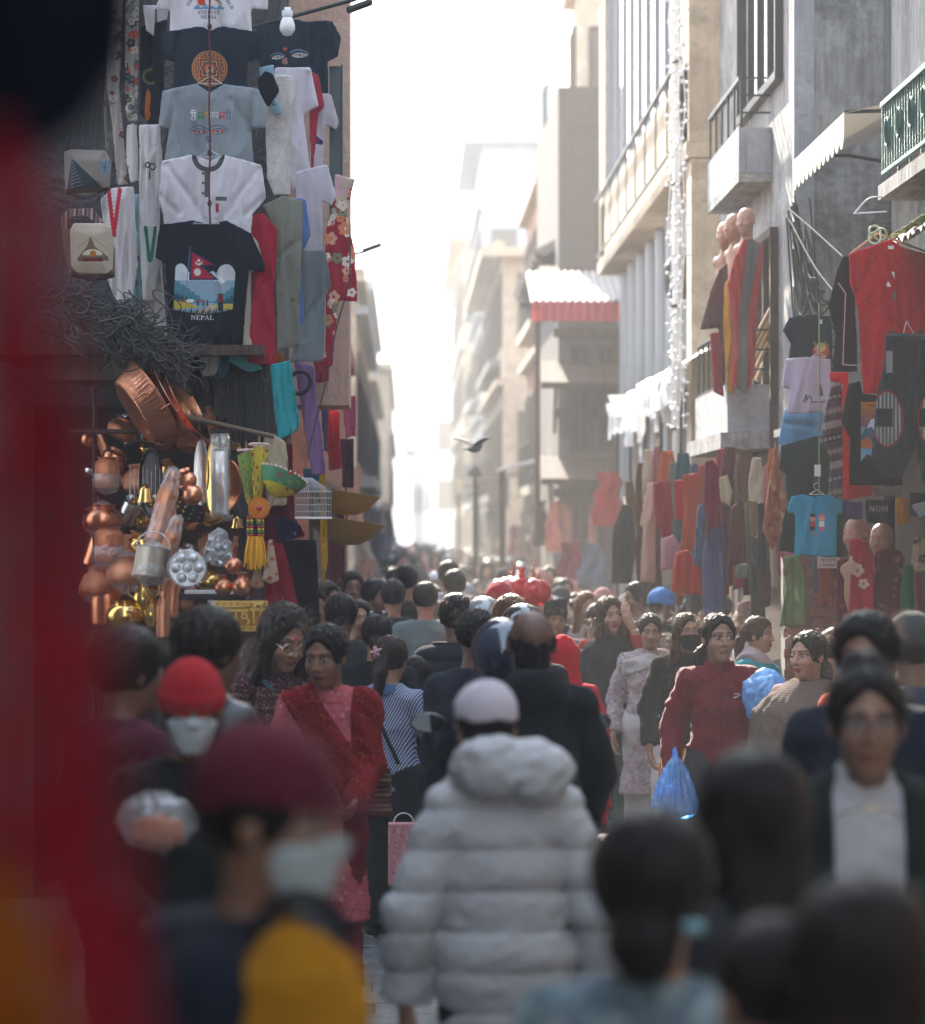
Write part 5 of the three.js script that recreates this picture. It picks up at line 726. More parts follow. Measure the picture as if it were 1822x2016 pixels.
tray('oval steel tray in plastic sleeve', 838, 760, 80, 190, steel, -1.0, 17.8); tray('oval brass-toned tray in plastic sleeve', 905, 790, 75, 200, brass, -0.9, 17.7); tray('round copper plate with beaded rim', 1000, 830, 90, 135, copper, -0.75, 17.75, copper); tray('black iron pan hanging edge-on', 1075, 840, 110, 175, black, -0.95, 17.85, black); tray('dark blue-black iron griddle in shade', 560, 820, 100, 190, black, -0.8, 18.2, black);
{ const t = thing('serving_tray', 'rectangular silver tray with embossed border in plastic', 'tray', B(940, 810, 17.6), -0.9, 'trays on the bamboo rail'); mesh('plate', rbox(0.13, 0.36, 0.008, 0.004), steel, t); for (const [w, h, x, y] of [[0.014, 0.36, -0.06, 0], [0.014, 0.36, 0.06, 0], [0.106, 0.014, 0, 0.17], [0.106, 0.014, 0, -0.17]]) mesh('border', rbox(w, h, 0.018, 0.005).translate(x, y, 0.008), M([0.6, 0.58, 0.55], 0.3, { metalness: 1, bumpMap: tint(embossed, [3, 3]), bumpScale: 0.002 }), t); mesh('plastic_wrap', nets((x, y, z) => (Math.max(Math.abs(x) - 0.075, Math.abs(y - 0.03) - 0.225, Math.abs(z - 0.004 - 0.006 * noise3(x * 20, y * 12, 3)) - 0.016)) * 0.8, [-0.1, -0.24, -0.04], [0.1, 0.28, 0.05], 0.009, { skip: 2 }), film, t); }
for (const [x, y, s, l] of [[515, 930, 1, 'brass hand bell hanging in the dim shop'], [1030, 1075, 0.7, 'small dark bell below the iron pan']]) { const t = ware('bell', l, 'bell', [[0, 0.1], [0.012, 0.1], [0.02, 0.085], [0.034, 0.07], [0.04, 0.03], [0.052, 0.002], [0.05, 0], [0.036, 0.03]], brass, x, y, 17.9, [0, 1, 0], GC); t.scale.setScalar(s); mesh('clapper', new THREE.SphereGeometry(0.01, 8, 6).translate(0, 0.0, 0), brass, t); }
for (const [x, y, s, l] of [[500, 1560, 1, 'tall polished brass jug with spout'], [545, 1640, 0.9, 'polished brass jug beside the tumblers']]) { const t = ware('brass_jug', l, 'jug', [[0, 0], [0.04, 0], [0.03, 0.02], [0.05, 0.06], [0.055, 0.1], [0.03, 0.14], [0.022, 0.18], [0.035, 0.2], [0.03, 0.202]], brass, x, y, 17.8, [0, 1, 0], GC); t.scale.setScalar(s); mesh('spout', tube([V3(0.05, 0.09, 0), V3(0.085, 0.11, 0), V3(0.09, 0.16, 0)], 0.007, 12, 6), brass, t); mesh('handle', new THREE.TorusGeometry(0.04, 0.005, 5, 16, 3.4).rotateZ(1.5).translate(-0.04, 0.13, 0), brass, t); }
{ const t = thing('shop_shelf', 'dark metal shelf with a white edge inside the copper shop', 'shelf', B(640, 1460, 18.3)); mesh('board', rbox(0.9, 0.03, 0.4, 0.006), M([0.05, 0.04, 0.04], 0.6), t); mesh('edge', rbox(0.34, 0.022, 0.02, 0.004).translate(0.28, 0.03, 0.22), MT.white, t); for (const x of [-0.42, 0.42]) mesh('upright', bar(V3(x, -1.6, -0.15), V3(x, 1.2, -0.15), 0.015), MT.iron, t); mesh('upper_board', rbox(0.9, 0.02, 0.3, 0.004).translate(-0.1, 0.92, 0), M([0.05, 0.04, 0.04], 0.6), t); }
{ // small ware crowding the back of the shop
  const prs = [lota, handi, drum, bottle, [[0, 0], [0.05, 0], [0.075, 0.02], [0.085, 0.05], [0.08, 0.052], [0.045, 0.006], [0, 0.005]]], nm = ['water pot', 'cooking pot', 'drum pot', 'bottle', 'bowl'], ms = [[copper, 'copper'], [brass, 'brass'], [copperH, 'hammered copper'], [steel, 'steel'], [copperE, 'embossed copper']];
  for (let i = 0; i < 64; i++) { const k = (i * 3) % 5, [m, mn] = ms[(i * 7 + Math.floor(i / 5)) % 5], t = ware('hung_vessel', `small ${mn} ${nm[k]} at the back of the copper shop`, 'vessel', prs[k], m, 225 + (i % 13) * 62 + rr(-20, 20), 620 + Math.floor(i / 13) * 215 + rr(-60, 60), rr(18.3, 18.9), [rr(-0.6, 0.6), 1, rr(-0.4, 0.4)], 'small ware at the back of the shop', 22); t.scale.setScalar(rr(0.55, 0.85)); mesh('hook', bar(V3(0, 0.14, 0), V3(0, 0.26, 0), 0.002, 4), MT.iron, t); }
  for (let i = 0; i < 12; i++) { const t = thing('ladle', 'long steel ladle hanging in a row inside the shop', 'ladle', B(430 + i * 24, 720 + (i % 3) * 18, 18.15), rr(-0.4, 0.4), 'ladles in the shop'); mesh('handle', bar(V3(0, 0, 0), V3(0, -0.17, 0), 0.003, 5), steel, t); mesh('scoop', lathe([[0, -0.02], [0.015, -0.015], [0.024, 0], [0.022, 0], [0, -0.016]], 16).rotateX(0.9).translate(0, -0.18, 0.01), i % 2 ? brass : steel, t); }
}
// decorations
const GD = 'festive things beside the copper stall';
function cone(label, x, y, L, r, ax, cols, open) { const t = thing('paper_parasol', label, 'parasol', B(x, y, 17.5), 0, GD); t.quaternion.setFromUnitVectors(V3(0, 1, 0), V3(...ax).normalize()); const g = lathe(open ? [[0, L], [r * 0.35, L * 0.85], [r * 0.75, L * 0.5], [r, 0], [r * 0.97, 0.0], [r * 0.7, L * 0.46], [0, L * 0.95]] : [[0, L], [r * 0.3, L * 0.9], [r * 0.75, L * 0.4], [r, 0.02], [0, 0]], 20), p = g.attributes.position; for (let i = 0; i < p.count; i++) { const a = Math.atan2(p.getZ(i), p.getX(i)), k = 1 + (open ? 0.03 : 0.16) * Math.cos(a * 8); p.setX(i, p.getX(i) * k); p.setZ(i, p.getZ(i) * k); } g.computeVertexNormals();
  mesh('cover', g, M('#ffffff', 0.7, { map: canvas(128, 128, (c) => { c.fillStyle = cols[0]; c.fillRect(0, 0, 128, 128); c.fillStyle = cols[1]; c.fillRect(0, 88, 128, 40); for (let i = 0; i < 90; i++) { c.fillStyle = cols[2 + i % (cols.length - 2)]; c.fillRect((i * 37) % 128, (i * 53) % 128, 6, 5); } }), bumpMap: tint(weave, [6, 6]), bumpScale: 0.002 }), t);
  const fr = []; for (let i = 0; i < 30; i++) { const a = i * Math.PI / 15; fr.push(new THREE.IcosahedronGeometry(0.008, 0).translate(Math.cos(a) * r, -0.004, Math.sin(a) * r)); } mesh('pompom_trim', merge(fr), M([0.62, 0.42, 0.4], 0.9), t).userData.kind = 'stuff'; mesh('stick', bar(V3(0, -0.05, 0), V3(0, L + 0.06, 0), 0.005), M([0.3, 0.2, 0.1]), t); }
cone('closed green and yellow sequinned parasol', 1085, 640, 0.3, 0.045, [0.05, -1, 0], ['#7f9a3e', '#c9b23a', '#3f7a58', '#b0603a']); cone('closed yellow sequinned parasol beside the green one', 1155, 610, 0.36, 0.05, [-0.02, -1, 0.1], ['#c6ae35', '#c6b545', '#9a5a34', '#557a4a']); cone('half-open green and yellow parasol pointing up the street', 1290, 780, 0.13, 0.135, [-0.35, -0.9, 0.25], ['#4f8f68', '#cdb82f', '#8aa24a', '#a8503c'], true);
{ const t = thing('marigold_tassel', 'yellow tassel bunch with beaded strings and orange rosette', 'tassel', B(1135, 1120, 17.4), 0, GD); const l = []; for (let i = 0; i < 70; i++) { const a = rr(0, 6.28), r = Math.sqrt(rnd()) * 0.055; l.push(tube([V3(Math.cos(a) * r * 0.7, 0, Math.sin(a) * r * 0.7), V3(Math.cos(a) * r, -0.08, Math.sin(a) * r), V3(Math.cos(a) * r * 1.1 + rr(-0.01, 0.01), -rr(0.13, 0.18), Math.sin(a) * r * 1.1)], rr(0.003, 0.0055), 6, 5)); } mesh('threads', merge(l), M([0.75, 0.36, 0.02], 0.8), t).userData.kind = 'stuff';
  for (let k = 0; k < 6; k++) { const a = k * 1.05; for (let j = 0; j < 7; j++) mesh('bead', new THREE.SphereGeometry(0.007, 8, 6).translate(Math.cos(a) * 0.04, 0.005 + j * 0.0155, Math.sin(a) * 0.04), M([[0.55, 0.02, 0.02], [0.03, 0.25, 0.08], [0.7, 0.5, 0.05]][j % 3], 0.3), t); }
  const ro = []; for (let k = 0; k < 34; k++) { const a = k * Math.PI / 17; ro.push(bar(V3(0.02, 0.15, 0.02), V3(0.02 + Math.cos(a) * 0.058, 0.15 + Math.sin(a) * 0.058, 0.012), 0.003, 4, 0.0055)); } mesh('rosette', merge(ro), M([0.62, 0.22, 0.02], 0.7), t); mesh('rosette_heart', new THREE.SphereGeometry(0.016, 10, 8).scale(1, 1, 0.5).translate(0.02, 0.15, 0.024), M([0.4, 0.03, 0.03], 0.6), t); }
for (const [x, y, w, h, l, c] of [[1222, 1265, 88, 250, 'cream drawstring pouch with small red flowers', '#b99f86'], [1145, 1350, 80, 130, 'tan printed pouch beside the flowered one', '#a98b6c']]) garment('drawstring_pouch', l, 'pouch', 'b', `${x - w * 0.15},${y - h / 2} ${x + w * 0.15},${y - h / 2} ${x + w * 0.3},${y - h * 0.1} ${x + w * 0.55},${y + h * 0.42} ${x},${y + h * 0.5} ${x - w * 0.55},${y + h * 0.4} ${x - w * 0.3},${y - h * 0.1}`, 17.45, c, { thick: 0.03, group: GD, draw: pattern(['#a4493c', '#8a5a3c', '#c98a6a'], 2600, 12) });
{ const t = thing('name_sign', 'gold cut-out sign board lettered in Devanagari with scroll borders', 'sign', B(1055, 1570, 17.0)); const k = 17 / F * 0.3498, S = (s, m, z, dp) => mesh(s[1], new THREE.ExtrudeGeometry(s[0], { depth: dp, bevelEnabled: true, bevelSize: 0.001, bevelThickness: 0.001, bevelSegments: 1 }).translate(0, 0, z), m, t);
  const gold = M([0.75, 0.5, 0.13], 0.45, { metalness: 0.55, bumpMap: tint(grain, [60, 60]), bumpScale: 0.002 }), back = M([0.42, 0.17, 0.02], 0.6), w = 150 * k, h = 78 * k;
  mesh('backing', box(-w * 0.9, w * 0.9, -h * 0.72, h * 0.72, -0.012, -0.004), back, t); for (const s of [1, -1]) { const sh = new THREE.Shape(); sh.moveTo(-w, s * h * 0.7); sh.lineTo(-w, s * h); for (let i = 0; i < 16; i++) sh.absarc(-w + (i + 0.5) * w / 8, s * h, w / 17, s > 0 ? Math.PI : -Math.PI, 0, s > 0); sh.lineTo(w, s * h * 0.7); S([sh, 'scroll_border'], gold, -0.003, 0.006); for (let i = 0; i < 8; i++) mesh('scroll', new THREE.TorusGeometry(h * 0.09, 0.0022, 4, 14, 4.8).translate(-w * 0.88 + i * w * 0.252, s * h * 0.86, 0.006), back, t); }
  const bars = [['headline', [[-145, 40], [40, 40], [40, 24], [-145, 24]]], ['headline', [[50, 46], [140, 46], [140, 30], [50, 30]]], ['headline', [[-145, 62], [20, 62], [20, 50], [-145, 50]]]]; for (const [n, q] of bars) S([new THREE.Shape(q.map((p) => new THREE.Vector2(p[0] * k, p[1] * k))), n], gold, -0.002, 0.008);
  const st = (pts) => mesh('letter', tube(pts.map((p) => V3(p[0] * k, p[1] * k, 0.006)), 7.5 * k, 30, 6), gold, t); st([[-130, 20], [-128, -8], [-108, -2], [-112, -26], [-90, -36], [-86, -48]]); st([[-70, 20], [-80, -8], [-60, -16], [-62, -40], [-48, -30]]); st([[-30, 20], [-30, -38], [-52, -20], [-46, -4], [-32, -12]]); st([[8, 22], [6, -12], [28, -10], [30, 8], [14, 10]]); st([[28, -10], [44, -34], [30, -48]]); st([[70, 30], [72, -44]]); st([[110, 34], [112, -46]]); st([[72, 46], [90, 66], [112, 60], [112, 40]]);
  mesh('post', bar(V3(-0.05, -h, -0.02), V3(-0.06, -0.75, -0.02), 0.01), MT.white, t); mesh('tassel', lathe([[0, 0], [0.006, 0], [0.012, -0.03], [0.016, -0.07], [0, -0.075]], 10).translate(-0.03, -h - 0.02, 0), M([0.7, 0.35, 0.03], 0.8), t); }
{ const t = thing('bird_cage', 'small wire bird cage hanging over the street', 'cage', B(1462, 1018, 17.9)); const l = [], w = 0.095, h = 0.2; for (let i = 0; i <= 16; i++) { const x = -w + i * w / 8; for (const z of [-0.07, 0.07]) l.push(bar(V3(x, 0, z), V3(x, h * 0.72, z), 0.0013, 4)); l.push(bar(V3(x, h * 0.72, 0.07), V3(x * 0.2 - 0.03, h * 1.1, 0), 0.0012, 4)); } for (let j = 0; j < 5; j++) for (const z of [-0.07, 0.07]) l.push(bar(V3(-w, j * h * 0.18, z), V3(w, j * h * 0.18, z), 0.0016, 4)); for (const x of [-w, w]) for (let j = 0; j < 5; j++) l.push(bar(V3(x, j * h * 0.18, -0.07), V3(x, j * h * 0.18, 0.07), 0.0016, 4)); mesh('wire_bars', merge(l), M([0.4, 0.42, 0.42], 0.35, { metalness: 0.8 }), t); mesh('floor_tray', rbox(0.2, 0.012, 0.15, 0.004), MT.white, t); mesh('hook', new THREE.TorusGeometry(0.015, 0.002, 4, 12).translate(-0.03, h * 1.16, 0), MT.iron, t); }
{ const t = ware('rubber_tyre', 'black rubber ring hung on the wall past the turquoise drape', 'tyre', [[0.052, -0.012], [0.066, -0.016], [0.074, 0], [0.066, 0.016], [0.052, 0.012], [0.052, -0.012]], M([0.02, 0.02, 0.022], 0.7), 1385, 255, 18.3, [-0.25, 0.1, 1], undefined, 36); }
for (const [x, y, s, l] of [[1635, 915, 1, 'upper yellow ochre parasol hung past the cage'], [1640, 1075, 1.1, 'lower yellow ochre parasol hung past the cage']]) { const t = thing('cloth_parasol', l, 'parasol', B(x, y, 21), 0, 'ochre parasols past the cage'); t.rotation.z = -0.15; const g = lathe([[0, -0.1], [0.1, -0.085], [0.17, -0.04], [0.24, 0.05], [0.235, 0.052], [0.165, -0.035], [0, -0.09]], 10); mesh('cover', g.scale(s, s, s), M([0.4, 0.25, 0.04], 0.8, { transmission: 0.25 }), t); mesh('stick', bar(V3(0, -0.12, 0), V3(0, 0.2, 0), 0.006), MT.wood, t); }
const drapes = [['vest', 'cream embroidered waistcoat on a hanger', '1180,570 1240,545 1305,590 1322,700 1312,952 1195,950 1190,800', '#b7a78b', 17.95, pattern(['#9a7f4a', '#c9bda0'], 2600, 7, 'dot')], ['drape', 'long red cloth falling beside the gold sign', '1180,1150 1290,1160 1342,1350 1402,1632 1260,1640 1195,1470', '#8e1c2c', 17.7], ['drape', 'turquoise cloth hung under the grey kurta', '1215,155 1332,130 1388,480 1372,525 1262,585 1238,400', '#36a3aa', 18.1], ['drape', 'lilac cloth hung past the turquoise one', '1350,130 1462,160 1535,775 1450,775 1392,400', '#8f6c9a', 18.6], ['drape', 'maroon cloth behind the waistcoat', '1290,600 1345,600 1352,1000 1420,1120 1300,1150 1280,900', '#5a1420', 18.1], ['drape', 'dark red cloth behind the tassels', '1190,950 1290,945 1280,1300 1200,1380 1170,1200', '#541420', 18.0],
  ['shawl', 'red shawl hanging past the bird cage', '1545,372 1610,420 1622,742 1545,755 1535,560', '#a3222f', 21.5], ['shawl', 'rose pink shawl hanging beyond the red one', '1618,332 1702,322 1702,560 1640,572', '#8d4560', 22.5], ['shawl', 'navy shawl behind the red one', '1495,350 1560,358 1562,652 1520,645', '#27345a', 22], ['shawl', 'crimson shawl high on the left wall', '1460,122 1552,112 1552,252 1478,262', '#932a3a', 20.5], ['shawl', 'dark patterned shawl below the pink one', '1610,570 1690,565 1690,850 1625,850', '#3a1a26', 23], ['shawl', 'teal shawl behind the cage', '1400,740 1480,735 1500,800 1420,840', '#2a5560', 19.5], ['sequin_bag', 'dark blue sequinned bag under the cage', '1250,1030 1290,1000 1395,1065 1380,1120 1310,1155 1262,1130', '#191b33', 17.75, pattern(['#8c90b0', '#b4a468'], 2200, 7, 'dot')], ['drape', 'yellow cloth strip at the stall post', '1495,700 1530,690 1545,1250 1515,1450 1500,1200', '#b58a2a', 19.2], ['drape', 'dark patterned cloth at the foot of the stall', '1255,1140 1480,1140 1500,1620 1400,1640 1330,1350', '#231a20', 18.6], ['drape', 'deep red cloth beyond the stall post', '1500,850 1640,860 1640,1400 1520,1420', '#4a1620', 24]];
for (const [n, l, pl, col, d, dr] of drapes) garment(n, l, n.split('_').pop(), 'b', pl, d, col, { group: GD, fold: 1.8, freq: 1.6, h: d > 20 ? 0.013 : 0.009, thick: n === 'sequin_bag' ? 0.03 : 0.0135, draw: dr });
for (const [n, l, pl, col] of [['scarf', 'white printed cloth tucked under the flag t-shirt', '822,60 945,60 935,170 905,215 830,225', '#b9b6b4'], ['scarf', 'teal cloth tucked under the flag t-shirt', '945,65 990,65 975,220 915,240 920,190', '#2f5c6c'], ['scarf', 'turquoise striped hem under the crimson kurta', '985,70 1110,100 1180,180 1100,200 980,140', '#5fa6ac'], ['scarf', 'black cloth hem under the flag t-shirt', '760,50 825,60 830,230 770,215', '#14171f'], ['scarf', 'orange and black scarf end under the olive kurta', '1240,90 1300,85 1295,200 1200,190', '#7c4a20']]) garment(n, l, 'cloth', 'b', pl, 18.12, col, { group: GD, draw: col === '#b9b6b4' ? pattern(['#3a3f58'], 900, 22, 'curl') : undefined });
{ const s = thing('leather_goods_wall', 'dark leather bags hung behind the shirts hem', 'bags'); for (let k = 0; k < 6; k++) { const c = B(980 + k * 45, 330 + (k % 3) * 60, 18.75); mesh('bag', rbox(0.14, 0.3, 0.06, 0.03).rotateZ(rr(-0.2, 0.2)).translate(c.x, c.y, c.z), M([0.035, 0.03, 0.028], 0.5), s); } for (let k = 0; k < 16; k++) { const c = B(960 + k * 18, 250, 18.6); mesh('strap', bar(c, c.clone().add(V3(rr(-0.06, 0.06), -rr(0.2, 0.45), 0.02)), 0.006, 5), M([0.05, 0.045, 0.04], 0.5), s); } }
{ const t = thing('black_bag', 'black embroidered bag with red and yellow flowers behind the pot', 'bag', B(770, 950, 18.0)); mesh('bag_body', rbox(0.16, 0.18, 0.03, 0.015), M('#ffffff', 0.9, { map: canvas(128, 128, (c) => { c.fillStyle = '#14141a'; c.fillRect(0, 0, 128, 128); for (let i = 0; i < 24; i++) { c.fillStyle = ['#a8303c', '#c79a3a', '#4a7a4a'][i % 3]; c.beginPath(); c.arc((i * 41) % 128, (i * 67) % 128, 6, 0, 7); c.fill(); } }) }), t); mesh('strap', new THREE.TorusGeometry(0.06, 0.005, 5, 20, Math.PI).translate(0, 0.09, 0), MT.dark, t); }
{ const c = thing('overhead_cable', 'thin black cable looping down past the red dress', 'cable'); mesh('wire', tube([P(690, 440, 18.4), P(686, 560, 18.3), P(664, 640, 18.3), P(640, 760, 18.2), P(622, 830, 18.2), P(606, 900, 18.1)], 0.004, 40, 5), MT.dark, c); }

// ---------- cloth hanging close to the camera on the left ----------
garment('hanging_shawl', 'deep red shawl hanging close at the left edge', 'shawl', 'D', '-260,200 40,240 120,420 150,700 196,980 228,1300 270,1600 330,2140 -260,2140', 2.05, '#b00026', { h: 0.0035, zs: 0.5, thick: 0.005, freq: 7, fold: 2.6, turn: 0.25, mat: { transmission: 0.4 } });
garment('hanging_jacket', 'black jacket hanging above the red shawl', 'jacket', 'D', '-260,-140 290,-140 262,120 170,250 60,330 -260,350', 2.2, '#11141f', { h: 0.0035, zs: 0.35, thick: 0.02, freq: 5 });
garment('hanging_scarf', 'ochre yellow scarf below the red shawl', 'scarf', 'D', '-260,1660 20,1700 110,1850 170,2140 -260,2140', 1.98, '#8a4608', { h: 0.0035, zs: 0.35, thick: 0.006, freq: 6 });

// ---------- right-hand stalls ----------
const G4 = 'clothes on the right-hand display';
garment('kurta', 'bright red kurta with white price tag under the green balcony', 'kurta', 'r', '1402,1395 1560,1336 1625,1312 1705,1358 1890,1405 1910,1800 1850,2162 1482,2162 1452,1720 1440,1640 1405,1560', 17.25, '#c01224', { group: G4, crease: ['1480,1660 1700,1800', '1900,1560 1700,1800', '1440,1640 1520,1450'], extra: (g, L) => { const a = L(1628, 1535, 0.032); mesh('price_tag', rbox(0.04, 0.078, 0.002, 0.004).translate(a.x, a.y, a.z), M([0.7, 0.7, 0.68], 0.6), g); mesh('tag_string', bar(L(1625, 1470, 0.03), L(1628, 1497, 0.032), 0.001, 4), MT.white, g); const b = L(1630, 1360, 0.028); mesh('neck_label', rbox(0.03, 0.018, 0.003, 0.002).translate(b.x, b.y, b.z), MT.white, g); mesh('hanger', merge([bar(L(1410, 1395, 0.0), L(1560, 1280, 0), 0.007, 6), bar(L(1560, 1280, 0), L(1890, 1405, 0), 0.007, 6)]), M([0.45, 0.25, 0.15], 0.6), g); }, draw: (c) => { pattern(['#cf3242'], 2600, 9, 'dot')(c); c.fillStyle = '#45706a'; c.fillRect(1642, 1605, 14, 42); } });
garment('shirt', 'black shirt with white piping beside the red kurta', 'shirt', 'r', '1370,1405 1408,1398 1440,1640 1452,2042 1310,2042 1330,1840 1285,1672 1340,1480', 17.45, '#14171d', { group: G4, draw: (c) => { c.strokeStyle = '#a9b4b8'; c.lineWidth = 7; c.beginPath(); c.moveTo(1345, 1550); c.lineTo(1385, 1610); c.lineTo(1368, 2000); c.lineTo(1445, 2005); c.stroke(); } });
garment('t_shirt', 'black t-shirt topping the far column of t-shirts', 't-shirt', 's', '1038,112 1076,40 1180,24 1310,30 1315,300 1068,300 1082,180', 18.9, '#1c2830', { group: G4, draw: (c) => { c.fillStyle = '#a4512e'; c.beginPath(); c.arc(1248, 225, 46, 0, 7); c.fill(); c.fillStyle = '#c99a58'; c.beginPath(); c.arc(1248, 205, 26, 0, 7); c.fill(); c.fillStyle = '#7a8a52'; for (let i = 0; i < 9; i++) c.fillRect(1205 + i * 10, 168 + (i % 3) * 8, 5, 22); c.fillStyle = '#c8ccd0'; c.fillRect(1236, 52, 20, 24); } });
garment('t_shirt', 'pale lilac t-shirt with a small black sketch', 't-shirt', 's', '1055,266 1180,255 1305,266 1305,560 1058,572 1076,432 1034,425', 18.75, '#b9aebd', { group: G4, neck: [1235, 232, 40], draw: (c) => { c.strokeStyle = '#3d4044'; c.lineWidth = 6; c.beginPath(); c.moveTo(1150, 505); c.quadraticCurveTo(1180, 430, 1165, 500); c.quadraticCurveTo(1200, 440, 1195, 505); c.lineTo(1275, 500); c.stroke(); c.fillStyle = '#55503f'; c.beginPath(); c.moveTo(1232, 470); c.lineTo(1248, 400); c.lineTo(1264, 470); c.fill(); } });
garment('t_shirt', 'sky blue t-shirt hanging below the lilac one', 't-shirt', 's', '1052,542 1200,508 1300,500 1292,760 1045,770 1014,722', 18.82, '#5f92b4', { group: G4, crease: ['1060,620 1240,640'] });
garment('t_shirt', 'faded black t-shirt above the turquoise one', 't-shirt', 's', '1028,742 1250,684 1300,700 1300,1040 1060,1050 1056,900 1018,872', 18.68, '#22302f', { group: G4 });
garment('skirt', 'dark green pleated skirt behind the turquoise t-shirt', 'skirt', 's', '1058,1090 1402,1035 1398,1352 1300,1360 1015,1320 1040,1150', 18.5, '#1a2a28', { group: G4, fold: 1.6, freq: 2 });
garment('t_shirt', 'turquoise child t-shirt printed with two small figures', 't-shirt', 's', '1086,1022 1150,1010 1222,1024 1288,1010 1372,1050 1372,1122 1340,1112 1336,1356 1104,1342 1110,1118 1066,1112', 18.35, '#2f8aa6', { group: G4, neck: [1225, 985, 42], draw: (c) => { for (const [x, a, b] of [[1205, '#b8443c', '#3a3238'], [1253, '#e2dcd6', '#c85a72']]) { c.fillStyle = '#c99b7c'; c.beginPath(); c.arc(x, 1142, 17, 0, 7); c.fill(); c.fillStyle = b; c.beginPath(); c.arc(x, 1134, 18, Math.PI, 0); c.fill(); c.fillRect(x - 14, 1185, 28, 24); c.fillStyle = a; c.fillRect(x - 14, 1158, 28, 30); } c.fillStyle = '#b0506a'; c.font = 'bold 15px sans-serif'; c.textAlign = 'center'; c.fillText('NEPAL', 1222, 1232); } });
{ const r = thing('green_rope', 'green cord down the far column of t-shirts', 'cord'), q = (y) => { const [X, Y] = tr('s', '1240,' + y)[0]; return P(X, Y, 18.3); }; mesh('strand', bar(q(-40), q(1010), 0.005, 6), M([0.16, 0.24, 0.12], 0.8), r); const b = q(880); mesh('card_tag', rbox(0.036, 0.065, 0.003, 0.004).translate(b.x - 0.01, b.y, b.z + 0.012), M([0.65, 0.63, 0.6], 0.7), r); }
garment('harem_trousers', 'baggy charcoal trousers with striped oval patches and red edging', 'trousers', 's', '1600,142 1720,132 1900,142 1950,600 1950,935 1800,950 1775,760 1745,790 1690,935 1572,922 1518,820 1556,450 1590,300', 16.95, '#2f3338', { group: G4, fold: 1.8, freq: 1.6, res: 640, draw: (c) => { pattern(['#3a3f46', '#262a30', '#44484e'], 4000, 14, 'curl')(c); for (const x of [1610, 1868]) { c.save(); c.beginPath(); c.ellipse(x, 598, 84, 150, 0, 0, 7); c.clip(); for (let i = 0; i < 34; i++) { c.fillStyle = ['#b8b2aa', '#3a3a40', '#8a8680'][i % 3]; c.fillRect(x - 100 + i * 7, 440, 7, 320); } c.fillStyle = '#2c3036'; c.fillRect(x - 90, 540, 120, 100); c.restore(); c.strokeStyle = '#9c2a2e'; c.lineWidth = 9; c.beginPath(); c.ellipse(x, 598, 86, 152, 0, 0, 7); c.stroke(); } c.fillStyle = '#9a9692'; c.fillRect(1602, 225, 36, 120); c.fillStyle = '#b0603c'; for (let i = 0; i < 60; i++) c.fillRect(1530 + (i * 71) % 380, 740 + (i * 43) % 150, 5, 5); } , extra: (g, L) => { mesh('waist_gathers', tube([L(1602, 150, 0.02), L(1680, 140, 0.03), L(1760, 145, 0.03), L(1900, 152, 0.02)], 0.014, 20, 6), M([0.03, 0.032, 0.036], 0.9), g); for (const x of [1640, 1790]) mesh('clip', rbox(0.02, 0.04, 0.02, 0.004).translate(L(x, 130, 0.01).x, L(x, 130).y, 0.015), MT.dark, g); mesh('hook', merge([bar(L(1700, 130, 0.01), L(1718, 60, 0.01), 0.003, 5), bar(L(1718, 60, 0.01), L(1760, 132, 0.01), 0.003, 5)]), M([0.5, 0.5, 0.5], 0.3, { metalness: 0.9 }), g); } });
garment('t_shirt', 'black t-shirt with orange mountain sunset print lettered MO', 't-shirt', 's', '1400,400 1462,388 1480,460 1600,470 1680,520 1700,962 1398,962 1408,705 1360,622 1370,540', 17.1, '#15181c', { group: G4, draw: (c) => { for (let i = 0; i < 30; i++) { c.fillStyle = `rgb(${200 - i * 2},${120 - i * 1.5},${50 + i * 2})`; c.fillRect(1466, 505 + i * 5, 100, 5); } c.fillStyle = '#7aa0b8'; c.fillRect(1466, 640, 100, 190); c.fillStyle = '#3f5f78'; c.beginPath(); c.moveTo(1466, 690); c.lineTo(1520, 600); c.lineTo(1570, 580); c.lineTo(1570, 740); c.lineTo(1466, 760); c.fill(); c.fillStyle = '#d9dfe4'; c.beginPath(); c.moveTo(1520, 600); c.lineTo(1500, 650); c.lineTo(1525, 640); c.lineTo(1545, 665); c.lineTo(1560, 590); c.fill(); c.fillStyle = '#c06a3a'; c.beginPath(); c.moveTo(1466, 720); c.lineTo(1510, 690); c.lineTo(1540, 760); c.lineTo(1466, 760); c.fill(); c.fillStyle = '#1c2024'; c.beginPath(); c.moveTo(1466, 830); c.lineTo(1500, 790); c.lineTo(1570, 820); c.lineTo(1570, 835); c.fill(); c.fillStyle = '#3a2a24'; c.font = 'bold 24px serif'; c.fillText('MO', 1506, 532); } });
garment('knit_jacket', 'brown and cream woven jacket with diamond bands', 'jacket', 's', '1310,402 1362,388 1382,700 1372,1024 1288,1020 1300,800 1243,732 1270,560', 17.5, '#4a4344', { group: G4, draw: (c) => { for (let j = 0; j < 9; j++) { c.fillStyle = ['#8a7c76', '#37343a', '#6a5a58'][j % 3]; c.save(); c.translate(1230, 400 + j * 75); c.rotate(-0.22); c.fillRect(0, 0, 200, 40); c.fillStyle = '#b8aca2'; for (let i = 0; i < 8; i++) { c.beginPath(); c.arc(14 + i * 26, 20, 9, 0, 7); c.fill(); } c.fillStyle = '#3a3438'; for (let i = 0; i < 8; i++) { c.beginPath(); c.arc(14 + i * 26, 20, 5, 0, 7); c.fill(); } c.restore(); } } });
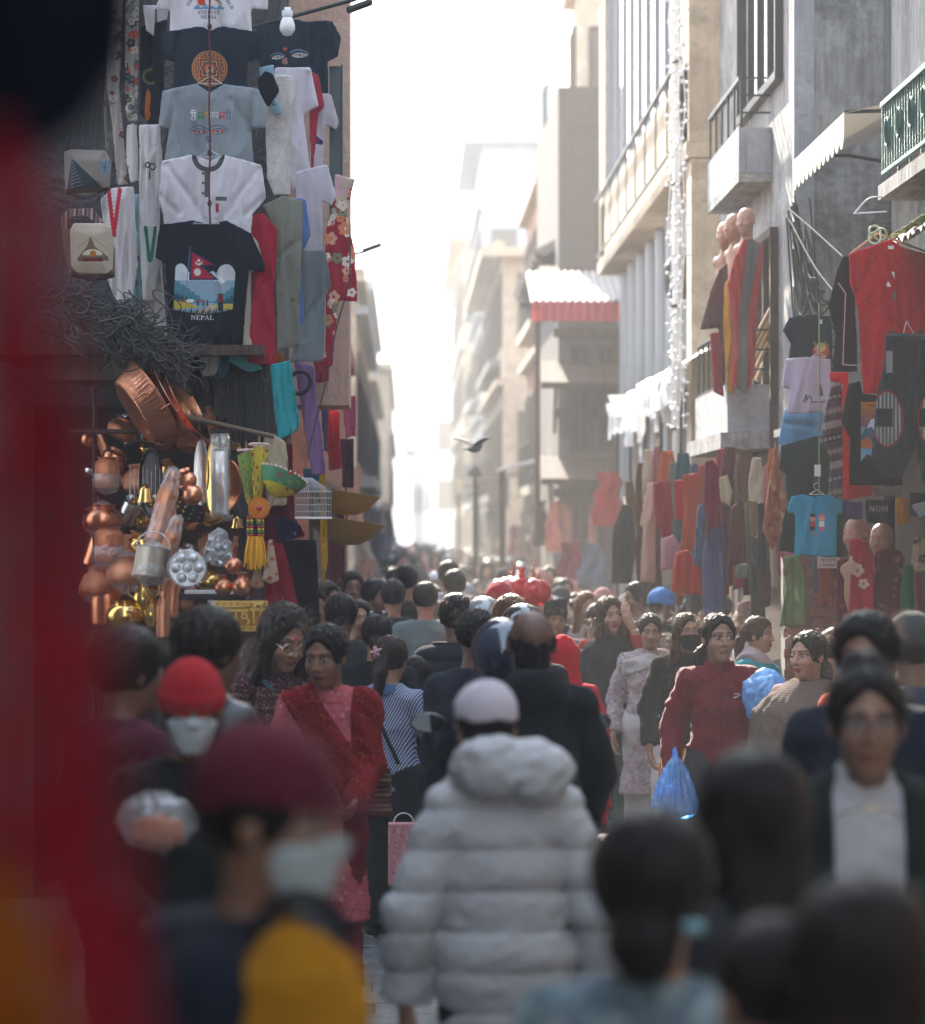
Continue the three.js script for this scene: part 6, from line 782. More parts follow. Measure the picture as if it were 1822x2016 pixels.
garment('long_scarf', 'bright red scarf with fringe hanging behind the black t-shirt', 'scarf', 's', '1294,340 1402,338 1412,1042 1374,1042 1368,402 1300,392', 17.35, '#bf1620', { group: G4 });
garment('red_cloth', 'red cloth hem with tassels under the black t-shirt', 'cloth', 's', '1385,950 1535,955 1530,1020 1390,1040', 17.3, '#a81820', { group: G4 });
const lows = [['cap', 'striped woollen cap hung under the trousers', '1530,965 1690,970 1680,1020 1540,1020', '#6a625c', 17.6], ['child_shirt', 'blue and red child shirt under the display', '1385,1050 1480,1048 1480,1150 1390,1150', '#4a3560', 17.9], ['child_shirt', 'black child shirt with white letters', '1490,1040 1655,1040 1650,1170 1500,1170', '#20222a', 18.0], ['child_shirt', 'yellow child shirt in the low row', '1655,1030 1740,1030 1730,1180 1660,1175', '#b07a1c', 17.95], ['child_shirt', 'navy child shirt beside the yellow one', '1735,1000 1850,1000 1850,1130 1740,1130', '#1c2238', 17.8], ['plastic_bag', 'pale grey plastic bag on a hook', '1742,1070 1822,1045 1850,1110 1790,1140', '#8c9298', 17.6]];
for (const [n, l, pl, col, d] of lows) garment(n, l, n.split('_').pop(), 's', pl, d, col, { group: G4, draw: l.includes('letters') ? (c) => { c.fillStyle = '#9a958e'; c.font = 'bold 44px sans-serif'; c.fillText('NOM', 1512, 1105); } : undefined });
const mids = [['scarf', 'orange paisley scarf hanging by the lower balcony', '1000,705 1060,1020 1050,1200 985,1322 925,1210 945,1050', '#a3684a', 19.6, pattern(['#b98a5c', '#8a4a3a', '#9a9a6a'], 2000, 16)], ['long_scarf', 'pale green cotton scarf above the crowd', '1045,1350 1130,1340 1180,1560 1165,1730 1020,1735 1060,1500', '#6f8a5e', 19.2], ['pink_shirt', 'pink checked shirt beside the green scarf', '1020,1310 1100,1330 1090,1420 1060,1440', '#a05a64', 19.5],
  ['dress', 'bright red gown with pale appliqué on a mannequin', '1405,1262 1440,1250 1490,1262 1535,1340 1532,1790 1400,1790 1412,1420', '#a81c30', 17.9, pattern(['#c9a9a0', '#a01828', '#d2b4a6'], 260, 46)], ['dress', 'maroon patterned dress beside the red gown', '1340,1372 1410,1360 1412,1500 1390,1800 1315,1800 1330,1500', '#6e1c30', 18.1, pattern(['#8f4a5a', '#571424'], 2400, 14)], ['dress', 'dark red embroidered gown on the bald mannequin', '1545,1330 1600,1305 1690,1320 1725,1400 1700,1790 1530,1790 1535,1500', '#5c1826', 18.0, pattern(['#7c3a44', '#451018', '#8c5a4a'], 2600, 16)], ['dress', 'green sari length at the end of the row', '1700,1400 1755,1395 1765,1600 1740,1720 1680,1700', '#12563e', 17.8], ['dress', 'pink sari length beside the green one', '1765,1440 1822,1430 1850,1700 1780,1720', '#8a2c4a', 18.2], ['bag_bunch', 'bunch of small beige bags hanging at the stall end', '1760,1250 1800,1240 1850,1290 1850,1420 1780,1440 1745,1390', '#9a866c', 17.4, pattern(['#4a3a30', '#b8a890'], 900, 30)],
  ['dress', 'long slate purple dress in the sun', '600,1062 655,1050 720,1200 720,1720 600,1720 598,1400 620,1200', '#565a78', 20.5], ['shirt', 'plum shirt over the slate dress', '612,830 652,815 692,870 695,1192 628,1200 605,1060', '#7a2440', 20.3], ['dress', 'grey blue dress beside the slate one', '575,1070 605,1062 600,1400 548,1402 560,1200', '#5a6680', 20.8], ['shawl', 'orange red shawl catching the sun', '490,905 575,890 590,1100 560,1320 478,1315 495,1100', '#a8432e', 22.5], ['wrap', 'coral sari bundle over the crowd', '455,1330 520,1312 592,1420 595,1570 430,1545 440,1420', '#b0402c', 21.2], ['dress', 'cream lehenga on a headless stand', '300,950 335,940 345,1120 340,1500 255,1490 275,1200 255,1180', '#b79a86', 23.2], ['blouse', 'red blouse with beaded sleeve', '330,950 420,925 440,1130 430,1240 375,1250 335,1120', '#8f2430', 23.0], ['blouse', 'rose pink bundle of cloth in the sun', '380,1260 440,1230 480,1290 470,1420 370,1430', '#b08088', 22.0], ['beads', 'bundle of red bead strings in the sun', '440,935 515,920 510,1150 450,1150', '#a01828', 22.6],
  ['coat', 'brown coat on a stand in the shaded stall', '760,1075 800,1055 835,1100 830,1400 735,1400', '#5c382c', 20.9], ['shirt', 'olive jacket in the shaded stall', '835,1050 885,1040 890,1400 840,1400', '#59584a', 21.2], ['scarf', 'mustard scarf in the shaded stall', '850,1040 905,1045 900,1240 870,1250', '#7a6238', 21.0], ['jacket', 'sunlit pale jacket under the lower balcony', '690,920 735,900 765,1000 752,1080 700,1050', '#a89a7c', 21.6], ['dress', 'dark navy dress in the shaded stall', '900,1060 940,1050 945,1420 905,1420', '#1c2030', 20.6], ['shirt', 'grey green shirt low in the shaded stall', '785,1395 860,1390 850,1470 780,1470', '#6a7266', 20.4], ['coat', 'dark coat on a mannequin by the sunlit stall', '110,1190 160,1060 210,1080 240,1300 210,1500 100,1500', '#23282c', 28], ['cloth', 'brown sack cloth behind the dark coat', '170,940 220,930 245,1150 230,1290 190,1200', '#6a5030', 28.6]];
for (const [n, l, pl, col, d, dr] of mids) garment(n, l, n.split('_').pop(), 's', pl, d, col, { group: G4, fold: 2, freq: 1.5, h: 0.0115, thick: 0.02, draw: dr, mat: { transmission: 0.12 } });
// robes on the ledge mannequins
const robes = [['robe', 'red and grey striped robe on the ledge mannequin', '828,1312 880,1310 938,1342 912,1600 882,2062 838,2170 760,2110 772,1800 735,1560 770,1420', '#a02a2c', 23.0, (c) => { c.fillStyle = '#5a5a58'; c.beginPath(); c.moveTo(850, 1300); c.lineTo(920, 1340); c.lineTo(850, 1700); c.lineTo(840, 2200); c.lineTo(785, 2200); c.lineTo(800, 1700); c.fill(); }], ['robe', 'ochre robe between the ledge mannequins', '722,1560 772,1480 770,1800 775,2160 735,2150 715,1800', '#b07a20', 23.2], ['robe', 'plum brown robe on the outer ledge mannequin', '690,1480 735,1440 740,1560 715,1820 722,2120 660,2080 690,1800 585,1810 640,1600', '#5e3a3c', 23.5], ['robe', 'grey robe hung on the balcony rail', '890,1320 1030,1340 1035,1800 960,1900 900,1700', '#5d5557', 23.9], ['robe', 'red hem of a robe below the ledge', '640,1830 690,1820 720,2180 660,2150', '#8a2a34', 23.4]];
for (const [n, l, pl, col, d, dr] of robes) garment(n, l, 'robe', 'r', pl, d, col, { group: 'robes on the ledge', fold: 2, freq: 1.6, h: 0.012, thick: 0.025, draw: dr });
const mannGeo = (() => nets((x, y, z) => smin(smin(headSDF(x, y, z), cap(x, y, z, [0, -0.06, -0.02], [0, -0.18, -0.02], 0.048, 0.05), 0.03), smin(cap(x, y, z, [-0.085, -0.23, -0.03], [0.085, -0.23, -0.03], 0.045), ell(x, y, z, [0, -0.36, -0.02], [0.095, 0.18, 0.06]), 0.05), 0.05), [-0.24, -0.55, -0.16], [0.24, 0.16, 0.16], 0.012, { skip: 2 }))();
const mannM = M([0.38, 0.19, 0.12], 0.45);
for (const [f, x, y, d, turn, l] of [['r', 838, 1215, 23.05, -0.6, 'bald mannequin with red and grey robe on the ledge'], ['r', 772, 1245, 23.6, -0.9, 'bald mannequin behind the robed one on the ledge'], ['r', 725, 1290, 24.0, -0.5, 'sunlit mannequin at the end of the ledge'], ['s', 1440, 1230, 18.0, -0.7, 'mannequin wearing the bright red gown'], ['s', 1582, 1262, 18.15, -0.5, 'mannequin wearing the dark red embroidered gown']]) { const [X, Y] = tr(f, x + ',' + y)[0]; const t = thing('mannequin', l, 'mannequin', P(X, Y, d), turn, 'shop mannequins'); t.scale.setScalar(0.85); mesh('bust', mannGeo, mannM, t); mesh('stand', bar(V3(0, -0.5, 0), V3(0, -1.0, 0), 0.02), MT.iron, t); }
// sunlit canopy and clutter along the cream house
{ const t = thing('stall_canopy', 'sunlit white plastic canopy along the stalls under the cream house', 'canopy'), g = new THREE.PlaneGeometry(0.75, 8.6, 14, 60).rotateX(-Math.PI / 2), p = g.attributes.position; for (let i = 0; i < p.count; i++) p.setY(i, (p.getX(i) + 0.375) * 0.5 + 0.03 * Math.sin(p.getZ(i) * 5) + 0.04 * noise3(p.getX(i) * 3, p.getZ(i) * 1.5, 6)); g.computeVertexNormals(); mesh('sheet', g.translate(2.62, 3.52, -31), M([0.75, 0.72, 0.66], 0.6, { transmission: 0.2 }), t);
  const v = new THREE.PlaneGeometry(8.6, 0.3, 90, 5), q = v.attributes.position; for (let i = 0; i < q.count; i++) { q.setZ(i, 0.05 * noise3(q.getX(i) * 3, q.getY(i) * 3, 2)); if (q.getY(i) < -0.05) q.setY(i, q.getY(i) - 0.1 * Math.abs(noise3(q.getX(i) * 2, 5, 1))); } v.computeVertexNormals(); mesh('valance', v.rotateY(-Math.PI / 2).translate(2.24, 3.38, -31), M([0.72, 0.7, 0.64], 0.7, { transmission: 0.25 }), t); for (let k = 0; k < 5; k++) mesh('pole', bar(V3(2.26, 0, -27 - k * 2), V3(2.26, 3.5, -27 - k * 2), 0.02), MT.iron, t); }
for (let k = 0; k < 10; k++) { const X = 1205 + k * 15, t = thing('white_pennant', 'ragged white cloth strip hanging from the sunlit canopy', 'cloth strip', P(X + rr(-5, 5), 790 - k * 6 + rr(-10, 10), 33 - k * 0.6), rr(-1.2, 0.4), 'cloth strips on the canopy'); const l = rr(0.2, 0.5), g = new THREE.PlaneGeometry(rr(0.08, 0.2), l, 4, 8), p = g.attributes.position; for (let i = 0; i < p.count; i++) { p.setZ(i, 0.03 * noise3(p.getX(i) * 8, p.getY(i) * 5, k)); p.setX(i, p.getX(i) * (0.6 + 0.8 * (p.getY(i) / l + 0.5))); } g.computeVertexNormals(); mesh('strip', g.translate(0, -l / 2, 0), M([0.72, 0.71, 0.68], 0.8, { transmission: 0.3 }), t); }
{ const t = thing('plank_balcony', 'grey plank balcony front under the canopy', 'balcony'); for (let k = 0; k < 9; k++) { const z = -28.2 - k * 0.75; mesh('plank', metreUV(rbox(0.04, 0.75, 0.62, 0.01)).translate(2.42, 2.95, z), k % 2 ? MT.grey : MT.wood, t); } mesh('floor_beam', wbox(2.3, 2.84, 2.42, 2.52, 27.9, 35), MT.wood, t); }
{ // brick pier between the stalls
  const b = thing('brick_pier', 'brick pier between the stalls behind the turquoise t-shirt', 'pier', P(1590, 1000, 20.2).setY(0)); mesh('core', box(-0.15, 0.15, 0, 2.2, -0.12, 0.1), M([0.28, 0.24, 0.2], 0.95), b); const bg = [0, 1, 2].map(() => rbox(0.142 + rr(-0.006, 0.004), 0.054, 0.05, 0.006)), bm = [[0.3, 0.13, 0.09], [0.24, 0.1, 0.07], [0.35, 0.17, 0.11]].map((c) => M(c, 0.95, { bumpMap: tint(grain, [2, 2]), bumpScale: 0.004 })); for (let r = 0; r < 35; r++) for (let c = 0; c < 2; c++) { const q = mesh('brick', pick(bg), pick(bm), b); q.position.set(-0.078 + c * 0.155 + (r % 2 ? 0.02 : -0.01), 0.035 + r * 0.0625, 0.09 + rr(0, 0.006)); } }
{ const t = thing('notice_board', 'small white notice board with Devanagari lettering on the stall', 'notice', P(1632, 1106, 18.9)); mesh('panel', rbox(0.13, 0.075, 0.01, 0.004), M('#ffffff', 0.7, { map: canvas(256, 128, (c) => { c.fillStyle = '#c2bfba'; c.fillRect(0, 0, 256, 128); c.strokeStyle = '#6a6a6e'; c.lineWidth = 9; c.beginPath(); c.moveTo(40, 36); c.lineTo(215, 36); for (let i = 0; i < 4; i++) { c.moveTo(70 + i * 42, 36); c.lineTo(70 + i * 42, 70); c.moveTo(52 + i * 42, 52); c.lineTo(70 + i * 42, 50); } c.stroke(); c.fillStyle = '#55555a'; c.fillRect(60, 92, 140, 13); }) }), t); mesh('fixing', box(-0.06, 0.06, 0.0385, 0.044, -0.004, 0.004), MT.iron, t); }
{ const s = thing('market_stall', 'dark timber stall frame along the right-hand shops', 'stall'); for (const z of [-18.4, -20.9, -23]) mesh('post', bar(V3(2.72, 0, z), V3(2.72, 2.75, z), 0.035), MT.wood, s); mesh('beam', bar(V3(2.7, 2.7, -17.6), V3(2.6, 2.7, -24), 0.03), MT.wood, s); mesh('back_cloth', metreUV(wbox(2.86, 2.9, 0, 2.75, 17.8, 21.95)), MT.wood, s); mesh('shelf', metreUV(wbox(2.5, 2.86, 0.8, 0.84, 18, 21.8)), MT.wood, s); mesh('roof', metreUV(wbox(2.45, 3.14, 2.78, 2.83, 17.7, 21.8)), M([0.14, 0.13, 0.12], 0.8), s); }
for (let k = 0; k < 26; k++) { const a = P(rr(1545, 1600), rr(380, 560), 21.6), b = P(rr(1560, 1680), rr(520, 800), rr(20, 21.4)), m = a.clone().lerp(b, 0.5); m.y -= rr(0.05, 0.5); tag(mesh('power_cable', tube([a, m, b], rr(0.004, 0.011), 20, 5), M([0.03, 0.033, 0.036], 1, { specularIntensity: 0.1 })), 'slack dark power cable in the bundle on the concrete house', 'cable', 'power cables on the concrete house'); }
for (let k = 0; k < 2; k++) tag(mesh('service_wire', tube([P(1555, 412 + k * 20, 21.5), P(1605, 455 + k * 70, 19.6), P(1660, 505 + k * 90, 17.9)], 0.006, 20, 5), M([0.06, 0.065, 0.07], 1, { specularIntensity: 0.1 })), 'pale service wire strung to the black piped shirt', 'wire', 'service wires to the display');
{ const w = thing('coat_hanger', 'empty wire hanger on the mossy eave', 'hanger', P(1712, 398, 17.2)); mesh('wire', merge([tube([V3(-0.08, -0.06, 0), V3(0, 0.02, 0), V3(0.08, 0.03, 0)], 0.005, 14, 5), bar(V3(-0.08, -0.06, 0), V3(0.09, -0.05, 0), 0.005)]), M([0.6, 0.6, 0.58], 0.3, { metalness: 0.5 }), w); mesh('knot', new THREE.TorusKnotGeometry(0.035, 0.006, 40, 5).translate(0.04, -0.17, 0), M([0.5, 0.5, 0.35], 0.7), w); }
// far side clutter: stalls down the street, small blurred goods
for (let k = 0; k < 46; k++) { const d = 33 + k * 1.25, right = k % 3 !== 0, X = right ? rr(1.9, 2.2) : rr(-0.55, -0.4), Y = rr(1.6, 2.5), w = rr(0.18, 0.36), h = rr(0.4, 0.8), c = pick(['#7c2630', '#a35a4a', '#6a6f78', '#b08a78', '#3a4658', '#8c8478', '#a0342c', '#b9a79a', '#4a3a40']);
  const g = new THREE.BoxGeometry(w, h, 0.05, 8, 10, 1), p = g.attributes.position; for (let i = 0; i < p.count; i++) { p.setZ(i, p.getZ(i) + 0.05 * noise3(p.getX(i) * 7, p.getY(i) * 2, k)); p.setX(i, p.getX(i) * (0.85 - 0.5 * p.getY(i) / h) + 0.04 * noise3(p.getY(i) * 4, k, 2)); } g.computeVertexNormals();
  const t = tag(mesh('hanging_cloth', g, M(c, 0.9, { transmission: 0.15 })), `${{ '#7c2630': 'maroon', '#a35a4a': 'brick red', '#6a6f78': 'slate', '#b08a78': 'beige pink', '#3a4658': 'navy', '#8c8478': 'taupe', '#a0342c': 'scarlet', '#b9a79a': 'cream', '#4a3a40': 'dark plum' }[c]} cloth hanging from a stall down the ${right ? 'sunlit right' : 'shaded left'} side`, 'cloth', 'cloths along the far stalls'); t.position.set(X, Y, -d); t.rotation.y = right ? -0.5 : 0.4; }
for (const [d, X] of [[46, 1.45], [58, 1.35], [75, 1.3]]) { const t = thing('stall_awning', { 46: 'white tin stall awning above the distant crowd', 58: 'faded cloth stall awning further down the street', 75: 'pale stall awning in the far haze' }[d], 'awning', [X, 0, -d]); mesh('sheet', new THREE.BoxGeometry(1.2, 0.04, 1.6).rotateZ(0.25).translate(0.4, 3.15, 0), d === 58 ? MT.pink : MT.white, t); for (const z of [-0.7, 0.7]) mesh('post', bar(V3(-0.1, 0, z), V3(-0.1, 3.0, z), 0.03), MT.wood, t); }
{ const t = thing('street_lamp_post', 'slim lamp post rising from the distant crowd', 'lamp post', P(935, 1000, 44).setY(0)); mesh('post', bar(V3(0, 0, 0), V3(0, 2.9, 0), 0.03, 8, 0.02), MT.iron, t); mesh('lamp_head', lathe([[0, 0.15], [0.05, 0.1], [0.1, 0.02], [0.09, 0], [0, -0.02]], 14).translate(0, 2.9, 0), MT.dark, t); }
{ // pigeon flying over the street
  const t = thing('pigeon', 'dark pigeon flying with wings raised over the crowd', 'pigeon', P(934, 884, 27)); t.rotation.y = 2.4; const dm = M([0.06, 0.07, 0.08], 0.7); t.scale.setScalar(0.68);
  mesh('body', nets((x, y, z) => { let d = ell(x, y, z, [0, 0, 0], [0.045, 0.045, 0.1]); d = smin(d, cap(x, y, z, [0, 0.02, 0.08], [0, 0.04, 0.125], 0.03, 0.022), 0.03); d = smin(d, cap(x, y, z, [0, 0.04, 0.14], [0, 0.035, 0.165], 0.007, 0.003), 0.008); return smin(d, ell(x, y, z, [0, -0.005, -0.14], [0.035, 0.01, 0.07]), 0.03); }, [-0.08, -0.08, -0.24], [0.08, 0.1, 0.2], 0.008, { skip: 1.6 }), dm, t);
  for (const s of [-1, 1]) { const g = nets((x, y, z) => { const u = clamp(x / 0.3), c = 0.02 - 0.05 * u, w = 0.07 * (1 - 0.75 * u * u), yy = 0.03 + 0.1 * Math.sin(u * 1.8); return Math.max(Math.abs(y - yy) - 0.009, Math.abs(z - c) - w, x - 0.31, -x) * 0.7; }, [-0.02, -0.02, -0.2], [0.34, 0.2, 0.14], 0.01, { skip: 2 }); if (s < 0) { g.scale(-1, 1, 1); const ix = g.index.array; for (let i = 0; i < ix.length; i += 3) { const q = ix[i]; ix[i] = ix[i + 1]; ix[i + 1] = q; } g.computeVertexNormals(); } mesh('wing', g, dm, t); } }

// more garments crowding the right-hand stalls
{ const cl = [['brown', '#5a3c30'], ['rust', '#8c3a22'], ['rose', '#a0606a'], ['crimson', '#8f1c2c'], ['grey', '#6a6866'], ['olive', '#565440'], ['slate blue', '#4a5670'], ['cream', '#b4a48e'], ['dark plum', '#3e2230'], ['orange', '#b0562a'], ['wine', '#551624'], ['teal', '#27525a']], kd = ['kurta', 'scarf', 'dress', 'shirt', 'shawl'];
  const deco = ['with pale dots', 'with fine print', 'in plain cotton', 'with dark flowers'];
  for (let i = 0; i < 44; i++) { const x = 1262 + (i % 22) * 17.5 + rr(-5, 5), row = i < 22 ? 0 : 1, y0 = (row ? rr(1010, 1060) : rr(878, 925)), w = rr(17, 34), h = rr(110, 190), d = 17.9 + 1.2 * 1640 / x + (1640 - x) * 0.0155 + row * 0.25, [cn, c] = cl[(i * 7) % 12], k = kd[(i * 3) % 5], de = (i * 5) % 4;
    garment(k, `${cn} ${k} ${deco[de]} in the ${row ? 'lower' : 'upper'} row of the right-hand stalls`, k, 'D', `${x - w * 0.35},${y0} ${x + w * 0.35},${y0} ${x + w * 0.6},${y0 + h * 0.3} ${x + w * 0.5},${y0 + h} ${x - w * 0.45},${y0 + h + rr(-8, 8)} ${x - w * 0.6},${y0 + h * 0.3}`, d, c, { group: G4, fold: 2, freq: 2, h: 0.013, thick: 0.018, mat: { transmission: 0.1 } }); } }

// ---------- the crowd ----------
const cm = (c, o = {}, r = 0.9) => M(c, r, { specularIntensity: 0.25, sheen: 0.35, sheenRoughness: 0.35, sheenColor: lin('#9a9088'), bumpMap: tint(weave, [70, 70]), bumpScale: 0.0012, ...o });
const ptex = (base, draw, rep, n = 256) => canvas(n, n, (c) => { c.fillStyle = base; c.fillRect(0, 0, n, n); draw(c, n); }, [rep, rep]);
const pm = (t, o = {}) => M('#ffffff', 0.9, { specularIntensity: 0.25, map: t, bumpMap: tint(weave, [70, 70]), bumpScale: 0.0012, ...o });
const scatter = (cols, n, sz) => (c, N) => { let s = 9; const R = () => (s = (s * 16807) % 2147483647) / 2147483647; for (let i = 0; i < n; i++) { const x = R() * N, y = R() * N, q = sz * (0.6 + R() * 0.8); c.fillStyle = cols[Math.floor(R() * cols.length)]; for (const dx of [-N, 0, N]) for (const dy of [-N, 0, N]) for (let k = 0; k < 5; k++) { c.beginPath(); c.arc(x + dx + Math.cos(k * 1.257 + i) * q * 0.6, y + dy + Math.sin(k * 1.257 + i) * q * 0.6, q * 0.36, 0, 7); c.fill(); } } };
const C = { black: cm([0.012, 0.013, 0.016]), navy: cm([0.014, 0.019, 0.034]), char: cm([0.03, 0.031, 0.034]), grey: cm([0.1, 0.12, 0.125]), white: cm([0.62, 0.6, 0.6]), red: cm([0.55, 0.012, 0.025]), maroon: cm([0.19, 0.012, 0.022], { sheen: 0.2 }, 0.6), brown: cm([0.07, 0.045, 0.035]), denim: cm([0.03, 0.045, 0.08]), teal: cm([0.03, 0.3, 0.36]), purple: cm([0.2, 0.1, 0.28]), olive: cm([0.06, 0.06, 0.045]), dgreen: cm([0.012, 0.02, 0.016]), mask: cm([0.55, 0.62, 0.62]), bluemask: cm([0.35, 0.48, 0.58]), leather: M([0.025, 0.024, 0.026], 0.35, { bumpMap: tint(grain, [8, 8]), bumpScale: 0.002 }) };
const floral = pm(ptex('#c4626c', scatter(['#d79a9a', '#cf7f7c', '#a84450', '#c2564a'], 90, 9), 5)), embro = pm(ptex('#7c0f1a', scatter(['#9c3420', '#a3222c', '#a8623a', '#5c0a14'], 200, 6), 6)), kurtaF = pm(ptex('#a2969a', scatter(['#8d6f74', '#b98f8c', '#7d7a80', '#c4b6b4'], 220, 8), 4)), shawlB = pm(ptex('#6d5c54', (c, n) => { for (let j = 0; j < 32; j++) for (let i = 0; i < 32; i++) { c.fillStyle = (i + j) % 2 ? '#8a786c' : '#4c403c'; c.fillRect(i * 8, j * 8 + (i % 2) * 4, 6, 4); } }, 5)), dressP = pm(ptex('#b0908a', (c, n) => { c.fillStyle = '#9c7a74'; for (let j = 0; j < 16; j++) for (let i = 0; i < 16; i++) { c.beginPath(); c.arc(i * 16 + 8, j * 16 + (i % 2) * 8, 4, 0, 7); c.fill(); } scatter(['#a8453e', '#5a4a44'], 9, 12)(c, n); }, 4)), patch = pm(ptex('#4a2c34', scatter(['#8a4a38', '#9a7a5c', '#2f2a3c', '#74405a', '#8c7e78'], 220, 8), 6)), grayfl = pm(ptex('#7c8c92', scatter(['#a9b4b4', '#5d7078', '#93a8a4'], 60, 18), 3));
const stripes = pm(ptex('#aeb4c8', (c, n) => { c.strokeStyle = '#3d4770'; c.lineWidth = 12; for (let i = -10; i < 20; i++) { c.beginPath(); c.moveTo(i * 32, 0); c.lineTo(i * 32 + 128, n); c.stroke(); } }, 7.5));
const topiM = pm(ptex('#9c7a76', scatter(['#7a4a4c', '#b99a92', '#56607a'], 90, 9), 8));
const logoTex = canvas(1024, 1024, (c) => { c.fillStyle = '#' + lin([0.19, 0.012, 0.022]).getHexString(); c.fillRect(0, 0, 1024, 1024); c.strokeStyle = '#4a0a14'; c.lineWidth = 3; c.beginPath(); c.moveTo(3, 0); c.lineTo(3, 1024); c.stroke(); c.save(); c.translate(96, 738); c.fillStyle = '#e6e2e0'; c.beginPath(); c.moveTo(-20, 6); c.quadraticCurveTo(-26, 22, -8, 18); c.quadraticCurveTo(10, 12, 28, -6); c.quadraticCurveTo(6, 6, -8, 9); c.quadraticCurveTo(-20, 11, -20, 6); c.fill(); c.font = 'italic bold 15px sans-serif'; c.fillText('NIKE', -20, 0); c.restore(); });
const logoJ = pm(logoTex, { roughness: 0.6 });
const top_ = (name, m, o = {}) => ({ name, kind: 'top', m, ...o }), leg_ = (m, o = {}) => ({ name: 'trousers', kind: 'legs', m, ...o }), cape_ = (name, m, o = {}) => ({ name, kind: 'cape', m, ...o }), sk_ = (name, m, o = {}) => ({ name, kind: 'skirt', m, ...o });
const steelM = M([0.5, 0.45, 0.4], 0.3, { metalness: 0.9 });
// --- close, out of focus ---
person({ x: 512, y: 1392, d: 5.2, face: 72, lod: 0.0105, crown: 0.06, hs: 1.05, skin: 'b', label: 'person in maroon cap and pale mask passing close by in a dark jacket', hair: { style: 'short' }, hat: { kind: 'cap', m: cm([0.13, 0.018, 0.035]), brim: 0.095 }, mask: C.mask, wear: [top_('jacket', C.navy, { t: 0.04, hood: true }), leg_(C.black)], pose: { wL: [0.2, 0.98, 0.22], eL: [0.27, 1.12, 0.02] } });
{ const f = person({ x: 377, y: 1292, d: 9.5, face: 6, lod: 0.006, crown: 0.04, skin: 'b', label: 'person in red knitted cap, glasses and white mask holding a plastic bag', hair: { style: 'short' }, hat: { kind: 'beanie', m: cm([0.5, 0.02, 0.03]) }, mask: cm([0.62, 0.66, 0.68]), glasses: MT.dark, wear: [top_('jacket', C.black, { t: 0.03 }), leg_(C.char)], pose: { eR: [-0.24, 1.1, 0.06], wR: [-0.13, 1.02, 0.3], eL: [0.25, 1.08, 0.04], wL: [0.06, 0.98, 0.3] }, curlL: 0.8, curlR: 0.8 });
  const b = thing('plastic_bag_of_food', 'clear plastic bag with orange food held by the red-capped person', 'bag', P(308, 1625, 9.1)); mesh('contents', nets((x, y, z) => ell(x, y, z, [0, -0.02, 0], [0.075, 0.045, 0.06]) + 0.012 * noise3(x * 25, y * 25, z * 25), [-0.1, -0.09, -0.09], [0.1, 0.05, 0.09], 0.009, { skip: 2 }), cm([0.5, 0.12, 0.02]), b); mesh('plastic_wrap', nets((x, y, z) => (ell(x, y, z, [0, 0.01, 0], [0.11, 0.085, 0.09]) + 0.02 * rid(x * 14, y * 14, z * 14)) * 0.7, [-0.16, -0.12, -0.14], [0.16, 0.14, 0.14], 0.011, { skip: 2.4 }), film, b); }
person({ x: 992, y: 1327, d: 9.3, face: 183, lod: 0.007, crown: 0.05, hx: 0.045, hz: 0.04, pitch: 8, label: 'person from behind in pale grey quilted hooded jacket and pinkish white cap', hair: { style: 'short' }, hat: { kind: 'cap', m: cm([0.7, 0.62, 0.66]) }, wear: [top_('quilted_jacket', M([0.42, 0.41, 0.41], 0.5, { specularIntensity: 0.5, bumpMap: tint(grain, [10, 10]), bumpScale: 0.003 }), { t: 0.038, quilt: 0.115, qa: 0.019, fold: 0.006, hem: 0.62, h: 0.0085, neck: 1.5, join: 0.005 }), leg_(C.char)], pose: { sL: [0.15, 1.34, -0.02], sR: [-0.15, 1.34, -0.02], eL: [0.262, 1.08, -0.03], eR: [-0.262, 1.08, -0.03], wL: [0.275, 0.83, 0.05], wR: [-0.275, 0.83, 0.05] } }).g.add((() => { const m = new THREE.Mesh(nets((x, y, z) => { let d = ell(x, y, z, [-0.01, 1.485 + 0.05 * x, -0.105], [0.185, 0.1, 0.11]); d = smin(d, cap(x, y, z, [-0.11, 1.44, -0.02], [0.11, 1.44, -0.02], 0.065), 0.05); d = smax(d, -ell(x, y, z, [0.0, 1.62, 0.03], [0.12, 0.17, 0.11]), 0.03); const q = Math.abs(Math.sin(x * 16 + 0.6 + noise3(x * 3, y * 3, z) * 0.5)); return d + 0.016 * (1 - Math.pow(q, 0.35)) + fold(x, y, z, 0.011); }, [-0.26, 1.3, -0.28], [0.26, 1.64, 0.15], 0.0095, { skip: 2 }), M([0.42, 0.41, 0.41], 0.5, { specularIntensity: 0.5, bumpMap: tint(grain, [10, 10]), bumpScale: 0.003 })); m.name = 'hood'; m.castShadow = m.receiveShadow = true; return m; })());
{ const q = person({ x: 1285, y: 1614, d: 5.4, face: 168, lod: 0.0105, hs: 1.05, label: 'person from behind with dark tied hair and silver hair clip in pale grey top', hair: { style: 'bun', vol: 0.028, bun: [0, -0.07, -0.1], bunR: [0.06, 0.06, 0.05] }, wear: [top_('top', grayfl, { t: 0.025 }), leg_(C.black)] }); q.add('hair_clip', rbox(0.035, 0.022, 0.012, 0.005).translate(-0.075, -0.04, -0.1), M([0.3, 0.5, 0.5], 0.15, { metalness: 0.7 })); }
person({ x: 1485, y: 1492, d: 6.2, face: 205, lod: 0.0105, hs: 1.05, skin: 'b', label: 'person facing away with dark pinned hair and bare ear in a dark top', hair: { style: 'long', len: 0.3, vol: 0.024, wide: 0.95, front: 0.5 }, wear: [top_('top', C.char, { t: 0.025 }), leg_(C.black)] });
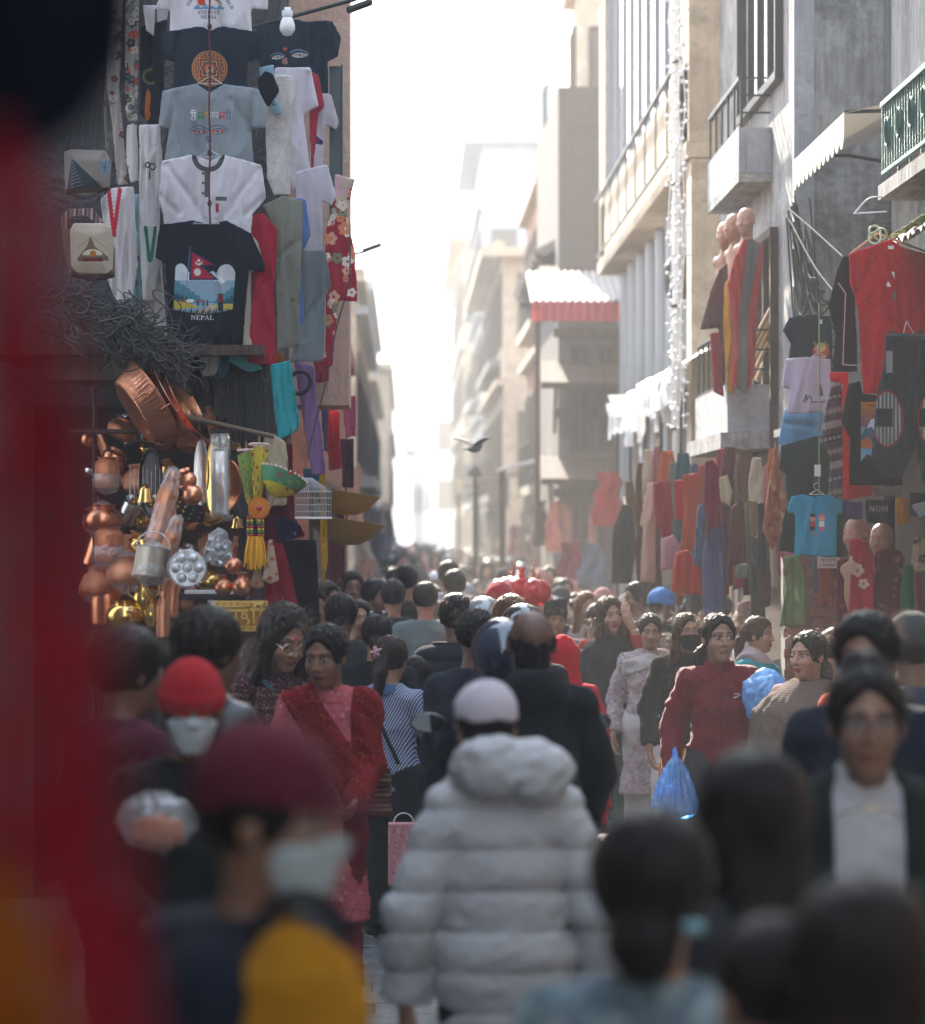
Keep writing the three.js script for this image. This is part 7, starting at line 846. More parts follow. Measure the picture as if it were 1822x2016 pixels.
person({ x: 1705, y: 1745, d: 4.4, face: 190, lod: 0.0105, label: 'person from behind with long loose dark brown hair close at the right', hair: { style: 'long', len: 0.45, vol: 0.03, wide: 1.3, color: '#1d1310' }, wear: [top_('coat', C.brown, { t: 0.035, hem: 0.6 }), leg_(C.black)] });
person({ x: 1530, y: 1800, d: 4.6, face: 200, lod: 0.0105, label: 'person with pale pink face turned away between two dark heads', skin: 'c', hair: { style: 'short', color: '#1a1210' }, wear: [cape_('shawl', cm([0.34, 0.36, 0.34]), { hem: 1.0 }), top_('top', C.brown, { hem: 0.8 })] });
{ const q = person({ x: 1706, y: 1316, d: 8.0, face: -2, lod: 0.006, skin: 'b', hs: 1.06, label: 'person in white turtleneck, dark green open jacket and glasses', hair: { style: 'bun', vol: 0.013, bun: [0, 0.11, -0.05], bunR: [0.055, 0.05, 0.055] }, glasses: MT.dark, wear: [top_('turtleneck', C.white, { t: 0.014, neck: 1.5, hem: 0.82 }), top_('open_jacket', C.dgreen, { t: 0.045, open: 0.08, hem: 0.75, neck: 1.475 }), leg_(C.navy)] }); q.add('necklace', new THREE.TorusGeometry(0.07, 0.0025, 5, 24).rotateX(1.2).translate(0, -0.2, 0.03), brass); }
person({ x: 1708, y: 1212, d: 10.5, face: -22, lod: 0.0065, hs: 1.08, skin: 'b', label: 'person in navy jacket with blue mask pulled under the chin', hair: { style: 'short', vol: 0.018 }, mask: C.bluemask, wear: [top_('jacket', C.navy, { t: 0.04 }), leg_(C.black)] });
person({ x: 1796, y: 1206, d: 13.4, face: 150, lod: 0.007, crown: 0.04, hs: 1.1, skin: 'b', label: 'person in dark grey cap and denim jacket looking away', hair: { style: 'short' }, hat: { kind: 'cap', m: cm([0.06, 0.06, 0.06]) }, wear: [top_('jacket', C.denim, { t: 0.03, hood: true }), leg_(C.black)] });
person({ x: 246, y: 1240, d: 10.4, face: 120, lod: 0.008, hs: 1.05, skin: 'd', label: 'person with backpack in dark red half hidden behind the red shawl', hair: { style: 'short', vol: 0.02 }, wear: [top_('jacket', cm([0.08, 0.015, 0.03]), { t: 0.04 }), leg_(C.black)] });
{ const b = thing('yellow_bag', 'bright yellow cloth bag carried beside the maroon-capped person', 'bag', P(590, 1830, 5.0)); mesh('bag_body', nets((x, y, z) => { const d = ell(x, y, z, [0, -0.14, 0], [0.11, 0.15, 0.06]); return d + fold(x, y, z, 0.008, 1.5); }, [-0.16, -0.33, -0.1], [0.16, 0.04, 0.1], 0.011, { skip: 2 }), cm([0.6, 0.26, 0.01]), b); mesh('strap', new THREE.TorusGeometry(0.07, 0.012, 6, 20, Math.PI).translate(0, -0.02, 0), cm([0.03, 0.03, 0.04]), b); }
// --- around the copper stall ---
person({ x: 405, y: 1202, d: 11.2, face: 130, lod: 0.0065, hs: 1.05, skin: 'd', label: 'person in black leather jacket looking into the copper shop', hair: { style: 'short', vol: 0.022 }, wear: [top_('leather_jacket', C.leather, { t: 0.035 }), leg_(C.black)] });
person({ x: 330, y: 1262, d: 12.5, face: 60, lod: 0.008, skin: 'd', label: 'person with black bun hair leaning at the copper stall', hair: { style: 'bun' }, wear: [top_('top', C.black), leg_(C.black)] });
person({ x: 548, y: 1198, d: 15.8, face: 22, yaw: 8, pitch: 22, lod: 0.0045, hs: 1.22, label: 'person in round glasses with long brown hair, patchwork top and bead necklace', faceOpt: { tika: true, shut: true, lips: [0.2, 0.045, 0.05] }, hair: { style: 'long', len: 0.36, wide: 1.25, vol: 0.02, color: '#241711', stray: 200, curl: 1 }, glasses: M([0.7, 0.62, 0.55], 0.25, { metalness: 0.8 }), wear: [top_('patchwork_top', patch, { t: 0.02, neck: 1.43 }), leg_(C.navy)] }).add('necklace', merge([...Array(15)].map((_, i) => new THREE.IcosahedronGeometry(0.009, 0).translate(Math.sin((i - 7) * 0.2) * 0.085, -0.2 + 0.05 * Math.abs(i - 7) / 7, 0.085 - 0.004 * Math.abs(i - 7)))), M([0.05, 0.12, 0.16], 0.4));
{ const q = person({ x: 645, y: 1234, d: 14.6, face: -8, yaw: -12, pitch: 12, lod: 0.0046, hs: 1.12, skin: 'b', bulk: 0.92, label: 'person in pink floral dress and embroidered red shawl carrying a striped bag', faceOpt: { tika: true, lips: [0.13, 0.035, 0.035] }, hair: { style: 'bun', part: 1, vol: 0.013, bun: [0, -0.03, -0.11] }, wear: [top_('floral_dress', floral, { t: 0.022, hem: 0.42, flare: 0.05 }), { name: 'shawl', cut: true, m: embro, t: 0.03, nx: 0.8, ny: 0.6, region: (x, y, z) => { const l = (x * 0.83 + (y - 1.2) * 0.55); return Math.min(Math.max(Math.abs(l - 0.02) - 0.075, -0.25 - z), Math.max(0.115 - x, 0.98 - y)); } }, leg_(C.maroon)], pose: { eL: [0.19, 1.1, 0.02], wL: [0.16, 0.97, 0.22], eR: [-0.23, 1.1, 0.02], wR: [-0.06, 1.02, 0.22] }, handH: 0.005, curlL: 0.9 });
  q.add('necklace', new THREE.TorusGeometry(0.085, 0.003, 5, 24).rotateX(1.15).translate(0, -0.19, 0.02), M([0.3, 0.02, 0.02], 0.5));
  const b = thing('striped_handbag', 'brown striped woven handbag on the arm of the floral dress', 'handbag', P(733, 1512, 14.7)); const bt = ptex('#5a3c3a', (c, n) => { const k = ['#6e4440', '#3c3038', '#8a6a5a', '#7a3c3a', '#a08a72', '#4a3438']; for (let i = 0; i < 20; i++) { c.fillStyle = k[i % 6]; c.fillRect(0, i * 13, n, 9); } c.fillStyle = '#c0ae90'; for (let i = 0; i < 16; i++) { c.fillRect(i * 16, 60, 8, 5); c.fillRect(i * 16 + 4, 190, 8, 5); } }, 4.5); mesh('bag_body', nets((x, y, z) => (Math.max(Math.abs(x) - 0.085 - 0.12 * Math.max(0, -y) * 0.2, Math.abs(y + 0.11) - 0.11, Math.abs(z) - 0.045)) + fold(x, y, z, 0.006, 1.5), [-0.13, -0.26, -0.09], [0.13, 0.03, 0.09], 0.009, { skip: 2 }), pm(bt), b); mesh('handle', tube([V3(-0.05, -0.005, 0), V3(-0.02, 0.1, -0.02), V3(0.02, 0.1, -0.02), V3(0.05, -0.005, 0)], 0.006, 20, 6), C.brown, b); }
{ const q = person({ x: 768, y: 1257, d: 17.5, face: 157, lod: 0.0046, hs: 1.1, label: 'person from behind in blue striped blouse, pink hair flower and wide black trousers', hair: { style: 'pony', len: 0.24, vol: 0.016, color: '#2a1b15', stray: 70 }, wear: [top_('striped_blouse', stripes, { t: 0.022, hem: 0.83 }), leg_(C.black, { bell: 0.05, t: 0.028 })], pose: { eR: [-0.26, 1.1, 0.02], wR: [-0.2, 0.93, 0.2], eL: [0.25, 1.09, 0.03], wL: [0.17, 0.95, 0.22] } });
  q.add('flower_clip', nets((x, y, z) => { const a = Math.atan2(y, x); return (Math.hypot(x, y, z * 1.4) - 0.028 - 0.01 * Math.cos(a * 5)) * 0.7; }, [-0.06, -0.06, -0.05], [0.06, 0.06, 0.05], 0.006, { skip: 2 }).translate(0.03, 0.045, -0.125), cm([0.6, 0.35, 0.38])); mesh('collar', nets((x, y, z) => Math.max(Math.abs(cap(x, y, z, [0, 1.4, -0.02], [0, 1.455, -0.005], 0.1, 0.066)) - 0.006, 1.395 - y, y - 1.455), [-0.14, 1.36, -0.16], [0.14, 1.48, 0.14], 0.009, { skip: 2 }), cm([0.12, 0.2, 0.36]), q.g);
  mesh('shoulder_strap', tube([V3(0.1, 1.405, 0.03), V3(0.09, 1.41, -0.06), V3(0.0, 1.25, -0.155), V3(-0.12, 1.0, -0.15)], 0.012, 24, 5), C.black, q.g);
  const b = thing('paper_shopping_bag', 'pink floral shopping bag beside the black trousers', 'bag', P(795, 1620, 16.9)); mesh('bag_body', rbox(0.2, 0.32, 0.09, 0.008).translate(0.02, -0.16, 0), pm(ptex('#c58a8c', scatter(['#d9b0ac', '#b46a70', '#cf9a98'], 120, 9), 1)), b); mesh('handle', new THREE.TorusGeometry(0.05, 0.004, 5, 16, Math.PI), C.white, b); }
person({ x: 818, y: 1292, d: 18.4, face: 170, lod: 0.008, label: 'small person with dark wavy hair and purple top beside the striped blouse', hair: { style: 'long', len: 0.3, wide: 0.9 }, wear: [top_('top', C.purple), leg_(C.black)] });
{ const q = person({ x: 742, y: 1210, d: 18.2, face: 178, lod: 0.0075, label: 'person from behind in black with bun and sunglasses on the head', hair: { style: 'bun', bun: [0, -0.03, -0.12] }, wear: [top_('top', C.black, { t: 0.024 }), leg_(C.black)] }); q.add('sunglasses', merge([-1, 1].map((s) => new THREE.SphereGeometry(0.027, 12, 8).scale(1, 0.8, 0.3).translate(s * 0.035, 0.125, 0.02))), MT.glass); }
// --- motorcycle with two riders ---
{
  const b = thing('motorcycle', 'dark motorcycle carrying two riders through the crowd', 'motorcycle', P(1020, 1300, 12.7).setY(0), 0.06);
  for (const z of [0.62, -0.68]) { const w = mesh('wheel', new THREE.TorusGeometry(0.25, 0.05, 10, 32).rotateY(Math.PI / 2).translate(0, 0.3, z), M([0.015, 0.015, 0.015], 0.8), b); mesh('rim', new THREE.TorusGeometry(0.2, 0.012, 6, 32).rotateY(Math.PI / 2).translate(0, 0.3, z), steelM, w); const sp = []; for (let k = 0; k < 8; k++) sp.push(bar(V3(0, 0.3, z), V3(0, 0.3 + Math.sin(k * 0.785) * 0.2, z + Math.cos(k * 0.785) * 0.2), 0.006, 4)); mesh('spokes', merge(sp), steelM, w); }
  mesh('seat', rbox(0.26, 0.1, 0.75, 0.04).translate(0, 0.82, 0.25), M([0.02, 0.02, 0.02], 0.5), b); mesh('fuel_tank', nets((x, y, z) => ell(x, y, z, [0, 0.86, -0.28], [0.14, 0.13, 0.24]), [-0.2, 0.7, -0.6], [0.2, 1.05, 0.02], 0.02), M([0.02, 0.03, 0.08], 0.2, { clearcoat: 1 }), b); mesh('engine', rbox(0.26, 0.3, 0.36, 0.04).translate(0, 0.48, -0.1), MT.iron, b); mesh('tail_light', rbox(0.12, 0.06, 0.05, 0.02).translate(0, 0.78, 0.66), M([0.4, 0.01, 0.01], 0.2), b); mesh('mudguard', new THREE.TorusGeometry(0.32, 0.03, 6, 20, 1.8).scale(1, 1, 2).rotateY(Math.PI / 2).translate(0, 0.3, 0.62), C.leather, b); mesh('exhaust', bar(V3(0.18, 0.38, 0), V3(0.2, 0.45, 0.75), 0.045, 12), steelM, b); mesh('fork', merge([bar(V3(0.09, 0.3, -0.68), V3(0.09, 1.02, -0.5), 0.022), bar(V3(-0.09, 0.3, -0.68), V3(-0.09, 1.02, -0.5), 0.022)]), steelM, b);
  mesh('handlebar', tube([V3(-0.31, 1.06, -0.3), V3(-0.12, 1.08, -0.48), V3(0.12, 1.08, -0.48), V3(0.31, 1.06, -0.3)], 0.015, 20, 6), MT.iron, b);
  for (const s of [-1, 1]) { const m = mesh('mirror', nets((x, y, z) => ell(x, y, z, [0, 0, 0], [0.075, 0.042, 0.02]), [-0.1, -0.06, -0.04], [0.1, 0.06, 0.04], 0.008).translate(s * 0.33, 1.4, -0.3), C.leather, b); mesh('mirror_glass', new THREE.CircleGeometry(1, 28).scale(0.066, 0.035, 1).rotateX(0.22).translate(s * 0.33, 1.4, -0.272), M([0.85, 0.87, 0.88], 0.03, { metalness: 1 }), m); mesh('mirror_stem', tube([V3(s * 0.25, 1.07, -0.42), V3(s * 0.3, 1.25, -0.36), V3(s * 0.34, 1.38, -0.31)], 0.008, 12, 5), MT.iron, m); }
  person({ x: 990, y: 1206, d: 13.1, face: 182, sit: true, lod: 0.007, crown: 0.07, s: 1.02, label: 'motorcycle driver in navy jacket and dark blue helmet', hair: { style: 'short' }, hat: { kind: 'helmet', m: M([0.012, 0.02, 0.045], 0.18, { clearcoat: 1 }) }, wear: [top_('jacket', C.navy, { t: 0.03, hood: true }), leg_(C.black)], bulk: 1.0, pose: { sL: [0.15, 1.35, -0.02], sR: [-0.15, 1.35, -0.02], eL: [0.225, 1.12, 0.12], eR: [-0.225, 1.12, 0.12], wL: [0.26, 1.07, 0.36], wR: [-0.26, 1.07, 0.36] } });
  person({ x: 1048, y: 1202, d: 12.4, face: 182, sit: true, lod: 0.006, s: 1.03, hs: 1.1, skin: 'd', label: 'balding pillion rider in black hooded jacket', hair: { style: 'bald', vol: 0.009 }, wear: [top_('hooded_jacket', C.black, { t: 0.036, hood: true, neck: 1.5 }), leg_(C.black)], bulk: 1.0, pose: { eL: [0.24, 1.1, 0.05], eR: [-0.24, 1.1, 0.05], wL: [0.22, 0.92, 0.3], wR: [-0.22, 0.92, 0.3] } });
}
// --- middle ---
person({ x: 898, y: 1172, d: 19, face: 172, lod: 0.006, hs: 1.08, skin: 'd', label: 'person from behind in navy quilted vest with short curly black hair', hair: { style: 'short', vol: 0.017 }, wear: [top_('shirt', C.black, { t: 0.022 }), top_('vest', C.navy, { t: 0.034, quilt: 0.09, fold: 0.003, sleeve: 'none' }), leg_(C.black)], bulk: 0.95, pose: { eL: [0.195, 1.1, 0], eR: [-0.195, 1.1, 0], wL: [0.19, 0.88, 0.08], wR: [-0.19, 0.88, 0.08] } });
{ const q = person({ x: 936, y: 1196, d: 14.8, face: 150, lod: 0.006, hs: 1.02, skin: 'd', label: 'person in black with sunglasses pushed back on cropped hair', hair: { style: 'short', vol: 0.008 }, wear: [top_('jacket', C.navy, { t: 0.024 }), leg_(C.black)], pose: { eL: [0.195, 1.1, 0], eR: [-0.195, 1.1, 0], wL: [0.19, 0.88, 0.08], wR: [-0.19, 0.88, 0.08] } }); q.add('sunglasses', merge([rbox(0.15, 0.03, 0.012, 0.005).translate(0, 0.06, 0.1), bar(V3(0.08, 0.06, 0.09), V3(0.085, 0.03, -0.02), 0.003), bar(V3(-0.08, 0.06, 0.09), V3(-0.085, 0.03, -0.02), 0.003)]), M([0.05, 0.03, 0.06], 0.15)); }
person({ x: 1108, y: 1250, d: 18.4, face: 168, lod: 0.007, crown: 0.03, label: 'person wrapped in bright red shawl and hood with fringe', hair: { style: 'short' }, hat: { kind: 'headscarf', m: C.red }, wear: [cape_('shawl', cm([0.5, 0.012, 0.022], { transmission: 0.1 }), { hem: 0.66, flare: 0.04, fold: 0.007 }), leg_(C.navy)] }).g.add((() => { const l = []; for (let i = 0; i < 60; i++) { const a = i * Math.PI / 30, r = 0.27; l.push(tube([V3(Math.sin(a) * r, 0.69, Math.cos(a) * r * 0.75), V3(Math.sin(a) * r * 1.03, 0.63, Math.cos(a) * r * 0.77), V3(Math.sin(a) * r + rr(-0.01, 0.01), 0.57, Math.cos(a) * r * 0.76)], 0.004, 6, 4)); } const m = new THREE.Mesh(merge(l), C.red); m.name = 'fringe'; m.userData.kind = 'stuff'; m.castShadow = true; return m; })());
{ const q = person({ x: 1203, y: 1176, d: 22.6, face: 4, yaw: 14, roll: 4, lod: 0.0046, hs: 1.04, skin: 'c', stride: 0.8, label: 'person in black poncho with long sunlit brown hair raising a hand to the temple', faceOpt: { look: 0.003, lips: [0.26, 0.07, 0.075] }, hair: { style: 'long', part: 1, len: 0.38, wide: 1.3, vol: 0.018, color: '#33200f', stray: 420, curl: 1.2 }, wear: [top_('red_jumper', cm([0.3, 0.015, 0.02]), { t: 0.02 }), cape_('poncho', C.black, { hem: 0.68, free: true, sh: 0.2, flare: 0.1 }), leg_(cm([0.015, 0.05, 0.045]), { t: 0.045, bell: 0.06 })], pose: { eL: [0.27, 1.2, 0.18], wL: [0.13, 1.5, 0.17] }, handH: 0.0045, curlL: 0.35, palmL: -1.2, curlR: 0.4 });
  mesh('wristwatch', new THREE.TorusGeometry(0.033, 0.008, 6, 18).rotateX(1.1).translate(0.16, 1.475, 0.17), steelM, q.g); mesh('handbag', nets((x, y, z) => Math.max(Math.abs(x + 0.02) - 0.1, Math.abs(y - 0.62) - 0.13, Math.abs(z - 0.2) - 0.04) + fold(x, y, z, 0.005), [-0.2, 0.45, 0.1], [0.16, 0.8, 0.3], 0.012, { skip: 2 }), C.leather, q.g); }
person({ x: 1280, y: 1207, d: 22.2, face: -4, yaw: 6, pitch: 10, lod: 0.0052, stride: 0.9, label: 'person in pale floral kurta with white scarf and white trousers', faceOpt: { lips: [0.3, 0.08, 0.08], shut: true }, hair: { style: 'bun', part: 1, vol: 0.012, color: '#221c1a' }, wear: [top_('floral_kurta', kurtaF, { t: 0.028, hem: 0.4, flare: 0.06, fold: 0.01 }), { name: 'scarf', cut: true, m: cm([0.5, 0.47, 0.46]), t: 0.042, nx: 0.3, ny: 1, region: (x, y, z) => Math.max(Math.abs(y - 1.37 + Math.abs(x) * 0.3 - (z < 0 ? 0.04 : 0)) - 0.055, Math.abs(x) - 0.2) }, leg_(cm([0.55, 0.5, 0.5]), { t: 0.04, bell: 0.05 })] });
person({ x: 1352, y: 1206, d: 20.6, face: 12, lod: 0.0055, label: 'person with black mask and long golden lit hair in black coat and orange skirt', hair: { style: 'long', part: 1, len: 0.42, wide: 1.25, color: '#3a230f', stray: 320, curl: 1 }, mask: C.black, wear: [top_('coat', C.black, { t: 0.03, hem: 0.74 }), sk_('orange_skirt', cm([0.62, 0.24, 0.01], { transmission: 0.2 }), { hem: 0.12, flare: 0.06 })], pose: { eL: [0.27, 1.12, -0.06], wL: [0.2, 0.93, 0.12] } });
{ const q = person({ x: 1416, y: 1212, d: 17.9, face: -2, yaw: 16, pitch: -2, lod: 0.0042, hs: 1.12, bulk: 0.9, skin: 'a', stride: 0.5, label: 'person in maroon zip jacket with white chest logo carrying two blue plastic bags', faceOpt: { look: 0.004, lips: [0.26, 0.075, 0.07] }, hair: { style: 'bun', part: 1, vol: 0.012, color: '#1b1411', stray: 260, bun: [-0.05, -0.1, -0.07], bunR: [0.06, 0.075, 0.05] }, wear: [top_('undershirt', C.black, { t: 0.012, neck: 1.46, sleeve: 'none' }), top_('zip_jacket', logoJ, { t: 0.029, hem: 0.82, neck: 1.44, fold: 0.01, h: 0.011 }), leg_(C.char, { t: 0.03 })], pose: { eR: [-0.25, 1.1, -0.03], wR: [-0.275, 0.86, 0.1], eL: [0.235, 1.1, 0.02], wL: [0.2, 0.97, 0.24] }, handH: 0.0042, curlR: 1.15, curlL: 0.75, palmL: 0.5 });
  mesh('collar', nets((x, y, z) => Math.max(Math.abs(cap(x, y, z, [0, 1.4, -0.015], [0, 1.47, 0.0], 0.088, 0.074)) - 0.007, 1.4 - y, y - 1.475 + 0.3 * Math.max(0, z), 0.012 - Math.abs(x) + (z < 0.03 ? -1 : 0)), [-0.14, 1.36, -0.14], [0.14, 1.5, 0.14], 0.008, { skip: 2 }), C.maroon, q.g); mesh('earring', new THREE.SphereGeometry(0.006, 8, 6).translate(0.085, 1.56, 0.02), brass, q.g);
  const blue = (tt) => M([0.3, 0.6, 0.95], 0.2, { transmission: tt, thickness: 0, specularIntensity: 1 });
  const b = thing('carrier_bag', 'full blue plastic carrier bag hanging from the hand', 'bag', P(1330, 1490, 17.6), 0, 'blue plastic bags'); mesh('bag_film', nets((x, y, z) => { const k = clamp((-y) / 0.3), R = 0.018 + 0.125 * Math.pow(k, 0.75), a = Math.atan2(z, x); let d = (Math.hypot(x, z * 1.35) - R) * 0.75; d += 0.012 * Math.sin(a * 13 + 2 * noise3(x * 6, y * 2, z * 6)) * (1 - k * 0.75) * clamp(k * 4); d += 0.006 * rid(x * 22, y * 16, z * 22); return smax(d, -0.31 - y - 0.03 * Math.cos(x * 14), 0.05); }, [-0.19, -0.37, -0.17], [0.19, 0.02, 0.17], 0.008, { skip: 2.6 }), blue(0.75), b); mesh('contents', nets((x, y, z) => ell(x, y, z, [0, -0.22, 0], [0.09, 0.075, 0.07]) + 0.015 * noise3(x * 16, y * 16, z * 16), [-0.13, -0.32, -0.11], [0.13, -0.1, 0.11], 0.011, { skip: 2 }), cm([0.28, 0.22, 0.42]), b); mesh('handle', tube([V3(-0.015, -0.01, 0), V3(-0.004, 0.05, 0), V3(0.012, -0.01, 0)], 0.006, 12, 5), blue(0.4), b);
  const c = thing('bundle_bag', 'crumpled blue plastic bundle clutched under the arm', 'bag', P(1507, 1372, 17.5), 0, 'blue plastic bags'); mesh('bag_film', nets((x, y, z) => (ell(x, y, z, [0, 0, 0], [0.11, 0.13, 0.1]) + 0.022 * noise3(x * 5, y * 5, z * 5) - 0.014 * Math.abs(noise3(x * 10, y * 10, z * 10)) - 0.007 * Math.abs(noise3(x * 22, y * 22, z * 22))) * 0.7, [-0.17, -0.2, -0.16], [0.17, 0.2, 0.16], 0.0085, { skip: 2.6 }), blue(0.5), c); mesh('contents', nets((x, y, z) => ell(x, y, z, [0, -0.01, 0], [0.085, 0.1, 0.075]) + 0.01 * noise3(x * 14, y * 14, z * 14), [-0.12, -0.15, -0.11], [0.12, 0.12, 0.11], 0.012, { skip: 2 }), cm([0.22, 0.34, 0.5]), c);
  const wa = thing('wallet', 'brown leather wallet held under the blue bundle', 'wallet', P(1508, 1436, 17.35)); wa.rotation.set(0.3, 0.2, 0.5); mesh('leather_case', rbox(0.11, 0.06, 0.02, 0.008), M([0.14, 0.05, 0.03], 0.5), wa); mesh('strap', bar(V3(0.04, -0.03, 0), V3(0.02, -0.16, 0), 0.005), C.maroon, wa); }
person({ x: 1490, y: 1214, d: 20.8, face: 62, lod: 0.0065, skin: 'c', label: 'person in turquoise shawl and pink scarf seen from the side', hair: { style: 'pony', color: '#3a2012', vol: 0.014, stray: 60 }, wear: [cape_('shawl', C.teal, { hem: 0.9 }), { name: 'scarf', cut: true, m: cm([0.5, 0.4, 0.42]), t: 0.05, nx: 0.5, ny: 0.8, region: (x, y, z) => Math.abs(x * 0.8 + (y - 1.35) * 0.6) - 0.05 }, top_('tunic', C.teal, { hem: 0.6 })] });
person({ x: 1562, y: 1226, d: 21.4, face: 155, lod: 0.008, label: 'person with brown bun and taupe wrap walking away', hair: { style: 'bun', color: '#3c2415', stray: 40 }, wear: [cape_('wrap', cm([0.14, 0.1, 0.09]), { hem: 0.9 }), leg_(C.black)] });
person({ x: 1594, y: 1246, d: 17.0, face: -32, yaw: -14, lod: 0.0048, hs: 1.1, bulk: 1.2, skin: 'c', label: 'person in brown checked shawl over pale patterned dress looking aside', faceOpt: { tika: true, lips: [0.3, 0.05, 0.06], look: -0.003 }, hair: { style: 'bun', part: 1, vol: 0.013, color: '#17110f', stray: 120, bun: [0.03, -0.09, -0.08], bunR: [0.055, 0.07, 0.05] }, wear: [cape_('checked_shawl', shawlB, { hem: 0.99, slant: 0.5, flare: 0.05 }), top_('patterned_dress', dressP, { hem: 0.3, flare: 0.07, t: 0.03 })] });
const back = [[1476, 1170, 24, -60, 'person in patterned topi hat above the crowd', { hat: { kind: 'topi', m: topiM }, hair: { style: 'short' }, crown: 0.1, m: C.white }], [1302, 1156, 24.5, 40, 'person in bright blue cap by the sunlit stalls', { hat: { kind: 'cap', m: cm([0.06, 0.2, 0.5]) }, hair: { style: 'short' }, crown: 0.04, skin: 'd', m: C.char }], [1258, 1146, 25.5, -70, 'bearded person in grey jacket looking along the stalls', { hair: { style: 'short' }, faceOpt: { beard: true }, m: C.denim }], [1420, 1170, 25.2, 176, 'person from behind with cropped hair and sunlit ears', { hair: { style: 'short', vol: 0.013 }, m: C.grey }], [1363, 1176, 24.6, 170, 'person from behind in dark knitted beanie', { hat: { kind: 'beanie', m: C.char }, hair: { style: 'short' }, crown: 0.04, m: C.black }], [1155, 1166, 25.4, 15, 'person with loose golden lit hair and grey scarf', { hair: { style: 'long', color: '#5a3210', stray: 200, wide: 1.2, curl: 1 }, m: cm([0.3, 0.29, 0.3]) }], [1176, 1190, 24.4, 25, 'person with dark hair partly hidden beside the poncho', { hair: { style: 'long', color: '#1d1410', stray: 50 }, m: C.char }], [1094, 1166, 23.4, 5, 'person in flat cap and grey coat with red scarf facing the camera', { hat: { kind: 'topi', m: C.char }, hair: { style: 'short' }, crown: 0.09, m: cm([0.16, 0.12, 0.13]) }], [953, 1172, 19.0, 180, 'person in silver and black striped helmet from behind', { hat: { kind: 'helmet', m: M([0.2, 0.2, 0.21], 0.2, { clearcoat: 1 }) }, hair: { style: 'short' }, crown: 0.06, m: C.char }], [1006, 1176, 18.6, 185, 'person with sunlit curly golden brown hair', { hair: { style: 'short', vol: 0.024, color: '#4a2c12', stray: 120 }, m: C.char }], [1030, 1186, 17.6, 178, 'person in glossy black helmet from behind', { hat: { kind: 'helmet', m: M([0.02, 0.02, 0.022], 0.12, { clearcoat: 1 }) }, hair: { style: 'short' }, crown: 0.06, m: C.black }],
  [838, 1146, 23.5, 182, 'person from behind in grey green sweatshirt', { hair: { style: 'short' }, m: cm([0.13, 0.18, 0.18]), s: 'd' }], [774, 1141, 23.8, 178, 'person from behind in charcoal hooded jacket with thin hair', { hair: { style: 'short', color: '#2c2624' }, m: C.char, hood: 1 }], [800, 1112, 26.5, 176, 'person from behind in olive hooded jacket', { hair: { style: 'short' }, m: C.olive, hood: 1 }], [672, 1172, 19.8, 165, 'person in dark jacket over magenta shirt bending forward', { hair: { style: 'short', vol: 0.018 }, m: C.char, skin: 'd' }], [706, 1182, 22, 12, 'young person with drawn back hair looking at the camera', { hair: { style: 'bun' }, m: cm([0.3, 0.28, 0.3]), skin: 'c' }], [634, 1142, 21.5, 60, 'person in black jacket with pale collar looking right', { hair: { style: 'short' }, m: C.black, hood: 1 }], [693, 1124, 25.6, 10, 'person in dark jacket facing the camera on the shaded side', { hair: { style: 'short' }, m: C.char, skin: 'b' }], [738, 1142, 24.6, 40, 'person with tousled black hair in dark clothes', { hair: { style: 'short', vol: 0.02 }, m: C.black, skin: 'b' }], [884, 1104, 29, 178, 'person from behind in pale violet grey jacket', { hair: { style: 'short' }, m: cm([0.3, 0.29, 0.36]) }], [896, 1122, 27, 176, 'person from behind in lilac top', { hair: { style: 'short' }, m: cm([0.38, 0.22, 0.42]) }], [612, 1156, 20.5, 30, 'person with pale hat band at the edge of the left stalls', { hair: { style: 'short' }, m: C.grey, skin: 'b' }], [985, 1152, 23, 190, 'small person in red hood under the raised red bundle', { hat: { kind: 'headscarf', m: cm([0.3, 0.02, 0.03]) }, hair: { style: 'short' }, m: cm([0.3, 0.02, 0.03]) }], [1035, 1158, 23.6, 178, 'person holding up a red plastic bundle overhead', { hair: { style: 'short' }, m: C.brown, pose: { eR: [-0.24, 1.45, 0.1], wR: [-0.1, 1.72, 0.1], eL: [0.24, 1.45, 0.1], wL: [0.12, 1.74, 0.1] } }], [1236, 1168, 26.4, 10, 'person in grey cap near the black poncho', { hat: { kind: 'cap', m: C.grey }, hair: { style: 'short' }, crown: 0.04, m: C.grey }], [1644, 1238, 18.2, 200, 'person in coral red top behind the navy jacket', { hair: { style: 'pony', color: '#2a1a12' }, m: cm([0.5, 0.06, 0.04]) }], [1700, 1262, 16.4, -10, 'person in orange red scarf between two heads', { hair: { style: 'long', color: '#2c1a10', stray: 40 }, m: cm([0.45, 0.05, 0.03]), skin: 'c' }]];
for (const [x, y, d, face, label, o] of back) person({ x, y, d, face, label, lod: d > 23 ? 0.0118 : 0.0094, hs: 1.05, ...o, s: undefined, wear: [top_('jacket', o.m, { t: 0.034, hood: !!o.hood, fold: 0.008 }), leg_(C.char)] });
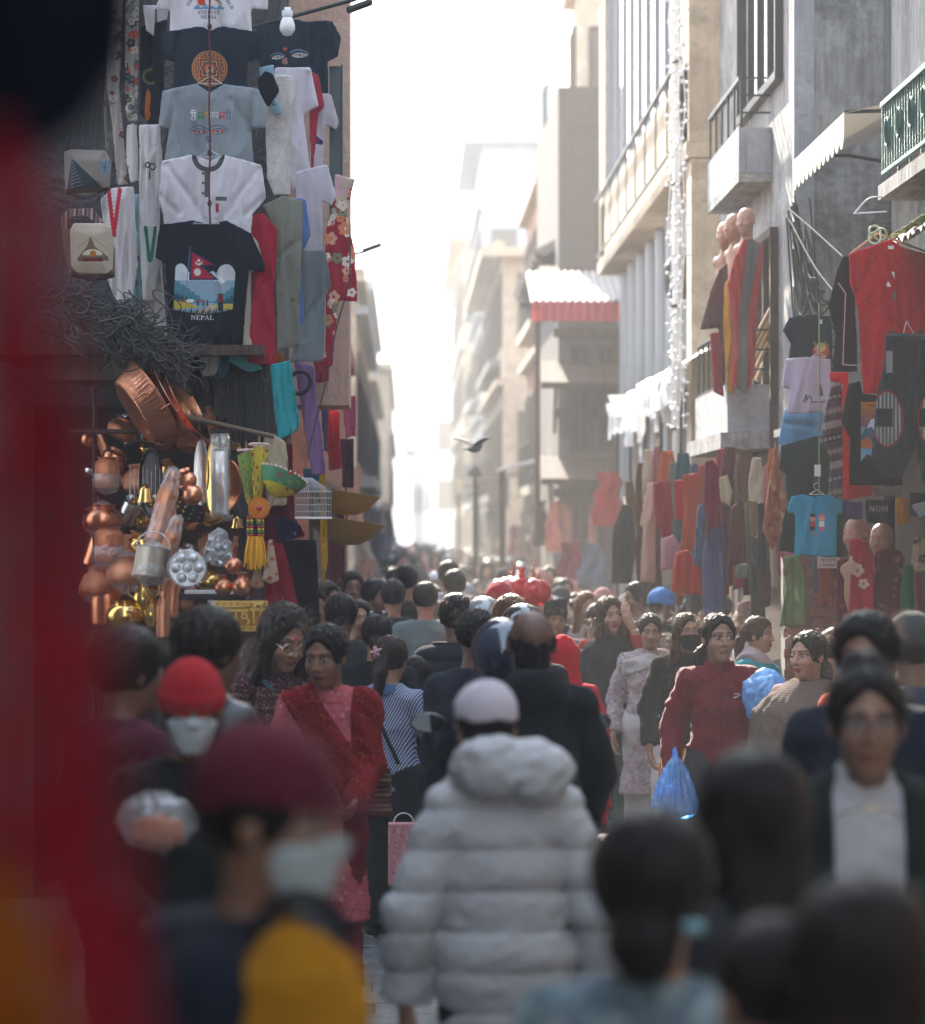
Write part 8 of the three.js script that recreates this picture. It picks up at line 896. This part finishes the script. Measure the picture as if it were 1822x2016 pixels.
{ const b = thing('red_bundle', 'big shiny red plastic bundle held above the crowd', 'bundle', P(1022, 1160, 23.4)); mesh('plastic_sheet', nets((x, y, z) => (smin(ell(x, y, z, [-0.06, 0.0, 0], [0.16, 0.09, 0.12]), ell(x, y, z, [0.1, -0.02, 0], [0.13, 0.1, 0.12]), 0.04) + 0.025 * rid(x * 8, y * 8, z * 8)) * 0.7, [-0.28, -0.17, -0.18], [0.28, 0.16, 0.18], 0.012, { skip: 2.6 }), M([0.55, 0.03, 0.03], 0.25, { transmission: 0.35, thickness: 0 }), b); mesh('knot', lathe([[0, 0], [0.03, 0.0], [0.015, 0.05], [0.03, 0.09], [0, 0.09]], 10).translate(0.02, 0.07, 0), M([0.55, 0.03, 0.03], 0.25), b); }
// --- the distant crowd: a few figures, copied ---
{
  const proto = [], hidden = [];
  const kinds = [[180, { hair: { style: 'short' } }, 'bare-headed'], [0, { hair: { style: 'short', vol: 0.018 } }, 'dark-haired'], [180, { hair: { style: 'long', len: 0.3 } }, 'long-haired'], [0, { hair: { style: 'long', len: 0.34, color: '#2c1a0f', wide: 1.2 } }, 'long-haired'], [180, { hat: { kind: 'cap', m: C.char }, hair: { style: 'short' } }, 'capped'], [0, { hat: { kind: 'beanie', m: C.char }, hair: { style: 'short' } }, 'beanie-wearing'], [180, { hat: { kind: 'helmet', m: M([0.25, 0.25, 0.26], 0.15, { clearcoat: 1 }) }, hair: { style: 'short' } }, 'helmeted'], [0, { hat: { kind: 'headscarf', m: cm([0.4, 0.2, 0.18]) }, hair: { style: 'short' } }, 'headscarfed']];
  const cols = [['black', C.black], ['navy', C.navy], ['charcoal', C.char], ['brown', C.brown], ['grey', C.grey], ['white', C.white], ['maroon', C.maroon], ['red', C.red], ['olive', C.olive], ['denim', C.denim], ['orange', cm([0.5, 0.16, 0.03])], ['pink', cm([0.5, 0.25, 0.28])], ['beige', cm([0.4, 0.32, 0.24])], ['purple', C.purple]];
  kinds.forEach(([face, o, kn], i) => { const p = person({ x: 900, y: 1150, d: 30, face, lod: 0.0125, label: 'tmp', wear: [top_('jacket', C.black, { t: 0.036, hood: i % 3 === 0 }), leg_(C.char)], ...o }).g; names.set('person', names.get('person') - 1); scene.remove(p); proto.push([p, face, kn]); });
  let n = 0;
  for (let d = 26.5; d < 118; d += 0.385) {
    const [p, face, kn] = proto[Math.floor(rnd() * proto.length)], [cn, m] = pick(cols), lx = d > 31 ? -0.5 : 0.2, X = rr(lx, 1.95), q = p.clone(); q.name = numbered('person'); q.traverse((c) => { if (c.name === 'jacket') c.material = m; }); scene.add(q);
    q.position.set(X, 0, -d - rr(0, 0.3)); q.rotation.y = face * Math.PI / 180 + rr(-0.6, 0.6); q.scale.setScalar(rr(1.5, 1.76) / 1.71); n++;
    q.userData = { label: `${kn} person in ${cn} ${face ? 'walking away' : 'facing up the street'} in the distant crowd`, category: 'person', group: 'distant crowd down the street' };
  }
}
renderer.render(scene, camera);
